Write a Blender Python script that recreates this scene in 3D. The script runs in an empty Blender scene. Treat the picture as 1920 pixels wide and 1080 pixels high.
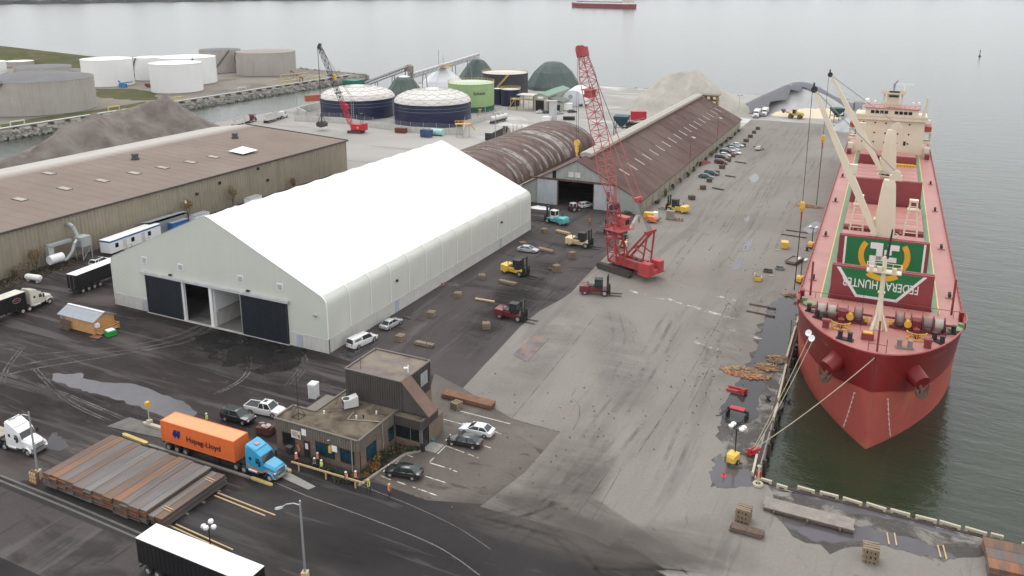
import bpy, bmesh, math, random
from mathutils import Vector, Matrix, Euler
R = math.radians
rnd = random.Random(7)
S = bpy.context.scene
C = S.collection

# ---------------------------------------------------------------- camera, sky, sun, exposure
cam_d = bpy.data.cameras.new('camera')
cam = bpy.data.objects.new('camera', cam_d); C.objects.link(cam)
cam.location = (0, 0, 58)
cam.rotation_euler = (R(90 - 13.985), 0, R(25.876))
cam_d.sensor_width = 36; cam_d.lens = 36 * 1554 / 1920
cam_d.shift_y = -180 / 1920
cam_d.clip_start = 1; cam_d.clip_end = 30000
S.camera = cam
S.render.resolution_x, S.render.resolution_y = 1024, 576

W = bpy.data.worlds.new('World'); S.world = W; W.use_nodes = True
wn = W.node_tree; wn.nodes.clear()
SUN_EL, SUN_AZ = R(60), R(320)
sky = wn.nodes.new('ShaderNodeTexSky'); sky.sky_type = 'NISHITA'; sky.sun_disc = False
sky.sun_elevation = SUN_EL; sky.sun_rotation = SUN_AZ
sky.air_density = 1.0; sky.dust_density = 6.0; sky.ozone_density = 1.0
# an overcast day: the blue of the clear sky is washed out by an even grey-white cloud sheet
hs = wn.nodes.new('ShaderNodeHueSaturation'); hs.inputs['Saturation'].default_value = 0.12
wn.links.new(sky.outputs[0], hs.inputs['Color'])
mx = wn.nodes.new('ShaderNodeMix'); mx.data_type = 'RGBA'
mx.inputs['Factor'].default_value = 0.9
wn.links.new(hs.outputs[0], mx.inputs[6])
mx.inputs[7].default_value = (9.3, 9.5, 9.8, 1)
bg = wn.nodes.new('ShaderNodeBackground'); bg.inputs['Strength'].default_value = 0.1
wn.links.new(mx.outputs[2], bg.inputs['Color'])
wo = wn.nodes.new('ShaderNodeOutputWorld'); wn.links.new(bg.outputs[0], wo.inputs['Surface'])

sd = bpy.data.lights.new('sun', 'SUN'); sd.energy = 0.6; sd.angle = R(25); sd.color = (1, .96, .9)
so = bpy.data.objects.new('sun', sd); C.objects.link(so)
so.rotation_euler = (R(90) - SUN_EL, 0, R(180) - SUN_AZ)

S.render.engine = 'CYCLES'
S.view_settings.view_transform = 'Standard'; S.view_settings.look = 'None'
S.view_settings.gamma = 1; S.view_settings.use_curve_mapping = False
S.view_settings.exposure = 0.53

# ---------------------------------------------------------------- helpers
class M:
    """collects faces; build() links them as one mesh object"""
    def __init__(s): s.v = []; s.f = []; s.mi = []; s.m = 0
    def add(s, vs, fs):
        o = len(s.v); s.v += [tuple(v) for v in vs]
        for f in fs: s.f.append([i + o for i in f]); s.mi.append(s.m)
        return s
    def bx(s, x0, x1, y0, y1, z0, z1):
        return s.add([(x0,y0,z0),(x1,y0,z0),(x1,y1,z0),(x0,y1,z0),(x0,y0,z1),(x1,y0,z1),(x1,y1,z1),(x0,y1,z1)],
                     [(0,3,2,1),(4,5,6,7),(0,1,5,4),(1,2,6,5),(2,3,7,6),(3,0,4,7)])
    def box(s, c, d, rz=0, tilt=None):
        mt = Matrix.Rotation(rz, 3, 'Z') if tilt is None else Euler(tilt).to_matrix()
        c = Vector(c); vs = []
        for a in (-.5, .5):
            for b, e in ((-.5,-.5),(.5,-.5),(.5,.5),(-.5,.5)):
                vs.append(c + mt @ Vector((b*d[0], e*d[1], a*d[2])))
        return s.add(vs, [(0,3,2,1),(4,5,6,7),(0,1,5,4),(1,2,6,5),(2,3,7,6),(3,0,4,7)])
    def beam(s, p, q, w, t=None):
        """square bar from p to q"""
        p = Vector(p); q = Vector(q); t = t or w
        d = (q - p).normalized()
        u = Vector((0,0,1)).cross(d)
        u = u.normalized() if u.length > 1e-4 else Vector((1,0,0))
        n = d.cross(u)
        r = [u*w/2+n*t/2, -u*w/2+n*t/2, -u*w/2-n*t/2, u*w/2-n*t/2]
        return s.add([p+a for a in r]+[q+a for a in r], [(0,1,5,4),(1,2,6,5),(2,3,7,6),(3,0,4,7),(3,2,1,0),(4,5,6,7)])
    def tube(s, p, q, r, n=6, r2=None):
        p = Vector(p); q = Vector(q); r2 = r if r2 is None else r2
        d = (q - p).normalized()
        u = d.orthogonal().normalized(); w = d.cross(u)
        a = [2*math.pi*i/n for i in range(n)]
        ring = [u*math.cos(t)+w*math.sin(t) for t in a]
        vs = [p+k*r for k in ring]+[q+k*r2 for k in ring]
        fs = [(i,(i+1)%n,n+(i+1)%n,n+i) for i in range(n)]
        return s.add(vs, fs+[tuple(range(n-1,-1,-1)), tuple(range(n,2*n))])
    def path(s, pts, r, n=6):
        for a, b in zip(pts, pts[1:]): s.tube(a, b, r, n)
        return s
    def cyl(s, c, r, h, n=24, r2=None):
        return s.tube(c, (c[0], c[1], c[2]+h), r, n, r2)
    def prism(s, pts, z0, z1):
        n = len(pts)
        return s.add([(x,y,z0) for x,y in pts]+[(x,y,z1) for x,y in pts],
                     [(i,(i+1)%n,n+(i+1)%n,n+i) for i in range(n)]+[tuple(range(n-1,-1,-1)),tuple(range(n,2*n))])
    def ext(s, pts, a0, a1, axis='y'):
        """polygon in the (x,z) plane drawn out along y, or in (y,z) along x"""
        n = len(pts)
        if axis == 'y': vs = [(x,a0,z) for x,z in pts]+[(x,a1,z) for x,z in pts]
        else: vs = [(a0,y,z) for y,z in pts]+[(a1,y,z) for y,z in pts]
        return s.add(vs, [(i,(i+1)%n,n+(i+1)%n,n+i) for i in range(n)]+[tuple(range(n-1,-1,-1)),tuple(range(n,2*n))])
    def loft(s, rings, caps=True, closed=True):
        n = len(rings[0]); vs = [p for r in rings for p in r]; fs = []
        for k in range(len(rings)-1):
            for i in range(n if closed else n-1):
                j = (i+1) % n
                fs.append((k*n+i, k*n+j, (k+1)*n+j, (k+1)*n+i))
        if caps and closed: fs += [tuple(range(n-1,-1,-1)), tuple(range((len(rings)-1)*n, len(rings)*n))]
        return s.add(vs, fs)
    def lathe(s, c, prof, n=32, caps=False):
        rings = [[(c[0]+r*math.cos(2*math.pi*i/n), c[1]+r*math.sin(2*math.pi*i/n), c[2]+z) for i in range(n)] for r, z in prof]
        return s.loft(rings, caps)
    def quad(s, *p): return s.add(p, [tuple(range(len(p)))])
    def poly(s, pts, z): return s.add([(x,y,z) for x,y in pts], [tuple(range(len(pts)))])
    def mesh(s, name, mats, smooth=False):
        me = bpy.data.meshes.new(name); me.from_pydata(s.v, [], s.f); me.update()
        for m in (mats if isinstance(mats, (list, tuple)) else [mats]): me.materials.append(m)
        me.polygons.foreach_set('material_index', s.mi)
        bm = bmesh.new(); bm.from_mesh(me); bmesh.ops.recalc_face_normals(bm, faces=bm.faces); bm.to_mesh(me); bm.free()
        if smooth: smooth_mesh(me, smooth)
        return me
    def build(s, name, mats, parent=None, smooth=False, world=False):
        return link(name, s.mesh(name, mats, smooth), parent, world)

def smooth_mesh(me, ang=True):
    me.polygons.foreach_set('use_smooth', [True]*len(me.polygons))
    try: me.set_sharp_from_angle(angle=R(35 if ang is True else ang))
    except Exception: pass
def link(name, me, parent=None, world=False):
    o = bpy.data.objects.new(name, me); C.objects.link(o)
    if parent is not None:
        o.parent = parent
        if world: o.matrix_parent_inverse = Matrix.LocRotScale(parent.location, parent.rotation_euler, None).inverted()
    return o
def tag(o, label=None, cat=None, group=None, kind=None):
    for k, v in (('label',label),('category',cat),('group',group),('kind',kind)):
        if v: o[k] = v
    return o
def T(name, label, cat, loc=(0,0,0), rz=0, group=None):
    o = bpy.data.objects.new(name, None); C.objects.link(o)
    o.location = (loc[0], loc[1], loc[2] if len(loc) > 2 else 0); o.rotation_euler = (0, 0, rz)
    o.empty_display_size = .2
    return tag(o, label, cat, group)
def struct(name, m, mats, **k):
    o = m.build(name, mats, **k); o['kind'] = 'structure'; return o
def recol(o, swap):
    """own material slots for a copy: swap maps a material name to another material"""
    for i, sl in enumerate(o.material_slots):
        if sl.material and sl.material.name in swap:
            m = swap[sl.material.name]; sl.link = 'OBJECT'; sl.material = m
def dup(t, loc, rz=0, label=None, swap=None, group=None, skip=()):
    r = t.copy(); C.objects.link(r)
    r.location = (loc[0], loc[1], loc[2] if len(loc) > 2 else 0); r.rotation_euler = (0, 0, rz)
    if label: r['label'] = label
    if group: r['group'] = group
    def kids(a, b):
        for ch in list(a.children):
            if ch.name.split('.')[0] in skip: continue
            c = ch.copy(); C.objects.link(c); c.parent = b
            if swap: recol(c, swap)
            kids(ch, c)
    if swap and r.type == 'MESH': recol(r, swap)
    kids(t, r)
    return r
def recolor_tree(t, swap):
    for ch in t.children:
        recol(ch, swap); recolor_tree(ch, swap)
def rot2(p, a): return (p[0]*math.cos(a)-p[1]*math.sin(a), p[0]*math.sin(a)+p[1]*math.cos(a))
def heading(p, q): return math.atan2(q[1]-p[1], q[0]-p[0])
def mid(p, q): return ((p[0]+q[0])/2, (p[1]+q[1])/2)
def text_mesh(txt, size, depth=.01, spacing=1.0, bold=0.0):
    cu = bpy.data.curves.new('lettering', 'FONT'); cu.body = txt; cu.size = size; cu.extrude = depth
    cu.align_x = 'CENTER'; cu.align_y = 'CENTER'; cu.space_character = spacing; cu.offset = bold
    o = bpy.data.objects.new('lettering', cu); C.objects.link(o)
    dg = bpy.context.evaluated_depsgraph_get()
    me = bpy.data.meshes.new_from_object(o.evaluated_get(dg)); bpy.data.objects.remove(o)
    me.materials.clear()
    return me
def text(name, txt, size, mt, parent, loc, rot, depth=.01, spacing=1.0, sx=1.0, bold=0.0, world=False):
    me = text_mesh(txt, size, depth, spacing, bold); me.materials.append(mt)
    me.transform(Matrix.LocRotScale(Vector(loc), Euler(rot), Vector((1,1,1))) @ Matrix.Diagonal((sx,1,1,1)))
    return link(name, me, parent, world)

# ---------------------------------------------------------------- materials
def nodes_of(name):
    m = bpy.data.materials.new(name); m.use_nodes = True
    nt = m.node_tree; b = nt.nodes['Principled BSDF']
    return m, nt, b
def noise(nt, sc, detail=4, rough=.55, vec=None, dist=0):
    n = nt.nodes.new('ShaderNodeTexNoise'); n.inputs['Scale'].default_value = sc
    n.inputs['Detail'].default_value = detail; n.inputs['Roughness'].default_value = rough
    n.inputs['Distortion'].default_value = dist
    if vec: nt.links.new(vec, n.inputs['Vector'])
    return n.outputs['Fac']
def ramp(nt, fac, a, b, c0=(0,0,0), c1=(1,1,1)):
    r = nt.nodes.new('ShaderNodeValToRGB'); r.color_ramp.elements[0].position = a; r.color_ramp.elements[1].position = b
    r.color_ramp.elements[0].color = (*c0, 1); r.color_ramp.elements[1].color = (*c1, 1)
    nt.links.new(fac, r.inputs[0]); return r.outputs[0]
def mixc(nt, fac, a, b, mode='MIX'):
    n = nt.nodes.new('ShaderNodeMix'); n.data_type = 'RGBA'; n.blend_type = mode
    for sock, val in ((0,fac),(6,a),(7,b)):
        if isinstance(val, (int,float)): n.inputs[sock].default_value = val
        elif isinstance(val, tuple): n.inputs[sock].default_value = (*val[:3], 1)
        else: nt.links.new(val, n.inputs[sock])
    return n.outputs[2]
def coords(nt, stretch=(1,1,1), rz=0):
    t = nt.nodes.new('ShaderNodeTexCoord'); mp = nt.nodes.new('ShaderNodeMapping')
    mp.inputs['Scale'].default_value = stretch; mp.inputs['Rotation'].default_value = (0,0,rz)
    nt.links.new(t.outputs['Object'], mp.inputs['Vector']); return mp.outputs[0]
MATS = {}
def pm(name, col, rough=.6, metal=0, var=.15, sc=.8, stain=None, samt=.5, ssc=.15, sth=.55, streak=None, stamt=.4, bump=0, bsc=30, stretch=(1,1,1), coat=0, spec=.5):
    """painted / weathered surface: base colour, soft mottling, blotchy stain, vertical streaks"""
    if name in MATS: return MATS[name]
    m, nt, b = nodes_of(name)
    v = coords(nt, stretch)
    c0 = tuple(x*(1-var) for x in col); c1 = tuple(min(1,x*(1+var)) for x in col)
    c = ramp(nt, noise(nt, sc, 6, .6, v), .3, .7, c0, c1)
    if stain:
        f = ramp(nt, noise(nt, ssc, 6, .65, v, .6), sth-.06, sth+.12, (0,0,0), (samt,)*3)
        c = mixc(nt, f, c, stain)
    if streak:
        f = ramp(nt, noise(nt, 1.0, 4, .6, coords(nt, (1.3,1.3,.08))), .5, .75, (0,0,0), (stamt,)*3)
        c = mixc(nt, f, c, streak)
    nt.links.new(c, b.inputs['Base Color'])
    b.inputs['Roughness'].default_value = rough; b.inputs['Metallic'].default_value = metal
    b.inputs['Specular IOR Level'].default_value = spec
    if coat: b.inputs['Coat Weight'].default_value = coat; b.inputs['Coat Roughness'].default_value = .08
    if bump:
        bp = nt.nodes.new('ShaderNodeBump'); bp.inputs['Strength'].default_value = bump; bp.inputs['Distance'].default_value = .05
        nt.links.new(noise(nt, bsc, 3, .6, v), bp.inputs['Height']); nt.links.new(bp.outputs[0], b.inputs['Normal'])
    MATS[name] = m; return m
def ground_mat(name, c0, c1, big=.02, layers=(), rough=.85, bump=.25, wet=None, alpha=None, fade=False):
    """pavement: two tones blended by broad noise, then any number of layers
    (colour, amount, scale, threshold, softness, stretch, rotation)"""
    m, nt, b = nodes_of(name)
    v = coords(nt)
    c = ramp(nt, noise(nt, big, 7, .62, v, .5), .3, .7, c0, c1)
    g = ramp(nt, noise(nt, 2.2, 6, .75, v), .25, .75, (.87,)*3, (1.13,)*3)
    c = mixc(nt, 1.0, c, g, 'MULTIPLY')
    for (col, amt, sc, th, so_, st, rz) in layers:
        f = ramp(nt, noise(nt, sc, 6, .6, coords(nt, st, rz), .8), th, th+so_, (0,0,0), (amt,)*3)
        c = mixc(nt, f, c, col)
    nt.links.new(c, b.inputs['Base Color'])
    b.inputs['Roughness'].default_value = rough; b.inputs['Specular IOR Level'].default_value = .14
    if wet:
        nt.links.new(ramp(nt, noise(nt, wet, 5, .6, v, .5), .42, .62, (rough,)*3, (rough*.75,)*3), b.inputs['Roughness'])
    bp = nt.nodes.new('ShaderNodeBump'); bp.inputs['Strength'].default_value = bump; bp.inputs['Distance'].default_value = .03
    nt.links.new(noise(nt, 4, 5, .7, v), bp.inputs['Height']); nt.links.new(bp.outputs[0], b.inputs['Normal'])
    if alpha:
        sc, th, so_, st, rz = alpha[:5]; amax = alpha[5] if len(alpha) > 5 else 1
        al = ramp(nt, noise(nt, sc, 6, .7, coords(nt, st, rz), .4), th, th+so_, (0,0,0), (amax,)*3)
        if fade:
            at = nt.nodes.new('ShaderNodeAttribute'); at.attribute_name = 'fade'; mu = nt.nodes.new('ShaderNodeMath'); mu.operation = 'MULTIPLY'
            nt.links.new(al, mu.inputs[0]); nt.links.new(at.outputs['Fac'], mu.inputs[1]); al = mu.outputs[0]
        nt.links.new(al, b.inputs['Alpha'])
    return m

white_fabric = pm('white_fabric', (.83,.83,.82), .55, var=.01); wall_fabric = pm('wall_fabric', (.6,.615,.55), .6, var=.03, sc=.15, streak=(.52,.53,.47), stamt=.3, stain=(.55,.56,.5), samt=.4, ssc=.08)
white_trim = pm('white_trim', (.84,.84,.83), .5, var=.01)
black_rubber = pm('black_rubber', (.025,.024,.023), .8, var=.2)
dark_glass = pm('dark_glass', (.015,.02,.022), .08, var=.05, spec=.6)
car_glass = pm('car_glass', (.03,.04,.042), .06, var=.05, spec=.7)
steel_grey = pm('steel_grey', (.28,.29,.3), .45, .4, var=.1)
galv = pm('galvanised', (.42,.44,.45), .4, .5, var=.08)
dark_metal = pm('dark_metal', (.03,.03,.032), .5, .2, var=.2)
rim_metal = pm('rim_metal', (.55,.55,.54), .35, .6, var=.1)
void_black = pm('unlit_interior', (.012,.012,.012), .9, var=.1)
yellow_paint = pm('yellow_paint', (.72,.42,.045), .5, var=.1, stain=(.25,.17,.07), samt=.5, ssc=.8)
concrete = pm('precast_concrete', (.56,.55,.51), .85, var=.08, sc=.5, streak=(.3,.29,.27), stamt=.35, stain=(.38,.36,.33), ssc=.3)

# ---------------------------------------------------------------- setting: water, land, pavements
def blob(pts, amp=.6, step=2.0, seed=1):
    r = random.Random(seed); out = []
    n = len(pts)
    for i in range(n):
        a, b = Vector(pts[i]), Vector(pts[(i+1) % n]); L = (b-a).length
        k = max(1, int(L/step)); nrm = Vector((a.y-b.y, b.x-a.x)).normalized() if L else Vector((0,0))
        for j in range(k):
            out.append(tuple(a.lerp(b, j/k) + nrm*r.uniform(-amp, amp)))
    return out
def sheet(name, pts, z, m, kind='structure'):
    b = M(); b.poly(pts, z)
    me = b.mesh(name, m)
    bm = bmesh.new(); bm.from_mesh(me); bmesh.ops.triangulate(bm, faces=bm.faces)
    for f in bm.faces:
        if f.normal.z < 0: f.normal_flip()
    bm.to_mesh(me); bm.free()
    o = link(name, me); o['kind'] = kind; return o
def soft_sheet(name, pts, z, m, k=.5):
    """a stain that thins out towards its outline"""
    c = Vector((sum(p[0] for p in pts)/len(pts), sum(p[1] for p in pts)/len(pts))); n = len(pts); b = M()
    for t in (0, k*.5, k): b.v += [(*Vector(p).lerp(c, t), z) for p in pts]
    b.v.append((c.x, c.y, z))
    for r in (0, n): b.f += [[r+i, r+(i+1) % n, r+n+(i+1) % n, r+n+i] for i in range(n)]
    b.f += [[2*n+i, 2*n+(i+1) % n, 3*n] for i in range(n)]; b.mi = [0]*len(b.f)
    me = b.mesh(name, m); at = me.attributes.new('fade', 'FLOAT', 'POINT')
    at.data.foreach_set('value', [0.0]*n+[.5]*n+[1.0]*(n+1)); o = link(name, me); o['kind'] = 'structure'; return o
def ribbon(b, pts, w, z):
    vs = []
    for i, p in enumerate(pts):
        a = Vector(pts[max(0,i-1)]); c = Vector(pts[min(len(pts)-1,i+1)]); d = (c-a).normalized(); n = Vector((-d.y, d.x))
        vs += [(p[0]+n.x*w/2, p[1]+n.y*w/2, z), (p[0]-n.x*w/2, p[1]-n.y*w/2, z)]
    b.add(vs, [(2*i, 2*i+1, 2*i+3, 2*i+2) for i in range(len(pts)-1)])
def curve(pts, n=8):
    """smooth line through points (Catmull-Rom)"""
    out = []
    P_ = [Vector(p) for p in pts]
    for i in range(len(P_)-1):
        a = P_[max(0,i-1)]; b = P_[i]; c = P_[i+1]; d = P_[min(len(P_)-1,i+2)]
        for k in range(n):
            t = k/n
            out.append(tuple(.5*((2*b)+(c-a)*t+(2*a-5*b+4*c-d)*t*t+(3*b-a-3*c+d)*t**3)))
    out.append(tuple(P_[-1])); return out

# water: murky, wind-rippled
wm, nt, b = nodes_of('harbour_water')
v = coords(nt)
b.inputs['Roughness'].default_value = .17; b.inputs['IOR'].default_value = 1.45
nt.links.new(ramp(nt, noise(nt, .012, 4, .6, v), .3, .7, (.016,.026,.011), (.024,.036,.017)), b.inputs['Base Color'])
bp = nt.nodes.new('ShaderNodeBump'); bp.inputs['Strength'].default_value = .5; bp.inputs['Distance'].default_value = .4
h1 = noise(nt, .22, 5, .62, coords(nt, (.55,1.5,1), R(12)), .3)
nt.links.new(h1, bp.inputs['Height'])
bp2 = nt.nodes.new('ShaderNodeBump'); bp2.inputs['Strength'].default_value = .35; bp2.inputs['Distance'].default_value = .1
nt.links.new(noise(nt, 1.4, 3, .6, coords(nt, (.6,1.4,1), R(-8))), bp2.inputs['Height']); nt.links.new(bp.outputs[0], bp2.inputs['Normal'])
nt.links.new(bp2.outputs[0], b.inputs['Normal'])
w = M(); w.quad((-6000,-1000,-2),(6000,-1000,-2),(6000,6000,-2),(-6000,6000,-2)); struct('water', w, wm)

pale_yard = ground_mat('dusty_yard', (.3,.285,.265), (.44,.42,.395), .012, [
    ((.2,.19,.18), .6, .05, .56, .1, (.35,1.6,1), .15), ((.66,.65,.63), .7, .03, .55, .1, (.6,1.2,1), 0)], .9)
apron_m = ground_mat('quay_concrete', (.195,.175,.153), (.265,.245,.22), .022, [
    ((.15,.137,.125), .4, .06, .52, .18, (2.2,.22,1), -.05), ((.36,.34,.31), .3, .05, .58, .15, (1.5,.4,1), .1),
    ((.1,.095,.09), .55, .3, .66, .06, (1,.6,1), .4), ((.14,.13,.12), .4, .12, .57, .06, (1.6,.18,1), -.03),
    ((.13,.12,.11), .35, .5, .62, .05, (2.5,.2,1), .2)], .8)
dark_asph = ground_mat('worn_asphalt', (.022,.017,.0165), (.047,.037,.036), .03, [
    ((.1,.083,.077), .75, .05, .5, .14, (.55,1.7,1), .35), ((.014,.012,.0115), .6, .06, .55, .1, (.7,1.4,1), .3), ((.085,.074,.07), .7, .1, .55, .06, (.22,2.6,1), .12),
    ((.1,.09,.085), .6, .16, .56, .05, (.16,3.2,1), .5), ((.012,.011,.011), .6, .2, .57, .05, (.2,3,1), -.35), ((.12,.108,.1), .4, .5, .62, .05, (.4,2,1), .2)], .8, .35, wet=.05)
warm_asph = ground_mat('brown_asphalt', (.06,.051,.049), (.09,.079,.075), .04, [
    ((.03,.026,.025), .65, .09, .55, .08, (.6,1.5,1), .4), ((.14,.128,.12), .45, .12, .55, .1, (2.2,.3,1), 0), ((.025,.022,.021), .5, .25, .58, .05, (2.4,.25,1), -.2)], .82, .3)
lot_asph = ground_mat('lot_asphalt', (.1,.083,.073), (.165,.145,.13), .07, [
    ((.05,.042,.038), .65, .16, .58, .06, (1,1.6,1), .3), ((.23,.21,.19), .45, .1, .56, .1, (.7,1.2,1), .5)], .85, .35)
road_asph = ground_mat('road_asphalt', (.022,.02,.0205), (.038,.035,.036), .03, [
    ((.015,.0135,.0135), .5, .05, .54, .12, (.35,1.8,1), -.25), ((.075,.069,.067), .55, .09, .55, .08, (.18,2.8,1), -.25), ((.07,.06,.055), .5, .04, .54, .12, (.6,1.6,1), .1), ((.1,.09,.085), .4, .3, .6, .05, (.2,2.6,1), -.3)], .75, .25, wet=.06)
blend_dark = ground_mat('tracked_dirt', (.025,.022,.022), (.05,.044,.042), .1, [], .8, .3, alpha=(.09, .36, .3, (.5,1.6,1), -.4, .85), fade=True)
brown_dirt = ground_mat('brown_dirt', (.115,.099,.088), (.175,.155,.14), .1, [], .85, .3, alpha=(.08, .33, .35, (.45,1.7,1), -.5, .9), fade=True)
blend_pale = ground_mat('tracked_dust', (.19,.175,.165), (.27,.255,.24), .1, [], .85, .3, alpha=(.06, .38, .3, (.6,1.4,1), -.3, .6), fade=True)

QX = lambda y: -12.15 - .0303*(y-92.8)          # east edge of the quay
land = [(-272,-60),(-272,466),(QX(466),466),(QX(92.8),92.8),(420,92.8),(420,-60)]
g = M(); g.prism(land, -7, 0); struct('ground', g, [pale_yard])
yard = [(-58.16, 180.66), (-56.53, 149.26), (-55.89, 141.86), (-56.17, 137.94), (-57.61, 130.41), (-57.74, 122.43), (-55.59, 97.89), (-45.15, 93.06), (-37.83, 92.70), (-38.04, 82.15), (-39.77, 73.55), (-26.95, 74.16), (-17.35, 71.64), (-14,30), (-268,30), (-268,206), (-97,206), (-62,202)]
sheet('asphalt_yard', yard, .004, dark_asph)
apron = [(-58.16, 180.66), (-56.53, 149.26), (-55.89, 141.86), (-56.17, 137.94), (-57.61, 130.41), (-57.74, 122.43), (-55.59, 97.89), (-45.15, 93.06), (-37.83, 92.70), (-38.04, 82.15), (-39.77, 73.55), (-26.95, 74.16), (-17.35, 71.64), (-14,30), (400,30), (400,92.2), (-12.6,92.2), (-13.0,99), (-21.4,377), (-64,377), (-61,202)]
sheet('quay_apron', apron, .004, apron_m)
sheet('asphalt_strip', [(-80.86, 98.69), (-80.82, 177.03), (-81,204), (-62,201), (-58.16, 180.66), (-56.53, 149.26), (-55.89, 141.86), (-56.17, 137.94), (-57.61, 130.41), (-57.74, 122.43), (-55.59, 97.89), (-63.00, 99.72), (-72.22, 97.29)], .008, warm_asph)
sheet('parking_lot', [(-61.90, 100.26), (-55.59, 97.89), (-45.15, 93.06), (-37.83, 92.70), (-38.04, 82.15), (-39.73, 74.13), (-45.91, 71.92), (-50.90, 72.20), (-54.05, 72.87), (-54,82)], .012, lot_asph)
road = curve([(-64.42, 71.57), (-50.96, 72.29), (-43.88, 72.12), (-37.31, 72.77), (-27.93, 73.49), (-18.37, 71.32)], 6)+[(-18,45),(-40,30),(-90,30),(-92,54)]+curve([(-87.00, 55.89), (-71.99, 56.81), (-65.45, 66.96)], 4)
sheet('road', road, .008, road_asph)
sheet('kerbside_asphalt', [(-97.34, 52.11), (-81.62, 51.92), (-69.31, 51.74), (-63.57, 49.30), (-70,44), (-95,44)], .0125, warm_asph)
# dirt carried over the seams between pavements, fading outwards
for pts, z in (([(-43.02, 73.10), (-40.80, 84.10), (-38.37, 93.98), (-33.65, 97.84), (-28.46, 91.45), (-27.45, 80.65), (-19.99, 76.85), (-13.50, 73.68), (-22.26, 69.43), (-33.33, 71.37)], .016), ([(-46.35, 72.63), (-42.25, 78.22), (-35.55, 79.05), (-25.95, 76.49), (-17.57, 72.41), (-27.37, 67.65), (-37.52, 69.34)], .018), ([(-34.51, 69.80), (-28.40, 77.96), (-19.45, 79.13), (-10.14, 75.57), (-23.80, 68.94)], .0185), ([(-46.37, 70.35), (-41.48, 76.77), (-32.46, 78.22), (-23.91, 75.94), (-14.96, 72.97), (-21.60, 69.14), (-30.84, 68.70), (-38.57, 68.83)], .019), ([(-24.67, 68.17), (-23.44, 78.23), (-15.87, 84.04), (-6.19, 77.14)], .0195)):
    soft_sheet('tracked_dirt', pts, z, brown_dirt, .75)
for pts in ([(-52.38, 97.25), (-56.05, 126.44), (-53.79, 141.60), (-46.61, 131.02), (-45.25, 108.34), (-46.12, 95.06)], [(-49.30, 141.27), (-40.61, 133.93), (-28.75, 112.42), (-27.79, 96.08), (-35.85, 101.74), (-45.86, 121.21)], [(-31.18, 138.51), (-24.57, 153.28), (-19.25, 134.12), (-19.46, 109.69), (-25.87, 113.82)]):
    soft_sheet('tracked_dust', pts, .0135, blend_pale)
for k, pts in enumerate(([(-67.63, 110.64), (-72.93, 158.41), (-64.78, 166.59), (-60.08, 133.01), (-57.97, 104.21)], [(-113.58, 88.35), (-108.48, 103.75), (-87.19, 98.80), (-71.39, 84.50), (-88.51, 83.43), (-101.47, 83.10)], [(-111.70, 64.94), (-96.89, 65.59), (-79.97, 66.46), (-77.31, 72.05), (-97.28, 74.56), (-116.06, 72.00)], [(-64.36, 60.51), (-51.99, 63.85), (-40.92, 63.81), (-44.16, 58.80), (-55.46, 55.82)], [(-72.21, 130.16), (-67.62, 145.64), (-56.01, 144.41), (-58.28, 120.11)])):
    soft_sheet('tracked_dirt', pts, .0145+.0005*k, blend_dark)
# concrete joints, lane lines, parking bays, worn paint
paint_w = ground_mat('worn_white_paint', (.5,.48,.43), (.66,.63,.57), .4, [], .7, .1, alpha=(.9,.4,.1,(1,1,1),0))
paint_f = ground_mat('faded_paint', (.44,.42,.39), (.55,.53,.5), .4, [], .8, .1, alpha=(.5,.47,.14,(1,1,1),0))
seam_m = ground_mat('joint_dirt', (.06,.055,.05), (.1,.09,.085), .4, [], .9, .1, alpha=(.35,.4,.3,(1,1,1),0,.6))
m_ = M()
for a, c in (((-52.87, 91.79),(-44.72, 91.68)),((-53.90, 88.82),(-50.41, 88.76)),((-45.99, 89.05),(-44.66, 88.79)),((-49.84, 83.05),(-44.62, 82.38)),((-49.76, 78.94),(-49.84, 83.19)),((-49.63, 78.74),(-46.52, 78.68)),((-53.35, 76.67),(-53.59, 78.98)),((-53.66, 79.09),(-52.28, 78.94)),
             ((-48.82, 76.03),(-45.74, 75.91)),((-53.56, 73.73),(-51.94, 73.52)),((-51.11, 73.55),(-49.77, 73.47)),((-48.79, 73.46),(-45.17, 73.21)),((-45.60, 85.25),(-44.37, 85.13)),((-46.17, 78.59),(-45.58, 78.49))):
    ribbon(m_, [a, c], .16, .02)
struct('parking_bay_lines', m_, paint_w)
m_ = M()
for a, c in (((-38.31, 146.61),(-29.46, 143.50)),((-29.46, 143.50),(-23.89, 142.04)),((-24.29, 137.11),(-17.64, 134.90)),((-28.93, 129.42),(-22.73, 127.34)),((-46.06, 147.60),(-38.16, 146.07)),((-29.92, 152.24),(-26.12, 150.99))):
    ribbon(m_, [a, c], .9, .012)
struct('faded_lane_line', m_, paint_f)
m_ = M()
ribbon(m_, curve([(-58.99, 66.50), (-49.35, 66.18), (-40.57, 65.40), (-34.39, 63.46)]), .14, .02); ribbon(m_, curve([(-65.61, 67.13), (-58.99, 66.50)]), .16, .02)
ribbon(m_, curve([(-64.42, 71.57), (-49.43, 70.56), (-40.83, 69.27), (-35.26, 67.49)]), .1, .02)
struct('road_edge_line', m_, ground_mat('edge_line', (.26,.25,.235), (.34,.33,.31), .4, [], .8, .1, alpha=(.2,.2,.3,(1,1,1),0,.5)))
m_ = M()
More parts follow.
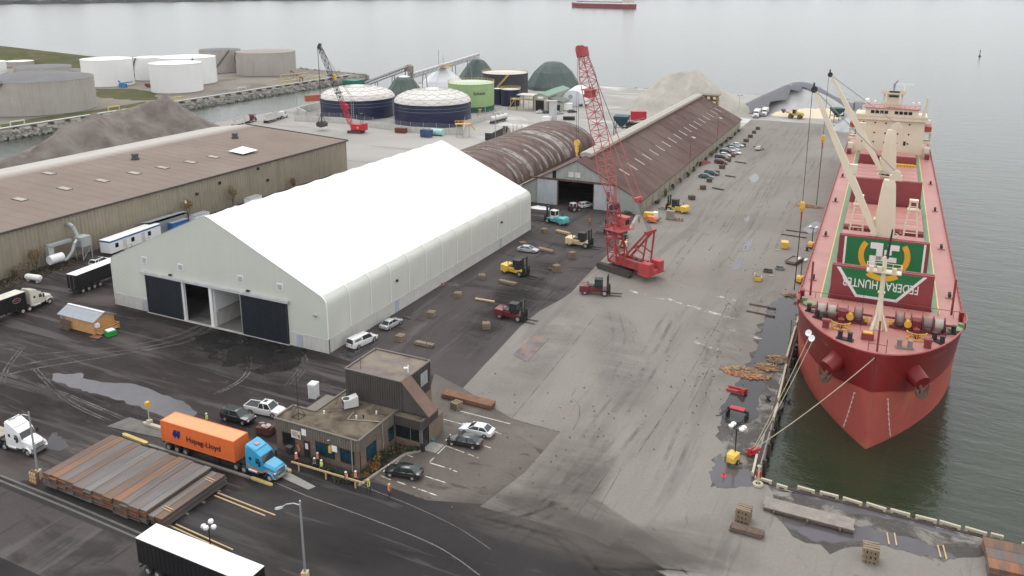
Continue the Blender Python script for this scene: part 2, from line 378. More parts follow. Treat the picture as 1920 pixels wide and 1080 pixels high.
for pts in ([(-45.22, 93.20),(-45.70, 102.32),(-47.47, 133.35)],[(-45.29, 93.00),(-37.83, 92.70)],[(-26.86, 90.86),(-26.47, 119.49),(-27.32, 151.94)],[(-29.22, 75.95),(-28.89, 88.54)],[(-27.35, 76.86),(-27.61, 87.85)],[(-38.62, 71.39),(-31.91, 71.06),(-26.71, 71.17)],[(-26.80, 71.41),(-20.26, 71.99),(-13.56, 73.91)],[(-23.86, 105.86),(-24.22, 120.58)],[(-15.43, 72.66),(-19.99, 76.85)],
            [(-37.85, 146.83),(-47.99, 166.45),(-51.08, 197.18)],[(-18.45, 134.51),(-17.19, 105.83),(-16.15, 90.88)],[(-37.73, 179.71),(-38.66, 214.36),(-40.89, 289.47)]):
    ribbon(m_, curve(pts), .15, .012)
struct('pavement_joint', m_, seam_m)
m_ = M(); rc = random.Random(12)
for i in range(46):
    x, y = rc.uniform(-50,-14), rc.uniform(78,300); a = rc.choice((0,math.pi/2,.6,-.4))+rc.gauss(0,.2); pts = [(x,y)]
    for k in range(rc.randint(4,12)): a += rc.gauss(0,.25); x += 1.3*math.cos(a); y += 1.3*math.sin(a); pts.append((x,y))
    if all(p[0] < QX(p[1])-1 and p[0] > -59 for p in pts): ribbon(m_, pts, rc.uniform(.06,.16), .0125)
struct('pavement_crack', m_, seam_m)
# broken-up tyre tracks
trk_p = ground_mat('pale_track', (.2,.185,.18), (.3,.28,.275), .3, [], .7, .1, alpha=(.25,.36,.3,(1,1,1),.3,.6))
trk_d = ground_mat('dark_track', (.07,.065,.06), (.1,.095,.09), .3, [], .8, .1, alpha=(.12,.44,.3,(1,1,1),0,.3))
m_ = M()
for pts in ([(-109.28, 100.07),(-109.21, 93.39),(-112.96, 86.76),(-120.27, 80.46),(-126.55, 75.63)],[(-108.13, 99.56),(-107.11, 93.18),(-110.95, 86.12),(-118.04, 79.76),(-123.22, 72.55)],[(-106.57, 99.26),(-105.52, 92.26),(-108.58, 87.27),(-113.48, 81.10),(-118.72, 74.73),(-121.30, 70.44)],[(-122.18, 71.01),(-107.07, 70.71),(-89.74, 69.06)],[(-128.49, 78.76),(-123.22, 72.55),(-118.74, 68.76)],
            [(-89.80, 99.89),(-82.46, 94.42),(-79.51, 87.80)],[(-89.06, 98.36),(-82.57, 93.53),(-80.00, 87.18)],[(-106.65, 101.89),(-97.05, 96.37),(-88.15, 87.52),(-87.44, 80.24)],[(-119.47, 74.37),(-105.61, 69.64),(-94.86, 68.14)]):
    for k in range(2): ribbon(m_, [(x+.5*k, y+.35*k) for x, y in curve(pts)], .22, .024)
struct('tyre_tracks', m_, trk_p)
m_ = M()
for pts in ([(-36.32, 136.01),(-34.90, 113.36),(-34.74, 87.04),(-34.68, 77.14)],[(-34.61, 136.84),(-33.42, 114.08),(-33.22, 87.77),(-32.61, 77.02)],[(-26.02, 128.47),(-24.24, 107.37),(-23.11, 87.51)],[(-46.59, 136.62),(-41.02, 123.55),(-38.11, 107.88)],[(-24.77, 126.79),(-22.37, 123.58),(-25.63, 119.48)],[(-26.82, 128.09),(-25.03, 124.88),(-26.10, 119.67)],
            [(-35.44, 204.77),(-38.43, 263.32),(-41.43, 362.32)],[(-32.50, 196.00),(-35.42, 264.78),(-37.40, 364.28)],[(-52.40, 283.88),(-53.30, 342.18),(-46.40, 383.63)],[(-42.56, 157.80),(-44.02, 190.41),(-44.46, 260.40)],[(-26.26, 181.06),(-27.65, 231.94),(-27.74, 295.85)],[(-46.27, 199.51),(-48.94, 250.10),(-45.66, 320.02)],
            [(-46.29, 194.29),(-39.41, 192.65),(-39.91, 213.74)],[(-46.13, 67.75),(-36.57, 74.00),(-31.81, 83.28),(-30.36, 99.44)],[(-44.83, 66.81),(-35.40, 72.95),(-30.45, 83.33),(-28.38, 100.40)],[(-35.52, 63.26),(-33.85, 75.32),(-31.71, 88.51)],[(-24.67, 68.17),(-29.84, 72.07),(-34.98, 72.10),(-41.48, 71.62)],[(-82.64, 113.54),(-82.86, 138.25),(-83.17, 171.42)],[(-61.18, 113.77),(-63.59, 140.73),(-66.64, 174.66)]):
    ribbon(m_, curve(pts), .55, .024); ribbon(m_, [(x+1.9, y+.2) for x, y in curve(pts)], .5, .024)
struct('tyre_tracks', m_, trk_d)

# standing water
pud, nt, b = nodes_of('puddle_water'); b.inputs['Base Color'].default_value = (.045,.042,.043,1); b.inputs['Roughness'].default_value = .05
b.inputs['IOR'].default_value = 1.33
silt, nt, b = nodes_of('silty_puddle'); b.inputs['Roughness'].default_value = .16
nt.links.new(ramp(nt, noise(nt, .12, 6, .65, coords(nt)), .3, .7, (.065,.058,.064), (.1,.092,.1)), b.inputs['Base Color'])
sheet('puddle', blob(curve([(-114.60, 74.29), (-111.09, 76.40), (-108.09, 75.47), (-100.46, 77.25), (-95.11, 77.43), (-85.57, 75.59), (-86.88, 72.82), (-95.56, 73.11), (-103.15, 72.98), (-106.43, 72.85), (-112.82, 73.18)], 4), .35, .8, 2), .02, silt)
sheet('puddle', blob(curve([(-20.40, 150.78), (-18.37, 157.84), (-15.49, 154.64), (-14.72, 141.24), (-13.57, 125.75), (-15.14, 127.08), (-15.36, 111.68), (-14.62, 109.51), (-16.26, 104.71), (-18.53, 103.60), (-19.67, 107.89), (-19.41, 115.07), (-18.97, 123.13), (-18.85, 134.31), (-20.40, 150.78)], 4), .3, .7, 3), .016, pud)
sheet('puddle', blob(curve([(-17.56, 91.45), (-17.43, 96.81), (-16.18, 94.71), (-13.38, 94.76), (-11.99, 92.29), (-14.08, 90.06), (-16.07, 89.09)], 4), .25, .5, 8), .016, silt)
sheet('puddle', blob(curve([(-8.83, 85.84), (-6.29, 86.03), (-0.97, 88.60), (6.46, 88.70), (8.95, 87.08), (4.43, 86.28), (0.27, 86.18), (-4.35, 83.65)], 4), .3, .6, 6), .016, silt)
sheet('puddle', blob([(-10.36, 91.86), (-3.59, 92.80), (4.30, 93.28), (11.10, 91.44), (9.57, 90.99), (3.25, 91.70), (-1.70, 90.91), (-3.49, 91.71)], .3, .7, 7), .016, silt)
for i, pts in enumerate(([(-43.30, 257.66),(-42.74, 265.47),(-40.19, 258.35),(-40.93, 251.64)],[(-31.24, 182.86),(-31.53, 190.76),(-30.42, 194.12),(-29.73, 183.59)],[(-30.94, 170.82),(-30.14, 178.34),(-29.10, 171.71),(-29.98, 168.27)],[(-20.99, 206.57),(-19.12, 215.38),(-16.89, 211.13),(-18.79, 203.63)],[(-35.59, 209.03),(-35.02, 213.23),(-34.36, 207.44)],
        [(-98.87, 63.09),(-93.95, 61.79),(-94.03, 60.33),(-96.76, 60.43)],[(-83.75, 102.82),(-80.19, 101.04),(-77.61, 101.16),(-77.32, 98.64)],[(-78.85, 118.13),(-78.92, 120.93),(-77.70, 118.12),(-78.19, 116.24)],[(-31.92, 395.74),(-19.69, 414.03),(-24.22, 382.98)])):
    sheet('puddle', blob(curve(pts+[pts[0]], 4), .2, .5, 20+i), .028, pud if i in (5,6,7) else silt)
wet_m = ground_mat('wet_concrete', (.06,.054,.05), (.11,.1,.094), .2, [], .5, .2, alpha=(.22,.42,.14,(1,1,1),0,.85))
sheet('wet_edge', blob([(-15.41, 157.72), (-13.45, 136.93), (-12.41, 116.64), (-12.83, 99.04), (-12.68, 91.95), (-16.64, 88.81), (-18.43, 102.12), (-18.97, 123.13), (-20.45, 152.24)], .8, 1.2, 31), .01, wet_m)
sheet('wet_edge', blob([(-10.83, 92.85), (-3.64, 93.35), (4.29, 93.61), (12.19, 92.96), (11.45, 88.29), (7.45, 85.89), (1.35, 85.73), (-2.66, 82.84), (-6.57, 83.85), (-9.33, 87.21)], .6, 1.2, 32), .01, wet_m)
sheet('coal_dust', blob([(-103.69, 100.14), (-91.01, 99.30), (-84.65, 97.74), (-81.97, 92.56), (-85.20, 88.96), (-91.72, 87.83), (-99.92, 90.33), (-106.40, 94.26)], .8, 1.2, 33), .028, ground_mat('coal_dust', (.014,.013,.013), (.03,.027,.026), .3, [], .8, .4, alpha=(.25,.4,.12,(1,1,1),0)))
# steel road plates and concrete pads flush with the ground
m_ = M(); m_.prism([(-93.64, 67.16), (-92.88, 70.23), (-83.99, 70.61), (-84.59, 68.22)], .03, .07); tag(m_.build('road_plate', pm('pad_grey', (.12,.112,.1), .7, var=.3, sc=.6)), 'grey ground plate beside the rear of the orange container', 'ground plate')
m_ = M(); m_.prism([(-64.52, 68.16), (-64.53, 69.42), (-59.20, 68.41), (-59.58, 67.51)], .03, .07); tag(m_.build('road_plate', pm('pad_pale', (.26,.25,.22), .75, var=.15)), 'pale ground plate in the road in front of the blue truck', 'ground plate')
m_ = M(); m_.prism([(-53.92, 111.53), (-54.02, 119.67), (-51.13, 119.86), (-50.75, 110.02)], .03, .06); tag(m_.build('steel_sheet', pm('rusty_sheet', (.14,.12,.125), .6, .2, var=.35, sc=.5, stain=(.3,.17,.09), samt=.8, ssc=.25)), 'flat rust-stained steel sheet lying alone on the pale concrete', 'steel sheet')

# tank farm spit and its grass
spit = [(-328,-40),(-328,440),(-329,456),(-337,466),(-402,476),(-480,470),(-660,430),(-980,390),(-980,-40)]
sp = M(); sp.prism(spit, -7, -.2); struct('tank_farm_ground', sp, [ground_mat('spit_soil', (.17,.15,.125), (.3,.27,.235), .02, [((.1,.1,.055),.5,.03,.55,.08,(1,1,1),0)], .95)])
grass_m = ground_mat('rough_grass', (.06,.068,.026), (.115,.108,.048), .08, [((.2,.17,.1),.5,.06,.58,.1,(1,1,1),0)], .95, .6)
sheet('grass_bank', blob([(-428.08, 327.51), (-408.02, 337.24), (-385.26, 331.66), (-356.49, 310.48), (-363.12, 302.62), (-396.76, 302.95)], 1.5, 4, 41), -.18, grass_m)
sheet('grass_bank', blob([(-352.96, 221.90), (-355.87, 238.57), (-354.60, 270.49), (-357.24, 300.91), (-347.01, 297.00), (-341.78, 263.28), (-339.81, 229.86), (-337.11, 211.54)], .8, 4, 42), -.18, grass_m)
# stone edge of the spit: many unequal blocks
rk = M(); rr = random.Random(3)
def rock(b, c, s, r):
    q = Euler((r.uniform(0,3), r.uniform(0,3), r.uniform(0,3))).to_matrix(); vs = []
    for p in ((-1,-1,-.7),(1,-.9,-.8),(.9,1,-.7),(-1,.8,-.9),(-.7,-.8,.8),(.8,-.7,.7),(.6,.8,.9),(-.8,.7,.7)):
        vs.append(Vector(c)+q @ (Vector(p)*s*r.uniform(.4,.65)))
    b.add(vs, [(0,3,2,1),(4,5,6,7),(0,1,5,4),(1,2,6,5),(2,3,7,6),(3,0,4,7)])
y = 80.0
while y < 455:
    for k in range(3): rock(rk, (-327.5+k*1.3+rr.uniform(-.5,.5), y+rr.uniform(-1,1), -.3-.75*k), rr.uniform(1.2,2.6), rr)
    y += 1.5
for i in range(70):
    t = i/70; rock(rk, (-329-73*t, 457+19*t+rr.uniform(-.5,1), -1.0), rr.uniform(1.2,2.6), rr)
stone_m = pm('shore_stone', (.24,.225,.2), .9, var=.35, sc=.2, stain=(.07,.065,.055), samt=.7, ssc=.2)
tag(rk.build('rock_armour', stone_m), kind='stuff')
rk = M(); y = 100
while y < 460:
    rock(rk, (-272.5+rr.uniform(-.5,.5), y, -1.4), rr.uniform(1.2,2.4), rr); y += 1.8
for i in range(140): rock(rk, (-270+246*i/140, 466.4, -1.3), rr.uniform(1.2,2.4), rr)
tag(rk.build('rock_armour', stone_m), kind='stuff')
# low hill behind the tanks
hl = M(); rings = []
for i in range(15):
    t = i/14; x = -900+430*t; hgt = 14*(math.sin(math.pi*min(1,t*1.15+.0)**.8) if t < .85 else max(0,(1-t)*3))*1.0
    yb = 392+(x+900)*.155
    rings.append([(x, yb-40, -.3), (x, yb-20, hgt*.6), (x, yb-4, hgt), (x, yb+14, hgt*.55), (x, yb+26, -1.5)])
hl.loft(rings, caps=False, closed=False); o = struct('grass_hill', hl, grass_m, smooth=True)

# far shore with wooded slopes
far_m = pm('far_woods', (.035,.04,.034), .95, var=.45, sc=.02, stain=(.12,.11,.09), samt=.5, ssc=.012)
fs = M(); rings = []
for i in range(121):
    t = i/120; ang = R(64)-R(78)*t                     # bearing left of +Y
    d = 3080+1900*t
    d *= 1+.015*math.sin(i*1.7)+.01*math.sin(i*.63)
    hgt = (62-30*t)*(1+.25*math.sin(i*.9)+.18*math.sin(i*2.3+1))
    f_ = lambda k: (-math.sin(ang)*(d+k), math.cos(ang)*(d+k))
    rings.append([(*f_(0),-2.5), (*f_(6),9+4*math.sin(i*3.1)), (*f_(120),hgt*.4), (*f_(420),hgt), (*f_(900),-2.5)])
fs.loft(rings, caps=False, closed=False); struct('far_shore', fs, far_m, smooth=True)

# ---------------------------------------------------------------- white fabric hall
def ribbed(b, p, q, z0, z1, pitch=.3, depth=.06, zf=None):
    """corrugated cladding from p to q, outer side to the right of p->q; zf(t) may give the top height"""
    p = Vector(p); q = Vector(q); L = (q-p).length; d = (q-p)/L; n = Vector((d.y, -d.x)); k = max(2, int(L/pitch)); lo = []; hi = []
    for i in range(k+1):
        for s, o in ((0,0),(.35,0),(.5,depth),(.85,depth)):
            if i == k and s: break
            t = min(1, (i+s)/k); w = p+d*L*t+n*o; lo.append((w.x,w.y,z0)); hi.append((w.x,w.y, zf(t) if zf else z1))
    m_ = len(lo); b.add(lo+hi, [(i,i+1,m_+i+1,m_+i) for i in range(m_-1)])

HX, HY, HL, HW = -105.75, 98.85, 78.6, 24.77
hall = T('fabric_hall', 'large white fabric storage hall with grey sliding doors in its gable', 'storage hall', (HX, HY, 0))
prof = [(24.77,2.42),(24.77,6.8),(24.76,8.0),(24.66,8.75),(24.35,9.3),(23.75,9.75),(22.3,10.4),(18,12.35),(12,15.0),(6,17.7),(2.5,19.2),(.8,19.95),(0,20.15)]
def hall_panel(side, a, c, name):
    b = M(); rings = []
    bay = HL/13
    for j in range(7):
        t = j/6; sag = .16*math.sin(math.pi*t)
        rg = []
        for u, z in prof[a:c]:
            k = sag if z > 9 else sag*.35
            rg.append((side*(u-k*(.3 if z > 9.5 else 1)), bay*t, z-(k if z > 9 else 0)))
        rings.append(rg)
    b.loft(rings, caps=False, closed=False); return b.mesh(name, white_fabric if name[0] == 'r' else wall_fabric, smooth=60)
bay = HL/13
for side in (-1, 1):
    mw = hall_panel(side, 0, 6, 'wall_panel'); mr = hall_panel(side, 5, len(prof), 'roof_panel')
    sb = M(); sb.loft([[(side*(u+(.05 if z < 10 else .02)), y, z+(.0 if z < 9 else .04)) for u, z in prof[:6]] for y in (-.11,.11)], caps=False, closed=False)
    ms = sb.mesh('seam_strip', white_trim)
    cb = M(); cb.bx(*sorted((side*24.85, side*24.45)), .02, bay-.02, 0, 2.4); mc = cb.mesh('base_panel', concrete)
    for k in range(13):
        for nm, me in (('wall_panel',mw),('roof_panel',mr),('base_panel',mc)):
            o = link(nm, me, hall); o.location = (0, k*bay, 0)
    for k in range(1, 13):
        o = link('seam_strip', ms, hall); o.location = (0, k*bay, 0)
gb = M(); full = [(u,z) for u, z in prof]; L_ = [(-u,z) for u, z in prof]
top = [(-24.77,7.5)]+[p for p in L_ if p[1] > 7.5]+[p for p in reversed(full) if p[1] > 7.5 and p[0] > 0]+[(24.77,7.5)]
gb.add([(x,.0,z) for x, z in top], [tuple(range(len(top)))])
gb.quad((-24.77,0,2.42),(-15.9,0,2.42),(-15.9,0,7.5),(-24.77,0,7.5)); gb.quad((16.75,0,2.42),(24.77,0,2.42),(24.77,0,7.5),(16.75,0,7.5))
gb.build('gable_wall', wall_fabric, hall)
gb = M(); allp = L_+list(reversed(full))[1:]
gb.add([(x,HL,z) for x, z in [(-24.77,0)]+allp+[(24.77,0)]], [tuple(range(len(allp)+2))]); gb.build('rear_wall', white_fabric, hall)
eb = M()
for side in (-1,1): eb.loft([[(side*(u+.07), y, z+.07) for u, z in prof] for y in (-.12,.2)], caps=False, closed=False)
eb.build('edge_trim', white_trim, hall)
for x0, x1 in ((-24.85,-15.95),(16.8,24.85)):
    b = M(); b.bx(x0, x1, -.09, .3, 0, 2.42); b.build('gable_base', concrete, hall)
navy = pm('navy_door', (.028,.036,.05), .5, var=.12, sc=.5, streak=(.06,.065,.07), stamt=.3)
for x0, x1 in ((-15.9,-7.1),(6.85,16.7)):
    b = M(); ribbed(b, (x0,-.3), (x1,-.3), .15, 7.35, .4, .06); b.bx(x0, x1, -.3, -.2, .15, 7.35); b.build('sliding_door', navy, hall)
b = M(); b.bx(-16.8, 17.2, -.6, -.02, 7.45, 7.85); b.build('door_rail', pm('rail_grey', (.5,.51,.51), .5), hall)
b = M(); b.bx(-16, 17, -.45, .1, .0, .1); b.build('door_sill', concrete, hall)
for x in (-7.05, -.35, 6.75):
    b = M(); b.bx(x-.3, x+.35, -.12, .4, .0, 7.45); b.build('door_post', white_trim if x < 6 else galv, hall)
b = M(); b.bx(-.1, .1, .4, 40, 2.6, 7.6); b.build('divider_panel', white_fabric, hall)
b = M(); b.bx(-.25, .25, .4, 40, .03, 2.6); b.build('divider_base', concrete, hall)
b = M(); b.tube((.4,.6,2.9),(.4,34,2.9),.09)
for y in range(1, 34, 4): b.bx(.25,.5,y-.1,y+.1,2.6,3.05)
b.build('divider_rail', galv, hall)
b = M(); b.bx(-24.4, 24.4, .3, HL-.2, .004, .03); b.build('hall_floor', pm('hall_floor', (.2,.19,.175), .85, var=.25, sc=.3, stain=(.04,.036,.034), samt=.9, ssc=.1), hall)
for x, z in ((-15.8,10.0),(-6.9,9.95),(6.95,10.0),(15.5,9.95)):
    b = M(); b.bx(x-.62,x+.62,-.1,.0,z-.62,z+.62); o = b.build('vent', white_trim, hall)
    b = M(); [b.box((x,-.13,z-.42+.14*k),(.95,.04,.1),0,(R(35),0,0)) for k in range(7)]; b.build('louvre', galv, o)
for x, z in ((22.5,6.2),(-9.5,8.2),(8.5,8.2)):
    b = M(); b.bx(x-.3,x+.3,-.35,0,z-.13,z+.13); b.build('wall_light', dark_metal if z > 7 else galv, hall)
bl_door = pm('blue_grey_door', (.4,.44,.5), .6, var=.06)
for x in (19.0,): b = M(); b.bx(x-.55,x+.55,-.16,-.09,.05,2.25); b.build('personnel_door', bl_door, hall)
b = M(); b.bx(-17.6,-16.3,-.15,-.09,.1,2.2); b.build('access_panel', bl_door, hall)
for y in (19.8, 62): b = M(); b.bx(24.85,24.93,y-.55,y+.55,.05,2.35); b.build('personnel_door', bl_door, hall)
for y, z in ((20,6.0),(62.5,6.0)): b = M(); b.bx(24.77,25.1,y-.18,y+.18,z-.2,z+.2); b.build('wall_light', dark_metal, hall)

# goods seen inside the open doors
t = T('loader_bucket', 'orange loader bucket parked just inside the left hall doorway', 'loader bucket', (-111.3,117,0), .3)
b = M(); b.ext([(-1.2,.1),(1.1,.05),(1.2,.25),(-.4,.5),(-1.0,1.9),(-1.3,1.8)], -1.8, 1.8, 'y'); b.build('shell', pm('orange_rust', (.35,.12,.04), .7, var=.3), t)
b = M(); [b.add([(-1.25,y,1.85),(-.4,y,.5),(1.15,y,.2),(1.15,y,.06),(-1.2,y,.1)],[(0,1,2,3,4)]) for y in (-1.8,1.8)]; b.build('end_plate', dark_metal, t)
t = T('timber_stack', 'low stack of brown timbers on the floor inside the left hall doorway', 'timber', (-109,108,0), .4)
for k in range(4):
    b = M(); b.box((0,-.6+.4*k,.2),(6,.3,.3)); b.build('timber', pm('brown_timber', (.16,.11,.075), .85, var=.3), t)

# ---------------------------------------------------------------- long brown metal warehouse
bw = T('metal_warehouse', 'long low beige metal warehouse with brown roof behind the white hall', 'warehouse', (-162.8,213.2,0))
beige = pm('beige_cladding', (.31,.27,.205), .65, var=.08, sc=.3, streak=(.17,.145,.11), stamt=.45, stain=(.37,.33,.27), samt=.4, ssc=.08)
b = M(); ribbed(b, (-162.8,20), (-162.8,213.2), 0, 9.6, .9, .12); b.build('side_wall', beige, bw, world=True)
b = M(); ribbed(b, (-162.8,213.2), (-221,213.2), 0, 9.6, .9, .12, lambda t: min(9.65+2.1*t*58.2/42.4, 11.75-2.1*max(0,t*58.2-42.4)/16)); b.build('end_wall', beige, bw, world=True)
rm, nt, bs = nodes_of('brown_roofing'); v = coords(nt)
c = ramp(nt, noise(nt, .06, 6, .65, v), .3, .7, (.205,.16,.132), (.255,.205,.172))
sx = nt.nodes.new('ShaderNodeSeparateXYZ'); nt.links.new(v, sx.inputs[0])
mr_ = nt.nodes.new('ShaderNodeMapRange'); mr_.inputs[1].default_value = -200; mr_.inputs[2].default_value = -206; nt.links.new(sx.outputs[0], mr_.inputs[0])
ad = nt.nodes.new('ShaderNodeMath'); ad.operation = 'MULTIPLY'; nt.links.new(mr_.outputs[0], ad.inputs[0]); nt.links.new(ramp(nt, noise(nt,.05,4,.6,v),.1,.4), ad.inputs[1])
c = mixc(nt, ad.outputs[0], c, (.5,.47,.43))
c = mixc(nt, ramp(nt, noise(nt, 1, 4, .6, coords(nt,(.03,2.2,1))), .5, .66, (0,)*3, (.08,)*3), c, (.18,.15,.135))
nt.links.new(c, bs.inputs['Base Color']); bs.inputs['Roughness'].default_value = .85; bs.inputs['Specular IOR Level'].default_value = .2
for nm, x0, x1, z0, z1 in (('roof_slope',-162.3,-205,9.65,11.8),("roof_slope",-205,-221,11.8,9.65)):
    b = M(); ys = [20+ i*(213.5-20)/60 for i in range(61)]
    for y0, y1 in zip(ys, ys[1:]): b.add([(x0,y0,z0),(x1,y0,z1),(x1,y1-.12,z1),(x0,y1-.12,z0),(x0,y1-.12,z0+.025),(x1,y1-.12,z1+.025),(x1,y1,z1+.025),(x0,y1,z0+.025),(x1,y1,z1),(x0,y1,z0)],[(0,1,2,3),(3,2,5,4),(4,5,6,7),(7,6,8,9)])
    b.build(nm, rm, bw, world=True)
b = M(); b.bx(-162.65,-162.2,20,213.6,9.35,9.75); b.build('gutter', pm('brown_gutter', (.07,.05,.045), .6), bw, world=True)
b = M(); b.beam((-162.2,213.5,9.7),(-205,213.5,11.9),.35); b.build('barge_board', MATS['brown_gutter'], bw, world=True)
for p in ((-192.52, 157.24, 11.00), (-191.67, 194.40, 11.00)):
    b = M(); b.cyl((0,0,-.3), .85, 1.6, 14); b.cyl((0,0,.35),1.15,.25,14); b.cyl((0,0,1.3),.95,.5,14); o = b.build('roof_vent', pm('vent_grey', (.1,.1,.1), .6, .3), bw); o.location = Vector(p)-Vector(bw.location)
sky_m = pm('skylight_pane', (.36,.31,.265), .5, var=.25, sc=.5)
def skylight(p, l, wd, frame=True):
    b = M(); z = 9.65+2.15*((-162.3-p[0])/42.7)
    b.box((p[0],p[1],z+.1),(l,wd,.12),0,(0,R(2.9),0)); o = b.build('skylight', sky_m, bw, world=True)
    b = M(); b.box((p[0],p[1],z+.06),(l+.35,wd+.35,.12),0,(0,R(2.9),0)); b.build('skylight_curb', MATS['brown_gutter'], o, world=False).parent = o
for p in ((-178.11, 171.69), (-178.43, 163.53), (-179.40, 154.82), (-180.49, 146.61), (-180.49, 137.00), (-181.20, 127.20), (-181.10, 115.83), (-196.70, 134.32)): skylight(p, 3.4, 1.5)
b = M(); b.add([(*(-178.69, 178.08),11.05),(*(-179.49, 184.80),11.25),(*(-172.33, 183.53),10.95),(*(-172.44, 177.50),10.75)],[(0,1,2,3)]); b.build('roof_patch', white_trim, bw, world=True)
for (px, y_, z_) in ((0,150,6.2),(1,158,7.4),(2,176,4.4),(3,146,5.0),(4,172.5,8.4)):
    b = M(); b.bx(-162.65,-162.2,y_-.3,y_+.3,z_-.35,z_+.35); b.build('wall_vent', dark_metal if px != 3 else white_trim, bw, world=True)

# ---------------------------------------------------------------- gabled shed with maroon roof
WR = R(1.15)
sh = T('gabled_shed', 'long maroon-roofed gabled shed with a wide dark doorway in its end', 'shed', (-61,202.2,0), WR)
shed_clad = pm('green_grey_cladding', (.36,.38,.35), .6, var=.08, sc=.5, streak=(.2,.19,.17), stamt=.4, stain=(.45,.47,.45), samt=.5, ssc=.3)
shed_wall = pm('stained_render', (.34,.31,.25), .85, var=.12, sc=.4, streak=(.16,.13,.09), stamt=.6, stain=(.42,.35,.22), samt=.5, ssc=.2)
SL, SR, SE, SHW = 149.3, 12.75, 3.7, 17.6
zt = lambda u: SE+(SR-SE)*(1-abs(u+SHW)/SHW)
b = M(); ribbed(b, (0,0), (-12.7,0), 0, 0, .4, .06, lambda t: zt(-12.7*t)-.05); ribbed(b, (-23.0,0), (-35.2,0), 0, 0, .4, .06, lambda t: zt(-23-12.2*t)-.05); ribbed(b, (-12.7,0), (-23.0,0), 7.2, 0, .4, .06, lambda t: zt(-12.7-10.3*t)-.05)
b.build('gable_wall', shed_clad, sh)
b = M(); b.quad((-35.2,SL,0),(0,SL,0),(0,SL,SE),(-17.6,SL,SR),(-35.2,SL,SE)); b.build('rear_gable', shed_clad, sh)
k = 24
pan = M(); pan.bx(-.12,.0,.03,SL/k-.03,0,SE); pan.bx(.0,.08,-.12,.12,0,SE); pmh = pan.mesh('wall_panel', shed_wall)
for i in range(k): o = link('wall_panel', pmh, sh); o.location = (0, i*SL/k, 0)
b = M(); b.bx(-35.2,-35.05,0,SL,0,SE); b.build('side_wall', shed_wall, sh)
maroon = pm('maroon_roofing', (.105,.062,.055), .85, var=.18, sc=.3, stain=(.165,.12,.1), samt=.7, ssc=.03, sth=.48, spec=.2)
b = M(); b.add([(.5,-.35,SE-.27),(-17.6,-.35,SR),(-17.6,SL+.3,SR),(.5,SL+.3,SE-.27),(.5,-.35,SE-.05),(-17.6,-.35,SR+.22),(-17.6,SL+.3,SR+.22),(.5,SL+.3,SE-.05)],[(0,1,2,3),(4,7,6,5),(0,4,5,1),(0,3,7,4),(3,2,6,7)])
for i in range(1, 12): b.beam((.45, i*SL/12, SE+.0), (-17.5, i*SL/12, SR+.25), .16, .05)
b.build('roof_slope', maroon, sh)
b = M(); b.add([(-35.7,-.35,SE-.27),(-17.6,-.35,SR),(-17.6,SL+.3,SR),(-35.7,SL+.3,SE-.27),(-35.7,-.35,SE-.05),(-17.6,-.35,SR+.22),(-17.6,SL+.3,SR+.22),(-35.7,SL+.3,SE-.05)],[(0,1,2,3),(4,7,6,5),(0,4,5,1),(0,3,7,4),(3,2,6,7)]); b.build('roof_slope', maroon, sh)
ridge_m = pm('ridge_translucent', (.4,.365,.31), .6, var=.12, sc=.3, stain=(.24,.2,.165), samt=.4, ssc=.3)
rp = M(); rp.ext([(-1.7,-.55),(-1.6,.5),(0,.85),(1.6,.5),(1.7,-.55)], .08, 3.9, 'y'); rpm = rp.mesh('ridge_panel', ridge_m)
for i in range(35): o = link('ridge_panel', rpm, sh); o.location = (-17.6, 6.5+4*i, SR+.35)
b = M(); b.bx(-19.4,-19.2,6.4,146.6,SR-.6,SR+.5); b.bx(-16.0,-15.8,6.4,146.6,SR-.75,SR+.1); b.build('ridge_curb', pm('rust_brown', (.12,.07,.05), .85, var=.3), sh)
for i in range(18):
    u = -8.2; z = zt(u)+.28; b = M(); ty = 12+7.6*i
    b.beam((u-1.5,ty,zt(u-1.5)+.25),(u+1.5,ty,zt(u+1.5)+.25),.75,.08); b.build('skylight', sky_m, sh)
for y in (30,56,84,112): b = M(); b.cyl((0,0,0),.28,.9,8); b.cyl((0,0,.9),.4,.25,8); o = b.build('roof_vent', dark_metal, sh); o.location = (-20.2,y,SR-.9)
b = M(); b.bx(-31.5,-6.5,-.5,-.08,7.0,7.45); b.build('door_rail', MATS['rust_brown'], sh)
pale_clad = pm('pale_door_cladding', (.46,.49,.5), .55, var=.08, sc=.5, streak=(.3,.32,.33), stamt=.5)
for x0, x1 in ((-28.9,-23.1),(-12.6,-7.2)):
    b = M(); ribbed(b, (x1,-.3), (x0,-.3), .1, 7.0, .5, .05); b.build('sliding_door', pale_clad, sh).location = (0,-.1,0)
for x in (-19.2,-17.4): b = M(); b.bx(x-.8,x+.8,-.2,-.05,8.2,9.6); b.build('gable_window', pm('frosted_window', (.62,.62,.58), .4), sh)
b = M(); b.bx(-24.6,-23.6,-.12,-.04,7.5,9.6); b.build('gable_slot', void_black, sh)
b = M(); b.bx(-9.0,-8.2,-.48,-.36,2.6,5.3); b.build('door_window', pm('rust_window', (.1,.085,.07), .5), sh)
b = M(); b.bx(-12.9,-12.6,-.25,.05,0,7.2); b.bx(-23.1,-22.85,-.25,.05,0,7.2); b.build('door_frame', MATS['rust_brown'], sh)
b = M(); b.bx(-35,-.2,.2,SL-.2,.01,.03); b.build('shed_floor', dark_asph, sh)
b = M()
for y in (10,35,60): b.bx(-23,-12.5,y,y+.3,6.2,6.8)
b.build('roof_truss', MATS['rust_brown'], sh)
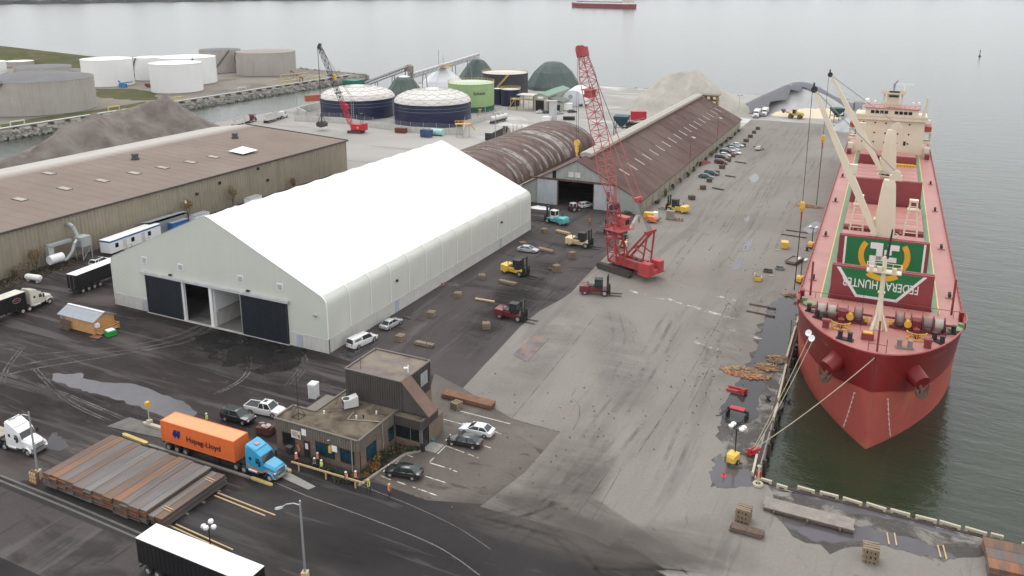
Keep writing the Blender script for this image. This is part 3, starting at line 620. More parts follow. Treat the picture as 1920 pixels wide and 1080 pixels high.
# covered conveyor head at the far end of the ridge
t = T('end_hopper_house', 'orange-brown open timber frame at the far peak of the maroon-roofed shed', 'frame', (-80,353,0), WR)
b = M()
for x in (-2.5,0,2.5,5): b.bx(x-.2,x+.2,0,4.5,0,12.5)
b.build('frame_post', pm('orange_timber', (.3,.17,.07), .8, var=.2), t)
b = M(); [b.bx(-3,5.5,-.3,4.8,z,z+.35) for z in (8.5,10.2,12.2)]; b.build('frame_beam', MATS['orange_timber'], t)
b = M(); b.bx(-3.4,6,-.6,5.2,12.6,12.9); b.build('frame_roof', pm('weathered_board', (.2,.17,.13), .85), t)

# ---------------------------------------------------------------- barrel-roofed shed
bs_ = T('barrel_shed', 'barrel-roofed brown shed streaked with pale corroded roof sheets', 'shed', (-95.3,176,0))
QC, QA, QZ, QR_, QL = -14.2, 14.2, 4.6, 8.2, 85.5
def arc(t, o=0): return (QC+(QA+o)*math.cos(t), QZ+(QR_+o)*math.sin(t))
barrel = pm('weathered_barrel_roof', (.105,.065,.055), .85, var=.3, sc=.5, stain=(.2,.15,.125), samt=.7, ssc=.1, sth=.5)
pale_sheet = pm('pale_corroded_sheet', (.31,.285,.265), .8, var=.2, sc=.6, stain=(.13,.085,.072), samt=.9, ssc=.45, sth=.5)
K = 18
b = M(); b.loft([[(*((lambda p: (p[0], y, p[1]))(arc(math.pi*i/28))),) for i in range(29)] for y in (.02, QL/K-.05)], caps=False, closed=False)
b.loft([[(*((lambda p: (p[0], y, p[1]))(arc(math.pi*i/28, .05))),) for i in range(29)] for y in (QL/K-.2, QL/K+.02)], caps=False, closed=False)
bm_ = b.mesh('roof_bay', barrel, smooth=True)
for i in range(K): o = link('roof_bay', bm_, bs_); o.location = (0, i*QL/K, 0)
rq = random.Random(11)
def strip(y, w_, a0, a1, nm='corroded_sheet', mt=pale_sheet):
    b = M(); n = 14
    b.loft([[(*((lambda p: (p[0], yy+rq.uniform(-.12,.12), p[1]))(arc(a0+(a1-a0)*i/n, .07))),) for i in range(n+1)] for yy in (y, y+w_)], caps=False, closed=False); b.build(nm, mt, bs_, smooth=True)
for y, w_, a0, a1 in ((24,1.2,.1,.75),(27,1.0,.06,.95),(32.5,2.6,.1,1.25),(31,.7,.6,1.5),(40,1.1,.1,.95),(44,1.4,.12,1.15),(48.5,.9,.08,.8),(50.5,1.0,.1,.7),(54,1.5,.08,1.35),(58.5,4.6,.12,1.75),(65,.9,.3,1.4),(68,1.6,.15,1.2),(73,.6,.4,1.0),(83.6,1.0,.15,1.3)): strip(y, w_, a0, a1)
for i in range(26): strip(12+2.8*i+rq.uniform(-.8,.8), .35, 1.35+.22*(i%3), 1.55+.22*(i%3), 'roof_light', sky_m)
b = M()
for y in (0, QL): b.add([(*((lambda p: (p[0], y, p[1]))(arc(math.pi*i/28))),) for i in range(29)]+[(-28.4,y,0),(0,y,0)], [tuple(range(31))])
b.build('end_wall', pm('brown_end_cladding', (.16,.11,.095), .8, var=.15), bs_)
b = M(); b.bx(-.1,.15,0,QL,0,4.6); b.bx(-28.5,-28.3,0,QL,0,4.6); b.build('side_wall', shed_wall, bs_)
b = M(); b.bx(.1,.9,0,QL,4.3,4.7); b.build('gutter', pm('pale_gutter', (.42,.36,.28), .8, var=.25, stain=(.15,.1,.08), samt=.8, ssc=.3), bs_)

# ---------------------------------------------------------------- brown office building
of = T('office_building', 'low brown brick office with flat dirty roofs and a ribbed upper storey', 'office building', (-69.2,73,0))
brickm = pm('buff_brick', (.2,.145,.11), .9, var=.16, sc=3, stain=(.13,.1,.08), samt=.5, ssc=.4)
ribm = pm('ribbed_fascia', (.175,.155,.125), .6, var=.1, sc=.6, streak=(.1,.085,.07), stamt=.5)
ribd = pm('dark_ribbed_fascia', (.075,.065,.06), .6, var=.12, sc=.6, streak=(.045,.04,.036), stamt=.5)
roofd = pm('dirty_flat_roof', (.085,.066,.05), .95, var=.4, sc=.6, stain=(.21,.175,.125), samt=.8, ssc=.3, sth=.47, spec=.2)
roofw = pm('wet_flat_roof', (.13,.09,.08), .5, var=.35, sc=.5, stain=(.19,.155,.1), samt=.9, ssc=.25, sth=.48)
capm = pm('roof_kerb', (.15,.13,.11), .6, var=.12)
LX0, LX1, LY0, LY1, LZ = -69.1, -56.1, 72.9, 83.0, 4.45
def course(b, p, q, z0, z1, th=.22):
    b.beam((p[0],p[1],(z0+z1)/2),(q[0],q[1],(z0+z1)/2),th,z1-z0)
def brick_wall(nm, p, q, z0, z1):
    """courses of stretchers with recessed joints, each course proud of the bed behind it"""
    b = M(); course(b, p, q, z0, z1, .18); n = int((z1-z0)/.3)
    for i in range(n): course(b, p, q, z0+i*.3+.02, z0+i*.3+.28, .22)
    b.build(nm, brickm, of, world=True)
wz = 3.0
brick_wall('front_wall', (LX0,LY0+.3), (LX1,LY0+.3), 0, wz); brick_wall('side_wall', (LX1-.15,LY0+.42), (LX1-.15,LY1), 0, wz); brick_wall('side_wall', (LX0+.15,LY0+.42), (LX0+.15,LY1), 0, wz); 
b = M(); ribbed(b, (LX0,LY0), (LX1,LY0), wz-.1, LZ, .36, .1); ribbed(b, (LX1,LY0), (LX1,LY1), wz-.1, LZ, .36, .1); ribbed(b, (LX0,76.4), (LX0,LY0), wz-.1, LZ, .36, .1); b.bx(LX0+.02,LX1-.02,LY0+.02,LY1-.02,wz-.1,wz); b.build('fascia', ribm, of, world=True)
roofpts = [(LX0,LY0),(LX1,LY0),(LX1,LY1),(-65.4,LY1),(-65.4,76.5),(LX0,76.5)]
b = M(); b.prism(roofpts, LZ-.3, LZ-.08); b.build('flat_roof', roofd, of, world=True)
b = M()
for p, q in zip(roofpts, roofpts[1:]+roofpts[:1]): b.beam((*p,LZ),(*q,LZ),.26,.16)
b.build('roof_edge', capm, of, world=True)
brick_wall('rear_wall', (-65.4,76.5), (-65.4,83), 0, 4.1)
# upper storey
TX0, TX1, TY0, TY1, TZ = -64.3, -55.4, 81.6, 88.6, 8.5
b = M(); ribbed(b, (TX0,TY0), (TX1,TY0), 4.3, TZ, .36, .1); ribbed(b, (TX1,TY0), (TX1,TY1), 4.3, TZ, .36, .1); ribbed(b, (TX1,TY1), (TX0,TY1), 0, TZ, .36, .1); ribbed(b, (TX0,TY1), (TX0,TY0), 0, TZ, .36, .1); b.build('upper_cladding', ribd, of, world=True)
b = M(); b.bx(TX0+.05,TX1-.05,TY0+.05,TY1-.05,TZ-.25,TZ-.1); b.build('upper_roof', roofw, of, world=True)
b = M()
tp = [(TX0,TY0),(TX1,TY0),(TX1,TY1),(TX0,TY1)]
for p, q in zip(tp, tp[1:]+tp[:1]): b.beam((*p,TZ),(*q,TZ),.24,.14)
b.build('roof_edge', capm, of, world=True)
brick_wall('lower_wall', (TX1+.02,TY0+2), (TX1+.02,TY1), 0, 4.3)
b = M(); b.bx(TX1+.06,TX1+.12,86.0,87.7,5.7,7.6); b.build('window', pm('hazy_glass', (.3,.33,.33), .12), of, world=True)
b = M(); b.bx(TX1+.06,TX1+.12,84.2,85.3,5.2,7.6); b.build('window', dark_glass, of, world=True)
# sloped stair enclosure running down over the entrance
b = M(); b.add([(TX1+.05,TY0,TZ-.1),(TX1+3.9,TY0,4.4),(TX1+.05,TY0,4.4),(TX1+.05,TY0+2.0,TZ-.1),(TX1+3.9,TY0+2.0,4.4),(TX1+.05,TY0+2.0,4.4)],[(0,2,1),(3,4,5),(0,3,5,2),(1,2,5,4)]); b.build('stair_enclosure', ribd, of, world=True)
b = M(); b.add([(TX1+.0,TY0-.12,TZ),(TX1+4.05,TY0-.12,4.4),(TX1+4.05,TY0+2.1,4.4),(TX1+.0,TY0+2.1,TZ),(TX1+.0,TY0-.12,TZ+.12),(TX1+4.05,TY0-.12,4.52),(TX1+4.05,TY0+2.1,4.52),(TX1,TY0+2.1,TZ+.12)],[(0,1,2,3),(4,7,6,5),(0,4,5,1),(3,2,6,7),(1,5,6,2)]); b.build('stair_roof', pm('rusty_metal_roof', (.16,.1,.075), .7, var=.2, sc=.6), of, world=True)
# entrance porch
PX0, PX1, PY0, PY1, PZ = -56.1, -51.9, 80.6, 84.6, 4.2
b = M(); ribbed(b, (PX0,PY0), (PX1,PY0), 2.9, PZ, .36, .1); ribbed(b, (PX1,PY0), (PX1,PY1), 2.9, PZ, .36, .1); b.bx(PX0,PX1-.02,PY0+.02,PY1,2.85,2.95); b.build('porch_fascia', ribd, of, world=True)
b = M(); b.bx(PX0,PX1-.02,PY0+.02,PY1,PZ-.25,PZ-.08); b.build('porch_roof', roofd, of, world=True)
b = M(); b.beam((PX0,PY0,PZ),(PX1,PY0,PZ),.2,.14); b.beam((PX1,PY0,PZ),(PX1,PY1+.1,PZ),.2,.14); b.build('roof_edge', capm, of, world=True)
brick_wall('porch_wall', (PX0,PY0+.3), (PX1,PY0+.3), 0, 1.0); brick_wall('porch_wall', (PX1-.2,PY0+1.9), (PX1-.2,PY1+1.5), 0, 2.9)
b = M(); b.bx(PX0+.1,PX1-.5,PY0+.25,PY0+.32,1.0,2.9); b.build('porch_window', dark_glass, of, world=True)
b = M(); b.bx(PX0+2.3,PX0+2.4,PY0+.2,PY0+.25,1.0,2.9); b.bx(PX0,PX1-.4,PY0+.2,PY0+.25,2.8,2.9); b.bx(PX1-.5,PX1-.1,PY0+.15,PY0+.45,0,2.9); b.build('porch_frame', capm, of, world=True)
b = M(); b.bx(PX1-.2,PX1-.1,PY0+.6,PY0+1.7,.1,2.5); b.build('front_door', dark_glass, of, world=True)
b = M(); b.bx(PX1-.05,PX1+1.9,PY0+.2,PY0+2.3,.0,.18); b.build('door_step', pm('step_concrete', (.3,.28,.25), .85), of, world=True)
def window(x0, x1, y, z0, z1, axis='x', mt=None):
    b = M(); f = M(); mt = mt or pm('blue_window', (.015,.05,.075), .1, var=.4, sc=.6)
    if axis == 'x':
        b.bx(x0,x1,y-.03,y,z0,z1); [f.bx(*a) for a in ((x0-.08,x1+.08,y-.07,y+.02,z1,z1+.09),(x0-.08,x1+.08,y-.1,y+.02,z0-.1,z0),(x0-.08,x0,y-.07,y+.02,z0,z1),(x1,x1+.08,y-.07,y+.02,z0,z1),((x0+x1)/2-.03,(x0+x1)/2+.03,y-.06,y,z0,z1))]
    else:
        b.bx(y,y+.03,x0,x1,z0,z1); [f.bx(*a) for a in ((y-.02,y+.07,x0-.08,x1+.08,z1,z1+.09),(y-.02,y+.1,x0-.08,x1+.08,z0-.1,z0),(y-.02,y+.07,x0-.08,x0,z0,z1),(y-.02,y+.07,x1,x1+.08,z0,z1))]
    o = b.build('window', mt, of, world=True); f.build('window_frame', dark_metal, o).matrix_parent_inverse = Matrix.Identity(4)
FY = LY0+.18
for x0, x1, mt in ((-68.0,-66.2,dark_glass),(-62.7,-60.0,None),(-58.9,-57.0,None)): window(x0, x1, FY, 1.0, 2.6, 'x', mt)
window(74.6, 76.5, LX1-.04, .9, 2.6, 'y'); window(79.4, 80.4, LX1-.04, 1.0, 2.7, 'y')
b = M(); b.bx(-64.7,-63.7,FY-.05,FY,.05,2.3); b.build('front_door', pm('dark_door', (.03,.028,.027), .5), of, world=True)
b = M(); b.bx(-64.45,-64.0,FY-.07,FY-.05,1.2,2.0); b.build('door_notice', white_trim, of, world=True)
sg = M(); sg.bx(-66.4,-64.9,LY0-.12,LY0-.06,2.45,3.55); sgo = sg.build('notice_board', pm('sign_cream', (.7,.66,.58), .5), of, world=True)
b = M(); [b.bx(-66.2,-65.3,LY0-.14,LY0-.12,3.3-.16*i,3.36-.16*i) for i in range(4)]; b.bx(-65.25,-65.0,LY0-.14,LY0-.12,2.6,3.1); b.build('notice_print', pm('sign_print', (.3,.12,.08), .6), of, world=True)
b = M(); b.bx(-64.7,-64.0,LY0-.12,LY0-.06,3.2,4.05); b.build('small_sign', white_trim, of, world=True)
b = M(); b.tube((-57,LY0-.15,.1),(-57,LY0-.15,4.4),.07); b.tube((-56.0,77.9,.8),(-56.0,77.9,4.4),.06); b.build('downpipe', pm('pipe_cream', (.32,.29,.25), .6), of, world=True)
# rooftop plant
t = T('rooftop_unit', 'pale grey air handling unit on the low office roof', 'air conditioner', (-62.2,79.6,LZ-.08), R(52))
b = M(); b.bx(-.95,.95,-.65,.65,.15,1.25); b.build('casing', pm('hvac_grey', (.55,.55,.53), .5, var=.06), t)
b = M(); b.ext([(-.2,1.25),(.95,1.25),(.95,1.5)], -.6, .6, 'y'); b.build('hood', MATS['hvac_grey'], t)
b = M(); b.cyl((-.5,0,1.25),.42,.06,14); b.build('fan_grille', dark_metal, t)
b = M(); b.bx(-.97,-.95,-.5,.5,.3,1.1); b.build('side_grille', dark_metal, t); b = M(); b.bx(-.9,.9,-.6,-.5,0,.15); b.bx(-.9,.9,.5,.6,0,.15); b.build('rail', dark_metal, t)
t = T('roof_antenna', 'black tripod antenna mast on the front roof of the office', 'antenna', (-66.6,74.6,LZ-.08))
b = M(); b.tube((0,0,0),(0,0,6.0),.04); b.build('mast', dark_metal, t)
for a in range(4):
    x, y = .85*math.cos(a*math.pi/2+.7), .85*math.sin(a*math.pi/2+.7); x2, y2 = .85*math.cos(a*math.pi/2+2.27), .85*math.sin(a*math.pi/2+2.27)
    b = M(); b.tube((x,y,.05),(0,0,1.7),.035); b.tube((x,y,.05),(x2,y2,.05),.04); b.build('leg', dark_metal, t)
b = M(); b.tube((-.5,0,5.2),(.5,0,5.2),.03); b.tube((-.3,0,5.7),(.3,0,5.7),.03); b.build('cross_arm', dark_metal, t)
pole_m = pm('thin_pole', (.12,.11,.1), .6)
for (x, y, hgt, lab) in ((-62.5,82.6,3.4,'thin pole standing on the upper office roof near its front left'),(-63.8,87.9,2.2,'thin pole at the rear left corner of the upper office roof'),(-55.7,88.3,3.4,'thin pole at the rear right corner of the upper office roof')):
    b = M(); b.tube((0,0,0),(0,0,hgt),.045); b.box((0,0,hgt),(.16,.16,.2)); o = b.build('roof_pole', pole_m); o.location = (x,y,TZ-.1); tag(o, lab, 'pole', 'poles on the office roof')
t = T('satellite_dish', 'small white dish and whip antennas at the right edge of the upper office roof', 'antenna', (-56,83.6,TZ-.1))
b = M(); b.tube((0,0,0),(0,0,1.3),.05); b.build('mast', galv, t); b = M(); b.tube((0,.5,.2),(.05,.5,1.2),.09); b.lathe((0,0,1.0),[(.02,0),(.3,.1)],12); b.build('dish', white_trim, t)
for i, (x, y, lab) in enumerate(((-64.1,76.6,'short white vent stub left of the rooftop unit'),(-59.6,77.4,'short white vent stub in front of the rooftop unit by the pipe bend'),(-58.9,77.9,'short dark-topped vent stub right of the pipe bend on the low roof'),(-58.0,79.5,'short white vent stub close to the upper storey on the low roof'))):
    b = M(); b.cyl((0,0,0),.1,.45,8); o = b.build('vent_stub', white_trim if i != 2 else dark_metal); o.location = (x,y,LZ-.08); tag(o, lab, 'roof vent', 'vents on the low office roof')
b = M(); b.path([(-60.8,78.4,LZ+.05),(-60.4,76.6,LZ+.05),(-56.3,77.9,LZ+.05)],.06); tag(b.build('roof_pipe', MATS['pipe_cream']), 'bent cream pipe lying across the low office roof', 'pipe')

# ---------------------------------------------------------------- tanks, domes and stockpiles
grey_tank = pm('stained_tank_grey', (.4,.37,.33), .75, var=.06, sc=.2, streak=(.26,.22,.18), stamt=.45, stain=(.5,.47,.43), samt=.4, ssc=.06)
white_tank = pm('white_tank', (.82,.82,.8), .5, var=.02, sc=.2, streak=(.7,.69,.66), stamt=.3)
navy_tank = pm('navy_tank', (.012,.016,.055), .4, var=.12, sc=.2, streak=(.02,.025,.055), stamt=.3)
black_tank = pm('black_tank', (.028,.03,.038), .5, var=.2, sc=.2, streak=(.07,.07,.08), stamt=.5)
green_tank = pm('pale_green_tank', (.3,.44,.2), .5, var=.04, sc=.2)
roof_grey = pm('tank_roof_grey', (.13,.13,.135), .7, var=.12, sc=.1)
pale_roof = pm('pale_tank_roof', (.6,.56,.52), .6, var=.06, sc=.3, stain=(.4,.37,.34), samt=.4, ssc=.15)
rail_y = pm('rail_yellow', (.55,.42,.12), .5)
def tank(label, t, mt, roofm, cone=.08, group=None, courses=5, name='storage_tank', stairs=None, rail=None, roofs=True, z0=0):
    x, y, r, hgt = t; tk = T(name, label, 'tank', (x, y, z0), 0, group)
    b = M(); ch = hgt/courses
    for i in range(courses):
        o = .02*(i % 2)
        b.lathe((0,0,0), [(r-o, i*ch), (r-o, (i+1)*ch-.02), (r-.06, (i+1)*ch-.01)], 56)
    b.build('shell', mt, tk, smooth=True)
    b = M(); b.lathe((0,0,0), [(r+.12,hgt-.2),(r+.12,hgt),(r-.1,hgt),(r-.1,hgt-.2)], 56); b.build('rim', mt, tk)
    if roofs:
        b = M(); b.lathe((0,0,0), [(r-.05, hgt-.05)]+[(r*(1-k/5), hgt+cone*r*math.sin(math.pi/2*k/5)) for k in range(1,5)]+[(.05, hgt+cone*r)], 40); b.build('roof', roofm, tk, smooth=True)
    if stairs is not None:
        a0, a1 = stairs; b = M(); n = 22
        for s_ in (0,1.0):
            pts = [((r+.5)*math.cos(a0+(a1-a0)*i/n), (r+.5)*math.sin(a0+(a1-a0)*i/n), .3+s_+(hgt-.3)*i/n) for i in range(n+1)]
            b.path(pts, .3 if not s_ else .08, 4)
        b.build('stair', pm('stair_dark', (.09,.08,.075), .7) if rail is None else rail_y, tk)
    if rail:
        b = M(); n = 40
        for zz in (.55,1.1): b.path([(r*math.cos(2*math.pi*i/n), r*math.sin(2*math.pi*i/n), hgt+zz) for i in range(n+1)], .05, 4)
        for i in range(n): b.tube((r*math.cos(2*math.pi*i/n), r*math.sin(2*math.pi*i/n), hgt),(r*math.cos(2*math.pi*i/n), r*math.sin(2*math.pi*i/n), hgt+1.1),.05,4)
        b.build('railing', rail, tk)
    return tk
GS = 'tanks on the spit'
tank('big grey tank with a brown diagonal stair at the left edge', (-381.10, 259.71, 25.54, 15.29), grey_tank, roof_grey, .1, GS, 6, stairs=(R(-103),R(-64)))
tank('white tank with the blue lift standing at its foot', (-438.41, 345.53, 14.32, 15.53), white_tank, white_tank, .05, GS)
tank('white tank set back in the gap between two other white tanks', (-439.57, 378.29, 9.71, 13.93), white_tank, white_tank, .06, GS, stairs=(R(-150),R(-95)))
tank('largest white tank standing behind the frontmost white tank', (-403.95, 374.62, 17.10, 15.79), white_tank, white_tank, .05, GS, stairs=(R(-70),R(-30)))
tank('frontmost white tank nearest the pipe run and the channel', (-377.54, 341.85, 13.95, 15.81), white_tank, white_tank, .05, GS)
tank('grey concrete-toned tank with a dark diagonal stair next to the white tanks', (-436.60, 435.30, 13.76, 15.10), grey_tank, roof_grey, .05, GS, stairs=(R(-70),R(-20)))
tank('grey tank standing farthest along the spit with a pale rim', (-397.85, 437.64, 19.58, 14.93), grey_tank, pm('rusty_tank_roof', (.3,.26,.22), .8, var=.1), .04, GS, stairs=(R(-170),R(-120)))
tank('low grey-roofed tank seen just above the big grey tank', (-541.09, 375.56, 17.60, 4.24), grey_tank, roof_grey, .06, GS, 3)
tank('white tank cut by the left edge of the view', (-568.46, 353.16, 12.47, 8.07), white_tank, white_tank, .05, GS, 4)
tank('low dark-topped tank farthest left under the grass hill', (-599.44, 397.95, 9.88, 3.85), grey_tank, white_tank, .03, GS, 2)
t = T('yellow_walkway', 'yellow stair head on the rim of the big grey tank', 'walkway', (-391.89, 268.81, 12.50), R(30)); b = M(); b.bx(-1,1,-2.5,2.5,0,.3); b.build('deck', yellow_paint, t)
b = M(); [b.bx(x-.1,x+.1,-2.5,2.5,.3,2.4) for x in (-1,1)]; b.build('side_panel', yellow_paint, t)

def dome_roof(t, hgt, rise, r, mt, ribm_, tk):
    b = M(); b.lathe((0,0,0), [(r*math.cos(a), hgt+rise*math.sin(a)) for a in [math.pi/2*i/9 for i in range(10)]], 48); b.build('dome', mt, tk, smooth=True)
    b = M(); n = 18
    for s_ in (-1, 1):
        for i in range(n):
            pts = []
            for k in range(8):
                a = math.pi/2*k/8; q = 2*math.pi*i/n + s_*k*.16
                pts.append((r*math.cos(a)*math.cos(q), r*math.cos(a)*math.sin(q), hgt+rise*math.sin(a)+.03))
            b.path(pts, .09, 4)
    for k in (2,4,6):
        a = math.pi/2*k/8; b.path([(r*math.cos(a)*math.cos(2*math.pi*i/36), r*math.cos(a)*math.sin(2*math.pi*i/36), hgt+rise*math.sin(a)+.03) for i in range(37)], .08, 4)
    b.build('dome_rib', ribm_, tk)
GB = 'navy tanks behind the wall'
dome_w = pm('dome_panels', (.68,.65,.61), .5, var=.04, sc=.3, stain=(.58,.54,.5), samt=.4, ssc=.12)
ribg = pm('dome_rib_grey', (.44,.405,.38), .5)
for lab, t, rise in (('navy tank with a pale panelled dome, behind the small black-boomed crane', (-229.93, 311.45, 16.97, 8.52), 5.2),('navy tank with a pale geodesic dome, in front of the green tank', (-187.86, 308.19, 16.63, 9.41), 5.6)):
    tk = tank(lab, t, navy_tank, dome_w, 0, GB, 4, roofs=False)
    dome_roof(t, t[3], rise, t[2], dome_w, ribg, tk)
    b = M()
    for zz in (t[3]-1.6, t[3]-3.0): b.lathe((0,0,0), [(t[2]+.12,zz),(t[2]+.12,zz+.22)], 56)
    b.build('wind_girder', pm('girder_blue', (.12,.15,.22), .5), tk)
    a = R(-62) if '603' in lab or 'panelled' in lab else R(-160)
    b = M(); x, y = (t[2]+.5)*math.cos(a), (t[2]+.5)*math.sin(a)
    for k in (-.6,.6): b.tube((x+k,y,0),(x+k,y,t[3]+.5),.1)
    for k in range(int(t[3]/.9)): b.bx(x-.6,x+.6,y-.05,y+.05,k*.9,k*.9+.12)
    b.build('ladder', galv, tk)
g_ = (-190.91, 348.71, 11.02, 13.23)
tk = tank('pale green tank with dark green foot and lettering on its shell', g_, green_tank, pm('green_tank_top', (.5,.58,.42), .5), .05, None, 5, rail=rail_y)
b = M(); b.lathe((0,0,0), [(g_[2]+.06,0),(g_[2]+.06,2.6)], 56); b.build('foot_band', pm('dark_green', (.01,.1,.07), .5), tk, smooth=True)
def wrap_text(txt, r, z, ang, size, mt, tk):
    me = text_mesh(txt, size, .02, 1.05, .03)
    for v_ in me.vertices:
        a = ang+v_.co.x/r; v_.co = Vector(((r+.06+v_.co.z)*math.cos(a), (r+.06+v_.co.z)*math.sin(a), z+v_.co.y))
    me.materials.append(mt); return link('lettering', me, tk)
wrap_text('Sylvaite', g_[2], g_[3]*.68, math.atan2(-g_[1], -g_[0])+.36, 1.9, dark_metal, tk)
tank('tall black tank with a pale railed roof behind the green tank', (-202.56, 408.73, 12.60, 11.96), black_tank, pale_roof, .04, None, 5, rail=rail_y, stairs=(R(-100),R(-55)))
tank('short dark blue tank with railed top at the foot of the tall black tank', (-180.51, 370.52, 4.91, 8.16), navy_tank, pale_roof, .03, None, 4, rail=rail_y)
tank('narrow dark blue tank wedged between the green tank and another short blue tank', (-187.68, 370.83, 2.68, 8.00), navy_tank, pale_roof, .03, None, 4)
# containment wall and fence in front of the navy tanks
cw = T('containment_wall', 'long low concrete wall with fence posts in front of the navy tanks', 'wall', (*(-205.73, 288.67),0))
wl = [(-245.36, 285.43), (-223.24, 289.62), (-203.34, 285.26), (-182.79, 282.14), (-160.59, 286.01), (-170.56, 305.73), (-169.35, 337.82)]
b = M()
for p, q in zip(wl, wl[1:]):
    L = (Vector(q)-Vector(p)).length; n = max(1, int(L/5)); pv, qv = Vector(p), Vector(q)
    for i in range(n):
        a_, c_ = pv.lerp(qv, i/n), pv.lerp(qv, (i+1)/n); d = (c_-a_).normalized()*.05
        bb = M(); bb.beam((a_.x+d.x,a_.y+d.y,1.15),(c_.x-d.x,c_.y-d.y,1.15),.35,2.3); bb.build('wall_panel', concrete, cw, world=True)
        b.tube((a_.x,a_.y,2.3),(a_.x,a_.y,4.3),.07,5)
b.build('fence_posts', galv, cw, world=True)
fm_, nt, bs = nodes_of('chain_link'); bs.inputs['Base Color'].default_value = (.3,.32,.33,1); bs.inputs['Alpha'].default_value = .18
b = M()
for p, q in zip(wl, wl[1:]): b.quad((*p,2.3),(*q,2.3),(*q,4.2),(*p,4.2))
b.build('chain_link_mesh', fm_, cw, world=True)
t = T('storage_bay', 'low concrete storage bay left of the navy tanks by the channel', 'wall', (*(-255.15, 305.31),0))
b = M(); b.beam((*(-256.77, 300.83),1.6),(*(-259.54, 320.60),1.6),.6,3.2); b.build('bay_wall', concrete, t, world=True)
b = M(); b.beam((*(-256.77, 300.83),1.6),(*(-244.65, 292.53),1.6),.6,3.2); b.build('end_wall', concrete, t, world=True)
t = T('rust_container', 'rust-orange container on the low wall beside the left navy tank', 'container', (*(-266.62, 325.35),0), R(60)); b = M(); b.bx(-4.5,4.5,-1.2,1.2,2.6,5.6); b.build('box', pm('rust_orange', (.4,.1,.05), .7, var=.2), t); b = M(); b.bx(-4.6,4.6,-1.3,1.3,0,2.6); b.build('plinth', concrete, t)

# fabric domes
def faceted_dome(label, c, r, hgt, mt, top=.22, n=10, capm_=None, belly=.62):
    t = T('fabric_dome', label, 'dome', (*c, 0))
    b = M(); prof_ = [(r,0),(r*.97,hgt*.12),(r*.84,hgt*.36),(r*belly,hgt*.64),(r*(top+.16),hgt*.88),(r*top,hgt)]
    b.lathe((0,0,0), prof_, n); b.build('cover', mt, t)
    b = M(); b.lathe((0,0,0), [(r*top+.05,hgt-.1),(r*top*.6,hgt+.5),(.05,hgt+.7)], n); b.build('top_cap', capm_ or mt, t)
    b = M()
    for i in range(n): b.path([(q*math.cos(2*math.pi*i/n), q*math.sin(2*math.pi*i/n), z) for q, z in prof_], .12, 4)
    b.build('seam', mt, t); return t
dgreen = pm('dome_green', (.062,.092,.08), .6, var=.12, sc=.1, streak=(.16,.18,.17), stamt=.5, stain=(.12,.15,.14), samt=.5, ssc=.05)
dwhite = pm('dome_white', (.72,.74,.76), .6, var=.05, sc=.1, streak=(.55,.57,.6), stamt=.5)
GD = 'fabric storage domes on the pier'
def fd(label, t, mt, **k):
    o = faceted_dome(label, (t[0], t[1]), t[2], t[3], mt, **k); o['group'] = GD; return o
fd('green faceted storage dome half hidden between the two navy tanks', (-245.40, 373.99, 10.84, 10.85), dgreen, top=.3, capm_=dwhite)
fd('white conical storage dome behind the pale green tank', (-246.54, 416.41, 13.30, 12.90), dwhite, top=.06, belly=.52, n=14)
fd('grey-green storage dome under the upper end of the conveyor', (-241.57, 449.84, 12.75, 13.95), dgreen, top=.25)
fd('largest dark green storage dome, right of the tall black tank', (-189.49, 445.06, 16.58, 14.91), dgreen, top=.28, belly=.68)
# conveyors
gal_m = pm('conveyor_grey', (.2,.21,.2), .6, .2, var=.15); roofc = pm('conveyor_cover', (.5,.5,.48), .5, var=.1)
def conveyor(label, p, q, bents):
    t = T('conveyor', label, 'conveyor', (p[0],p[1],0), 0, 'inclined conveyors')
    P_, Q_ = Vector(p), Vector(q)
    b = M(); b.beam(P_+Vector((0,0,.9)), Q_+Vector((0,0,.9)), 2.0, .8); b.build('cover', roofc, t, world=True)
    b = M(); n = 16; d = (Q_-P_).normalized(); s_ = Vector((0,0,1)).cross(d).normalized()
    for sg_ in (-1,1):
        o = s_*1.1*sg_
        b.beam(P_+o-Vector((0,0,1.2)), Q_+o-Vector((0,0,1.2)), .25); b.beam(P_+o+Vector((0,0,.3)), Q_+o+Vector((0,0,.3)), .25)
        for i in range(n):
            a_, c_ = P_.lerp(Q_, i/n)+o, P_.lerp(Q_, (i+1)/n)+o
            b.beam(a_-Vector((0,0,1.2)), c_+Vector((0,0,.3)), .15)
    b.build('truss', gal_m, t, world=True)
    for k in bents:
        c_ = P_.lerp(Q_, k); b = M()
        for sg_ in (-1,1): b.beam(c_+s_*1.0*sg_-Vector((0,0,1.2)), Vector((c_.x,c_.y,0))+s_*2.2*sg_, .35)
        b.build('trestle', gal_m, t, world=True)
    return t
yp = lambda t, y: (t[0], y, t[1])
conveyor('lower inclined conveyor rising to the transfer tower left of the white dome', (*(-282.09, 384.56),3), yp((-249.90, 14.49),385), (.35,.7))
conveyor('upper inclined conveyor passing over the white dome to the far green dome', yp((-249.68, 9.76),386), yp((-240.01, 16.88),448), (.2,.62,.85))
tt = T('transfer_tower', 'grey and rust transfer tower where the two conveyors meet', 'tower', (*(-249.90, 14.49)[:1],386,0))
b = M(); [b.bx(x-.2,x+.2,y-.2,y+.2,0,15.5) for x in (-1.5,1.5) for y in (-1.5,1.5)]; b.build('leg', gal_m, tt)
b = M(); b.bx(-1.8,1.8,-1.8,1.8,12.5,15.2); b.ext([(-1.8,15.2),(1.8,15.2),(0,16.2)], -1.8, 1.8); b.build('head_house', pm('rusty_grey', (.25,.2,.18), .8, var=.2), tt)
b = M(); b.tube((1.2,0,12.4),(2.2,0,8.5),.8,8,.6); b.build('chute', MATS['rusty_grey'], tt)
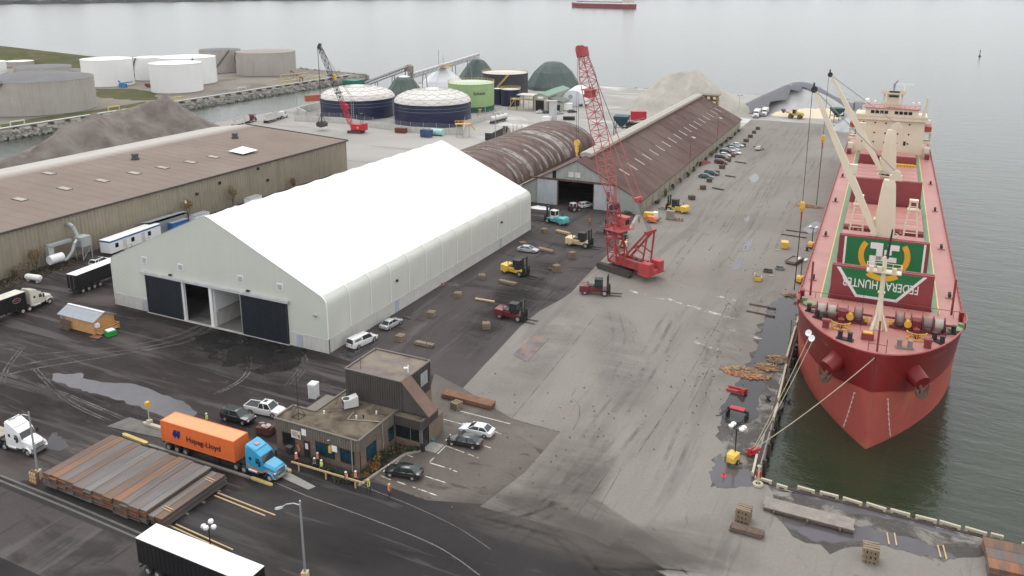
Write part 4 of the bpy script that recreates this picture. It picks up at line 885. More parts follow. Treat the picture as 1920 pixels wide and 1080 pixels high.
# platform on the white dome
t = T('dome_platform', 'yellow railed platform on top of the white dome', 'platform', yp((-242.07, 13.32),413)); b = M(); b.bx(-3,3,-2,2,-.8,-.5); [b.tube((x,y,-.5),(x,y,.9),.08) for x in (-3,0,3) for y in (-2,2)]; b.path([(-3,-2,.9),(3,-2,.9),(3,2,.9),(-3,2,.9),(-3,-2,.9)],.09); b.build('railing', rail_y, t)
b = M(); b.tube((-5,0,-1),(-5,0,9),.18); b.tube((-2,0,-1),(-2,0,6),.15); b.build('mast', galv, t)
# green-roofed loading building
gbld = T('loading_building', 'pale building with green roofs and a dark truck door by the largest green dome', 'building', (*(-163.07, 359.50),0), R(4))
cr = pm('cream_cladding', (.42,.4,.33), .7, var=.1, streak=(.25,.23,.2), stamt=.4); grf = pm('green_metal_roof', (.16,.27,.2), .55, var=.08)
b = M(); b.ext([(0,0),(7,0),(7,7),(3.5,8),(0,7)], 0, 34); b.build('wall', cr, gbld)
b = M(); b.add([(-.4,-.3,6.9),(3.5,-.3,8.1),(3.5,34.3,8.1),(-.4,34.3,6.9),(-.4,-.3,7.1),(3.5,-.3,8.35),(3.5,34.3,8.35),(-.4,34.3,7.1)],[(0,1,2,3),(4,7,6,5),(0,4,5,1),(0,3,7,4),(3,2,6,7)]); b.add([(7.4,-.3,6.9),(3.5,-.3,8.1),(3.5,34.3,8.1),(7.4,34.3,6.9),(7.4,-.3,7.1),(3.5,-.3,8.35),(3.5,34.3,8.35),(7.4,34.3,7.1)],[(0,1,2,3),(4,7,6,5),(0,4,5,1),(0,3,7,4),(3,2,6,7)]); b.build('roof', grf, gbld)
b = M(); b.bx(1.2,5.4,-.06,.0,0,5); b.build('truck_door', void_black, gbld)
b = M(); b.bx(2.2,5,-.1,-.02,5.8,6.8); b.build('sign', white_trim, gbld)
b = M(); b.bx(7.1,14,2,12,0,4.2); b.build('annex_wall', cr, gbld)
b = M(); b.add([(6.9,1.5,6),(14.6,1.5,4.2),(14.6,12.6,4.2),(6.9,12.6,6),(6.9,1.5,6.2),(14.6,1.5,4.4),(14.6,12.6,4.4),(6.9,12.6,6.2)],[(0,1,2,3),(4,7,6,5),(0,4,5,1),(0,3,7,4),(3,2,6,7),(1,5,6,2)]); b.build('annex_roof', pm('dark_green_roof', (.1,.12,.1), .6), gbld)
b = M(); [b.bx(8+3*k,9.8+3*k,1.93,2.0,0,3) for k in range(2)]; b.build('annex_door', void_black, gbld)
# stair gantry beside it
t = T('stair_gantry', 'yellow stair and loading gantry left of the green-roofed building', 'gantry', (*(-167.26, 359.42),0)); b = M()
for k in range(5): b.bx(-7+2.4*k,-6.8+2.4*k,-2,-1.8,0,5.5)
b.build('post', rail_y, t); b = M(); b.bx(-7,5,-2,2,4.9,5.1); b.bx(-7,5,-2.1,-1.9,5.9,6.0); b.beam((-8.5,-1.5,0),(-5,-1.5,5),.9,.2); b.build('walkway', rail_y, t)
b = M(); b.bx(-4,5,-1.5,6,7,7.3); b.build('canopy', pm('pale_canopy', (.55,.52,.48), .6), t); b = M(); [b.bx(x-.12,x+.12,y-.12,y+.12,0,7) for x in (-3.8,4.8) for y in (-1.3,5.8)]; b.build('canopy_post', dark_metal, t)
# white barrel tent
t = T('barrel_tent', 'white barrel-vaulted tent in front of the largest green dome', 'tent', (*(-151.45, 381.23),0), R(12)); b = M(); n = 16
b.loft([[(6.2*math.cos(math.pi*i/n), y, 7.8*math.sin(math.pi*i/n)**.8) for i in range(n+1)] for y in (0,5,10,15,20,25)], caps=False, closed=False); b.build('cover', dwhite, t, smooth=True)
b = M(); b.add([(6.15*math.cos(math.pi*i/n), .1, 7.75*math.sin(math.pi*i/n)**.8) for i in range(n+1)], [tuple(range(n+1))]); b.build('end_panel', dwhite, t)
b = M(); b.lathe((0,0,0),[(.05,0),(1.1,0)],12); o = b.build('end_emblem', pm('emblem_grey', (.35,.38,.42), .6), t); o.location = (-1.2,.05,4.6); o.rotation_euler = (R(90),0,0)

# ---------------------------------------------------------------- stockpiles
def pile(name, label, cat, cones, m, step=1.5, slope=.68, rough=.35, seed=1, group=None, z0=0, nsc=.15, cap=None):
    from mathutils import noise as nz
    cones = [tuple(a+(c_-a)*t for a, c_ in zip(p, q)) for p, q in zip(cones, cones[1:]) for t in (0,.25,.5,.75)]+[cones[-1]]
    xs = [c[0]-c[2]/slope for c in cones]+[c[0]+c[2]/slope for c in cones]; ys = [c[1]-c[2]/slope for c in cones]+[c[1]+c[2]/slope for c in cones]
    x0, x1, y0, y1 = min(xs)-2, max(xs)+2, min(ys)-2, max(ys)+2; nx, ny = int((x1-x0)/step)+1, int((y1-y0)/step)+1
    b = M(); hs_ = []
    for j in range(ny):
        for i in range(nx):
            x, y = x0+i*step, y0+j*step
            w1 = nz.noise(Vector((x*.05, y*.05, seed)))*4
            z = max(c[2]-slope*math.hypot((x-c[0])+w1, (y-c[1])+w1*.5) for c in cones)
            if z > 0:
                a = nz.noise(Vector((x*nsc, y*nsc, seed*3.1)))*rough*2 + nz.noise(Vector((x*.6, y*.6, seed)))*rough*.5
                z = z + a*min(1, z/3); 
                if cap: z = min(z, cap+nz.noise(Vector((x*.1,y*.1,5)))*1.0)
            b.v.append((x, y, max(z, -.15))); hs_.append(z)
    for j in range(ny-1):
        for i in range(nx-1):
            k = j*nx+i
            if max(hs_[k], hs_[k+1], hs_[k+nx], hs_[k+nx+1]) > 0: b.f.append([k,k+1,k+nx+1,k+nx]); b.mi.append(0)
    o = b.build(name, m, smooth=True)
    cx, cy = cones[0][0], cones[0][1]
    o.data.transform(Matrix.Translation((-cx,-cy,0))); o.location = (cx,cy,z0); return tag(o, label, cat, group)
gravel = pm('grey_gravel', (.155,.13,.112), .95, var=.25, sc=.25, stain=(.26,.235,.21), samt=.6, ssc=.09, bump=.6, bsc=3)
gravel2 = pm('dark_gravel', (.17,.15,.135), .95, var=.2, sc=.25, stain=(.23,.21,.19), samt=.5, ssc=.06, bump=.4, bsc=3)
pile('gravel_heap', 'tall grey gravel heap behind the brown-roofed warehouse', 'gravel heap', [(-244,213,20.0),(-244,210,18.6),(-246,204,17.2),(-245,196,16.9),(-244,190,16.4),(-244,183,16),(-245,176,14.6),(-246,169,11.6),(-246,162,7.6),(-246,156,7.6),(-246,148,5.5)], gravel, .8, .7, .85, 3)
sandm = pm('pale_sand', (.43,.4,.35), .95, var=.12, sc=.25, stain=(.34,.31,.26), samt=.6, ssc=.07, bump=.3, bsc=3)
pile('sand_heap', 'huge pale beige sand heap beyond the long shed', 'sand heap', [(-90,393,20.4),(-93,394,19.4),(-96,393,18.2),(-100,393,17.9),(-105,393,17.4),(-109,392,16.2),(-112,391,13.5),(-115,390,10)], sandm, 1.2, .98, .8, 5)
saltg = pm('grey_salt', (.45,.45,.44), .9, var=.1, sc=.2, stain=(.35,.35,.35), samt=.5, ssc=.1)
pile('salt_heap', 'grey salt heap showing under the open edge of the dark tarpaulin', 'salt heap', [(-53.5,416,11.6),(-50.5,416,12.3),(-46,416,11.4),(-41,416,9.3),(-36,416,6.2),(-31,415,3)], saltg, 1.0, .66, .3, 7)
saltc = pm('cream_salt', (.74,.62,.47), .9, var=.05, sc=.2, stain=(.82,.74,.62), samt=.6, ssc=.08)
pile('salt_heap', 'low cream salt heap behind the yellow wheel loader', 'salt heap', [(-40,399,3.6),(-45,398,3.4),(-36,400,3.8),(-32,400,3.3),(-51,397,2.4),(-55,396,1.6)], saltc, .8, .5, .25, 9)
# tarpaulin thrown over the back of the salt
tm = pm('slate_tarpaulin', (.075,.078,.09), .55, var=.15, sc=.1, streak=(.13,.13,.14), stamt=.4, bump=.3, bsc=.6)
b = M(); rr = random.Random(5)
cl = [(-77,-.2),(-74,1.6),(-69,4.4),(-63,7.6),(-58,10.2),(-54.5,11.9),(-51,12.4),(-47,11.6),(-42,9.7),(-36,6.4),(-30,3.0),(-24,.2)]
rows = ((395,.04,-60),(401,.5,-53),(407,.85,-49),(413,.97,-20),(420,1.0,-20),(428,1.0,-20),(435,.75,-20),(443,.35,-20),(449,.02,-20))
nc = len(cl)
for k, (yy, s, lim) in enumerate(rows):
    for x, z in cl: b.v.append((x+k*.6-2.4, yy+rr.uniform(-.4,.4)+.1*(x+55), max(.05, z*s)+rr.uniform(-.2,.2)*(z*s > 2)))
for k in range(len(rows)-1):
    for i in range(nc-1):
        if cl[i+1][0] <= rows[k][2]+2: b.f.append([k*nc+i, k*nc+i+1, (k+1)*nc+i+1, (k+1)*nc+i]); b.mi.append(0)
tag(b.build('tarpaulin', tm, smooth=60), 'slate-grey tarpaulin draped over the ridge of the salt heap', 'tarpaulin')
for i, (x, y, lab) in enumerate(((-71.5,397.5,'black tyre weighting the left corner of the slate tarpaulin'),(-63,397,'black tyre weighting the front hem of the slate tarpaulin by the two white trucks'))):
    b = M(); b.cyl((0,0,.3),.9,.5,14); b.cyl((0,0,.28),.45,.54,10); o = b.build('tyre_weight', black_rubber); o.location = (x,y,0); tag(o, lab, 'tyre')
# grey boulder-like bulk bags / scrap near the quay end
pile('rubble_heap', 'pale grey rubble heap on the quay beyond the green hopper', 'rubble heap', [(-26,385,4),(-24,392,4.5),(-25,372,3),(-23,362,2.4),(-27,398,3.5)], pm('pale_rubble', (.4,.4,.41), .95, var=.2, sc=.3), .9, .8, .9, 13, nsc=.3)

# ---------------------------------------------------------------- bulk carrier at the quay
ship = T('bulk_carrier', 'huge red bulk carrier moored bow-on along the quay with cream cranes', 'cargo ship', (-0.8,109.6,0), R(1.6))
hullr = pm('hull_red', (.2,.0085,.0095), .4, var=.1, sc=.15, streak=(.13,.018,.016), stamt=.55, stain=(.3,.03,.022), samt=.6, ssc=.12)
hullb = pm('antifouling_red', (.4,.075,.058), .6, var=.1, sc=.15, streak=(.27,.07,.05), stamt=.6, stain=(.46,.17,.07), samt=.55, ssc=.12)
deckr = pm('deck_red', (.41,.175,.15), .45, var=.1, sc=.15, stain=(.5,.25,.215), samt=.5, ssc=.06)
maroonp = pm('hatch_maroon', (.24,.04,.045), .5, var=.1, sc=.2, stain=(.3,.07,.07), samt=.4, ssc=.1)
cream = pm('ship_cream', (.72,.63,.48), .5, var=.05, sc=.2, streak=(.55,.45,.33), stamt=.25)
greenw = pm('walkway_green', (.16,.25,.14), .6, var=.1)
signg = pm('emblem_green', (.008,.16,.05), .5, var=.08)
signy = pm('emblem_gold', (.72,.38,.03), .5, var=.05)
signw = pm('emblem_white', (.78,.77,.74), .5, var=.04)
yel_line = pm('line_yellow', (.62,.52,.2), .6, var=.1)
BM, LOA = 11.85, 197.0
def half(z, v):
    f = max(0, min(1.02, (z+2)/13.2)); f2 = f**1.6
    v0 = 1.4*f; Le = 34-14*f2; e = 1-.5*f2; p = 2.1-.45*f2
    t = (v-v0)/Le
    if t <= 0: return 0.0
    bb = BM if t >= 1 else BM*(1-(1-t)**p)**e
    if v > LOA-26: 
        s_ = (v-(LOA-26))/26; bb *= 1-(.28+.35*(1-f))*s_**2.2
    return bb
vs_ = [0,.03,.08,.16,.3,.5,.8,1.2,1.8,2.6,3.6,4.8,6.2,8,10,12.5,15,18,21,25,30,36,45,60,90,120,150,171,178,184,189,193,195.6,197]
def hull_rows(zs):
    for sg_ in (-1,1):
        rows = []
        for zf in zs:
            row = []
            for v_ in vs_:
                z = zf(v_); v0 = 1.4*max(0,min(1.02,(z+2)/13.2)); vv = v0+(LOA-v0)*(v_/LOA)
                row.append((sg_*half(z, vv+1e-4), vv, z))
            rows.append(row)
        yield rows
zb = lambda v: 3.9+2.0*math.exp(-(v/5)**2)
ztop = lambda v: 11.2 if v < 20.5 else (9.25+1.95*max(0,1-(v-20.5)/2.2))
b = M()
for rows in hull_rows([lambda v: -4, lambda v: -2, lambda v: -.6, lambda v: .8+zb(v)*0, lambda v: 2+.2*(zb(v)-3.9), zb]): b.loft(rows, caps=False, closed=False)
b.build('hull_bottom', hullb, ship, smooth=50)
b = M()
for rows in hull_rows([zb]+[(lambda k: lambda v: zb(v)+(ztop(v)-zb(v))*k)(k) for k in (.2,.4,.6,.8,.92,1)]): b.loft(rows, caps=False, closed=False)
b.add([(-half(9.2,LOA),LOA,-4),(half(9.2,LOA),LOA,-4),(half(9.2,LOA),LOA,9.2),(-half(9.2,LOA),LOA,9.2)],[(0,1,2,3)])
b.build('hull_side', hullr, ship, smooth=50)
b = M()
for rows in hull_rows([zb]):
    r = rows[0]; b.path([(x*1.002,y-.02,z) for x, y, z in r[:27]], .05, 4)
b.build('waterline_stripe', pm('stripe_red', (.3,.05,.05), .5), ship)
b = M()
for rows in hull_rows([ztop]):
    r = rows[0]; b.path([(x,y,z+.05) for x, y, z in r], .13, 5)
b.build('sheer_rail', pm('rail_pink', (.42,.1,.1), .5), ship)
def deck_poly(v0, v1, z, inset=.08):
    st = [v for v in [1.45,1.5,1.6,1.8,2.1,2.6,3.2,4,5,6.5,8,10,12,14,16,18,20.5,22.7,30,60,100,150,171,178,184,189,193,196.5] if v0 <= v <= v1]
    return [(half(z,v)-inset, v) for v in st]+[(-half(z,v)+inset, v) for v in reversed(st)]
b = M(); b.poly(deck_poly(1.5,20.5,11.2), 11.05); b.build('forecastle_deck', deckr, ship)
b = M(); b.quad((-11.4,20.5,9.15),(11.4,20.5,9.15),(11.4,20.5,11.05),(-11.4,20.5,11.05)); b.build('forecastle_bulkhead', maroonp, ship)
b = M(); b.poly(deck_poly(22.7,196.5,9.2), 9.15); b.quad((-11.6,20.4,9.15),(11.6,20.4,9.15),(11.7,22.8,9.15),(-11.7,22.8,9.15)); b.build('main_deck', deckr, ship)
for sg_ in (-1,1):
    b = M(); b.bx(*sorted((sg_*7.45,sg_*8.45)),20.8,160,9.16,9.19); b.bx(*sorted((sg_*8.5,sg_*11)),20.8,21.9,9.165,9.2); b.build('walkway', greenw, ship)
    b = M(); b.bx(*sorted((sg_*8.47,sg_*8.65)),20.8,160,9.16,9.2); b.build('walkway_line', yel_line, ship)
    b = M()
    for i in range(70): b.tube((sg_*11.7,23+2.4*i*.98,9.2),(sg_*11.7,23+2.4*i*.98,10.1),.04,4)
    b.build('rail_stanchions', pm('stanchion_red', (.3,.05,.04), .6), ship)
    b = M(); [b.path([(sg_*11.72,23,zz),(sg_*11.72,165,zz)],.03,4) for zz in (9.65,10.1)]; b.build('handrail', MATS['stanchion_red'], ship)
    b = M(); b.bx(*sorted((sg_*9.8,sg_*10.1)),22.3,22.6,9.2,16.0); b.build('deck_post', maroonp, ship)
    for v_ in (34,62,92,120):
        b = M(); b.bx(sg_*10.4-.6,sg_*10.4+.6,v_-.7,v_+.7,9.2,9.3); o = b.build('mooring_pad', deckr, ship); [M().cyl((sg_*10.4,v_+d,9.3),.22,.65,8).build('bitt', dark_metal, o) for d in (-.4,.4)]
# hatches: coaming, closed covers, raised panels
coam = pm('coaming_maroon', (.2,.03,.032), .6, var=.2)
def coaming(v0, v1):
    b = M()
    for a in ((-7.2,-7.0,v0,v1),(7.0,7.2,v0,v1),(-7.0,7.0,v0,v0+.2),(-7.0,7.0,v1-.2,v1)): b.bx(*a, 9.15, 10.2)
    for sg_ in (-1,1):
        for i in range(int((v1-v0)/1.2)): b.bx(*sorted((sg_*7.2,sg_*7.4)), v0+.3+1.2*i, v0+.55+1.2*i, 9.15, 10.15)
    b.build('hatch_coaming', coam, ship)
def closed(v0, v1, n=4):
    for i in range(n):
        a, c = v0+(v1-v0)*i/n, v0+(v1-v0)*(i+1)/n; b = M(); b.bx(-7.3,7.3,a+.04,c-.04,10.2,10.75); b.bx(-7.1,7.1,a+.15,c-.15,10.75,10.78); b.build('hatch_cover', deckr, ship)
def raised(v_, h_=6.6, z0=9.7, mt=maroonp):
    b = M(); b.bx(-7.1,7.1,v_,v_+.45,z0,z0+h_); b.bx(-7.1,7.1,v_+.75,v_+1.2,z0,z0+h_)
    for i in range(6): b.bx(-6.6+2.4*i,-6.45+2.4*i,v_+.45,v_+.75,z0,z0+h_)
    o = b.build('hatch_cover', mt, ship); return o
coaming(21.2,41.8); p1 = raised(21.4); p2 = raised(40.2, 6.2)
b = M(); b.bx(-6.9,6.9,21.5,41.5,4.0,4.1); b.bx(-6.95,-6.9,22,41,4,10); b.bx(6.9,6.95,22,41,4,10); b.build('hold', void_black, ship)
def decal(poly, v_, mt, nm, par, off=.03):
    b = M(); b.ext([(x,z) for x, z in poly], v_-off, v_-off+.02); return b.build(nm, mt, par)
z0, hh = 9.7, 6.6
U = lambda s: -7.1+14.2*s
zz = lambda t: z0+hh*(1-t)
decal([(U(.045),zz(.04)),(U(.93),zz(.04)),(U(.67),zz(.72)),(U(.26),zz(.72))], 21.4, signw, 'sign_border', p1, .03)
decal([(U(.085),zz(.04)),(U(.895),zz(.04)),(U(.655),zz(.655)),(U(.275),zz(.655))], 21.4, signg, 'sign_field', p1, .05)
def ring_seg(cx, cz, ri, ro, a0, a1, v_, mt, nm, par, off, zmin=None, zmax=None):
    b = M(); n = 36; pts = []
    for i in range(n+1):
        a = a0+(a1-a0)*i/n; pts.append((cx+ro*math.cos(a), cz+ro*math.sin(a)))
    for i in range(n, -1, -1):
        a = a0+(a1-a0)*i/n; pts.append((cx+ri*math.cos(a), cz+ri*math.sin(a)))
    if zmin is not None or zmax is not None:
        pts = [(x, min(max(z, zmin if zmin is not None else -99), zmax if zmax is not None else 99)) for x, z in pts]
    b.v = [(x, v_-off, z) for x, z in pts]
    k = n+1
    b.f = [[i, i+1, 2*k-2-i, 2*k-1-i] for i in range(n)]; b.mi = [0]*n
    b.build(nm, mt, par)
text('ship_name', 'FEDERAL HUNTER', 1.95, signw, p1, (U(.49), 21.4-.08, zz(.36)), (R(90), R(180), 0), .01, 1.02, .66, .012)
ring_seg(U(.5), zz(-.34), 3.1, 3.95, R(235), R(305), 21.4, signy, 'emblem_ring', p1, .065, None, zz(.05))
z0, hh = 9.7, 6.2
decal([(U(.06),zz(.03)),(U(.965),zz(.03)),(U(.965),zz(1)),(U(.06),zz(1))], 40.2, signg, 'sign_field', p2, .03)
for s_ in (.075,.95): decal([(U(s_-.012),zz(.03)),(U(s_+.012),zz(.03)),(U(s_+.012),zz(1)),(U(s_-.012),zz(1))], 40.2, signw, 'sign_border', p2, .05)
RC = (U(.52), zz(.48))
ring_seg(*RC, 3.2, 4.1, R(-215), R(35), 40.2, signy, 'emblem_ring', p2, .05, zz(1), zz(.05)); ring_seg(*RC, 3.2, 4.1, R(55), R(55.1), 40.2, signy, 'emblem_ring', p2, .05)
for a in ((.36,.12,.50,.30),(.43,.30,.50,.62),(.36,.50,.43,.92),(.55,.14,.68,.30),(.52,.30,.60,.44),(.43,.50,.66,.64)):
    decal([(U(a[0]),zz(a[1])),(U(a[2]),zz(a[1])),(U(a[2]),zz(a[3])),(U(a[0]),zz(a[3]))], 40.2, signw, 'emblem_mark', p2, .055)
for v0, v1 in ((47.5,62.5),(67,86)): coaming(v0, v1); closed(v0, v1, 4)
coaming(87.5,110); raised(87.8, 6.4)
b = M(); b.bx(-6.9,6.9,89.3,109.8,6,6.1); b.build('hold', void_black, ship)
coaming(113,132); closed(113,132); coaming(136,154); raised(134.5,3.2); closed(139,154,3)
for v_ in (64.7,88,111.5,133.5):
    b = M(); r_ = random.Random(int(v_))
    for i in range(16): b.bx(-6.5+.85*i,-6.5+.85*i+r_.uniform(.3,.7),v_-r_.uniform(.4,1),v_+r_.uniform(.4,1),9.15,9.15+r_.uniform(.5,1.6))
    b.build('deck_machinery', coam, ship)
b = M(); [b.box((1.6+.7*i,133.0,10.6),(.62,1.6,1.3),.1*i) for i in range(8)]; b.build('cargo_gear', yellow_paint, ship)
b = M(); [b.tube((3.2+.85*i,88.6,9.9),(3.9+.85*i,88.6,9.9),.55,10) for i in range(3)]; b.build('drum', galv, ship)
# ladder-like stands beside the hatches
for sg_ in (-1,1):
    cx_ = sg_*4.9
    b = M()
    for dx, dy in ((-1.3,-.9),(1.3,-.9),(-1.3,.9),(1.3,.9)): b.beam((cx_+dx,64.7+dy,9.15),(cx_+dx*.45,64.7+dy*.6,17.2),.22)
    for k in range(6):
        t_ = k/5.5; w_ = 1.3*(1-.55*t_); b.beam((cx_-w_,64.7-.9*(1-.4*t_),9.8+7.2*t_),(cx_+w_,64.7-.9*(1-.4*t_),9.8+7.2*t_),.16)
    b.bx(cx_-1.0,cx_+1.0,63.8,65.6,15.6,15.75); b.bx(cx_-.8,cx_+.8,64,65.4,17.2,17.6); b.build('jib_rest', cream, ship)
# pedestal cranes
def deck_crane(v_, ringz, topz, tip, pivot_u=-1.4, hook=None, lab='deck_crane'):
    b = M(); b.cyl((0,v_,9.15),1.55,ringz-9.15-.6,20); b.build('crane_pedestal', cream, ship, smooth=True)
    b = M(); b.cyl((0,v_,ringz-.6),2.3,.25,20); [b.tube((2.25*math.cos(2*math.pi*i/14),v_+2.25*math.sin(2*math.pi*i/14),ringz-.4),(2.25*math.cos(2*math.pi*i/14),v_+2.25*math.sin(2*math.pi*i/14),ringz+.7),.06,4) for i in range(14)]
    b.path([(2.25*math.cos(2*math.pi*i/20),v_+2.25*math.sin(2*math.pi*i/20),ringz+.7) for i in range(21)],.07,4); b.build('crane_platform', cream, ship)
    b = M(); b.cyl((0,v_,ringz-.35),1.75,.3,20); b.build('slew_ring', dark_metal, ship)
    b = M(); H_ = topz-ringz
    secs = [(0,1.7,1.5),(.25,1.65,1.4),(.7,1.3,1.2),(.9,1.1,1.0),(1,.85,.8)]
    b.loft([[(sx*a-.1,v_+sy*c,ringz+H_*t) for a, c in ((-1,-.8),(-.8,-1),(.8,-1),(1,-.8),(1,.8),(.8,1),(-.8,1),(-1,.8))] for t, sx, sy in secs]); b.build('crane_tower', cream, ship)
    b = M(); b.bx(-.2,1.8,v_-.5,v_+.5,topz,topz+.9); [b.tube((.9,v_-.55+k,topz+1.0),(.9,v_-.45+k,topz+1.0),.75,14) for k in (0,.5,1.0)]; b.build('sheave_block', cream, ship)
    b = M(); b.bx(-1.95,-1.6,v_-.9,v_+.9,ringz+1.2,ringz+3.4); b.bx(-1.97,-1.6,v_-.8,v_+.8,ringz+2.0,ringz+3.3); b.build('operator_cab', cream, ship)
    b = M(); b.bx(-2.0,-1.96,v_-.75,v_+.75,ringz+2.1,ringz+3.2); b.build('cab_window', dark_glass, ship)
    tp = Vector(tip); pv = Vector((pivot_u, v_-1.8, ringz+.9)); d = tp-pv
    sd_ = Vector((0,1,0)); up_ = d.normalized().cross(sd_)
    b = M(); rings = []
    for t, w_, h_ in ((0,1.2,.6),(.06,1.2,.9),(.35,1.05,1.2),(.6,.85,1.05),(.95,.6,.7),(1,.5,.5)):
        c_ = pv+d*t; rings.append([tuple(c_+sd_*a*w_/2*1.3+up_*e*h_/2) for a, e in ((-1,-1),(1,-1),(1,1),(-1,1))])
    b.loft(rings); b.build('crane_jib', cream, ship)
    c_ = pv+d*.44-up_*.9; b = M(); b.box(c_, (1.2,1.1,1.6)); b.build('jib_bracket', cream, ship)
    b = M(); [b.tube(tp+sd_*(k-.02),tp+sd_*(k+.06),.55,12) for k in (-.4,.3)]; b.box(tp+Vector((-.1,0,.6)),(.3,.3,1.2)); b.build('jib_head', dark_metal, ship)
    b = M()
    for k in (-.5,0,.5): b.tube(tp+sd_*k, Vector((.9,v_+k,topz+1.3)), .03, 4)
    b.tube(pv+d*.5+up_*.7, Vector((.9,v_,topz+1.0)), .03, 4); b.build('luffing_rope', steel_grey, ship)
    hz = hook; b = M()
    for k in (-.2,.2): b.tube(tp+sd_*k-Vector((.3,0,0)), Vector((tp.x-.3,tp.y+k,hz)), .045, 4)
    b.build('hoist_rope', dark_metal, ship)
    b = M(); b.loft([[(tp.x-.3+a*w_,tp.y+c*w_,hz+z) for a, c in ((-1,-1),(1,-1),(1,1),(-1,1))] for z, w_ in ((-1.9,.25),(-1.2,.45),(-.3,.4),(0,.2))]); b.build('hook_block', yellow_paint, ship)
    b = M(); b.tube((tp.x-.3,tp.y,hz-1.9),(tp.x-.3,tp.y,hz-3.4),.16); b.build('sling_top', pm('sling_red', (.4,.03,.04), .6), ship)
    b = M(); b.tube((tp.x-.3,tp.y,hz-3.4),(tp.x-.4,tp.y-.4,max(.6,hz-17)),.09,5); b.build('sling', dark_metal, ship)
import mathutils
def to_local(p):
    a = -R(1.6); x, y = p[0]+.8, p[1]-109.6; return (x*math.cos(a)-y*math.sin(a), x*math.sin(a)+y*math.cos(a), p[2])
deck_crane(44.6, 14.9, 25.4, to_local(yp((-15.75, 40.30),154)), hook=20.0)
deck_crane(95.5, 16.2, 26.2, to_local(yp((-17.77, 38.05),205)), hook=24.0)
b = M(); b.tube((.6,128,9.2),(.6,128,19),.55,10,.45); b.bx(.1,1.1,127.5,128.5,13,15); b.tube((.6,128,19),(.9,128,23),.18,6); b.build('deck_mast', cream, ship)
# bow fittings
fz = 11.05
b = M()
for a in range(4):
    x, y = 1.15*math.cos(a*math.pi/2+math.pi/4), 1.15*math.sin(a*math.pi/2+math.pi/4)
    b.add([(x*1.3,11+y*1.3,fz),(x*1.3*math.cos(.35)-y*1.3*math.sin(.35),11+x*1.3*math.sin(.35)+y*1.3*math.cos(.35),fz),(0,11,fz+3.6)],[(0,1,2)])
b.lathe((0,11,fz),[(.9,0),(.6,1.2),(.42,3.4),(.36,4)],8); b.build('mast_base', cream, ship)
b = M(); b.tube((0,11,fz+3),(0,11.2,fz+10.6),.36,10,.26); b.tube((0,11.2,fz+5.2),(0,11.2,fz+5.4),.5,10); b.build('foremast', cream, ship)
b = M(); b.bx(-2.2,2.2,10.4,12,fz+8.3,fz+8.45); [b.tube((x,y,fz+8.4),(x,y,fz+9.3),.05,4) for x in (-2.2,-1.1,0,1.1,2.2) for y in (10.4,12)]; b.path([(-2.2,10.4,fz+9.3),(2.2,10.4,fz+9.3),(2.2,12,fz+9.3),(-2.2,12,fz+9.3),(-2.2,10.4,fz+9.3)],.05,4); [b.box((x,10.8,fz+8.8),(.6,.5,.6)) for x in (-1.6,-.6,1.3)]; b.build('mast_platform', cream, ship)
b = M(); b.tube((.2,11.2,fz+10.3),(.5,11.4,fz+14.5),.22,8,.1); b.build('mast_top', dark_metal, ship)
b = M(); b.path([(-2.2,9,fz),(-2.2,9.4,fz+6.5)],.03,4); b.build('stay', dark_metal, ship)
b = M(); b.tube((.1,2.6,fz),(.1,2.8,fz+4.2),.14); [b.tube((x,2.6,fz),(x,2.6,fz+1.9),.07,4) for x in (-1,1.2)]; b.path([(-1,2.6,fz+1.0),(1.2,2.6,fz+1.0)],.05,4); b.build('jackstaff', maroonp, ship)
drumw = pm('rope_pale', (.42,.38,.33), .8, var=.15); drumd = pm('rope_grey', (.24,.2,.18), .9, var=.2); winr = pm('winch_maroon', (.17,.02,.025), .5, var=.2)
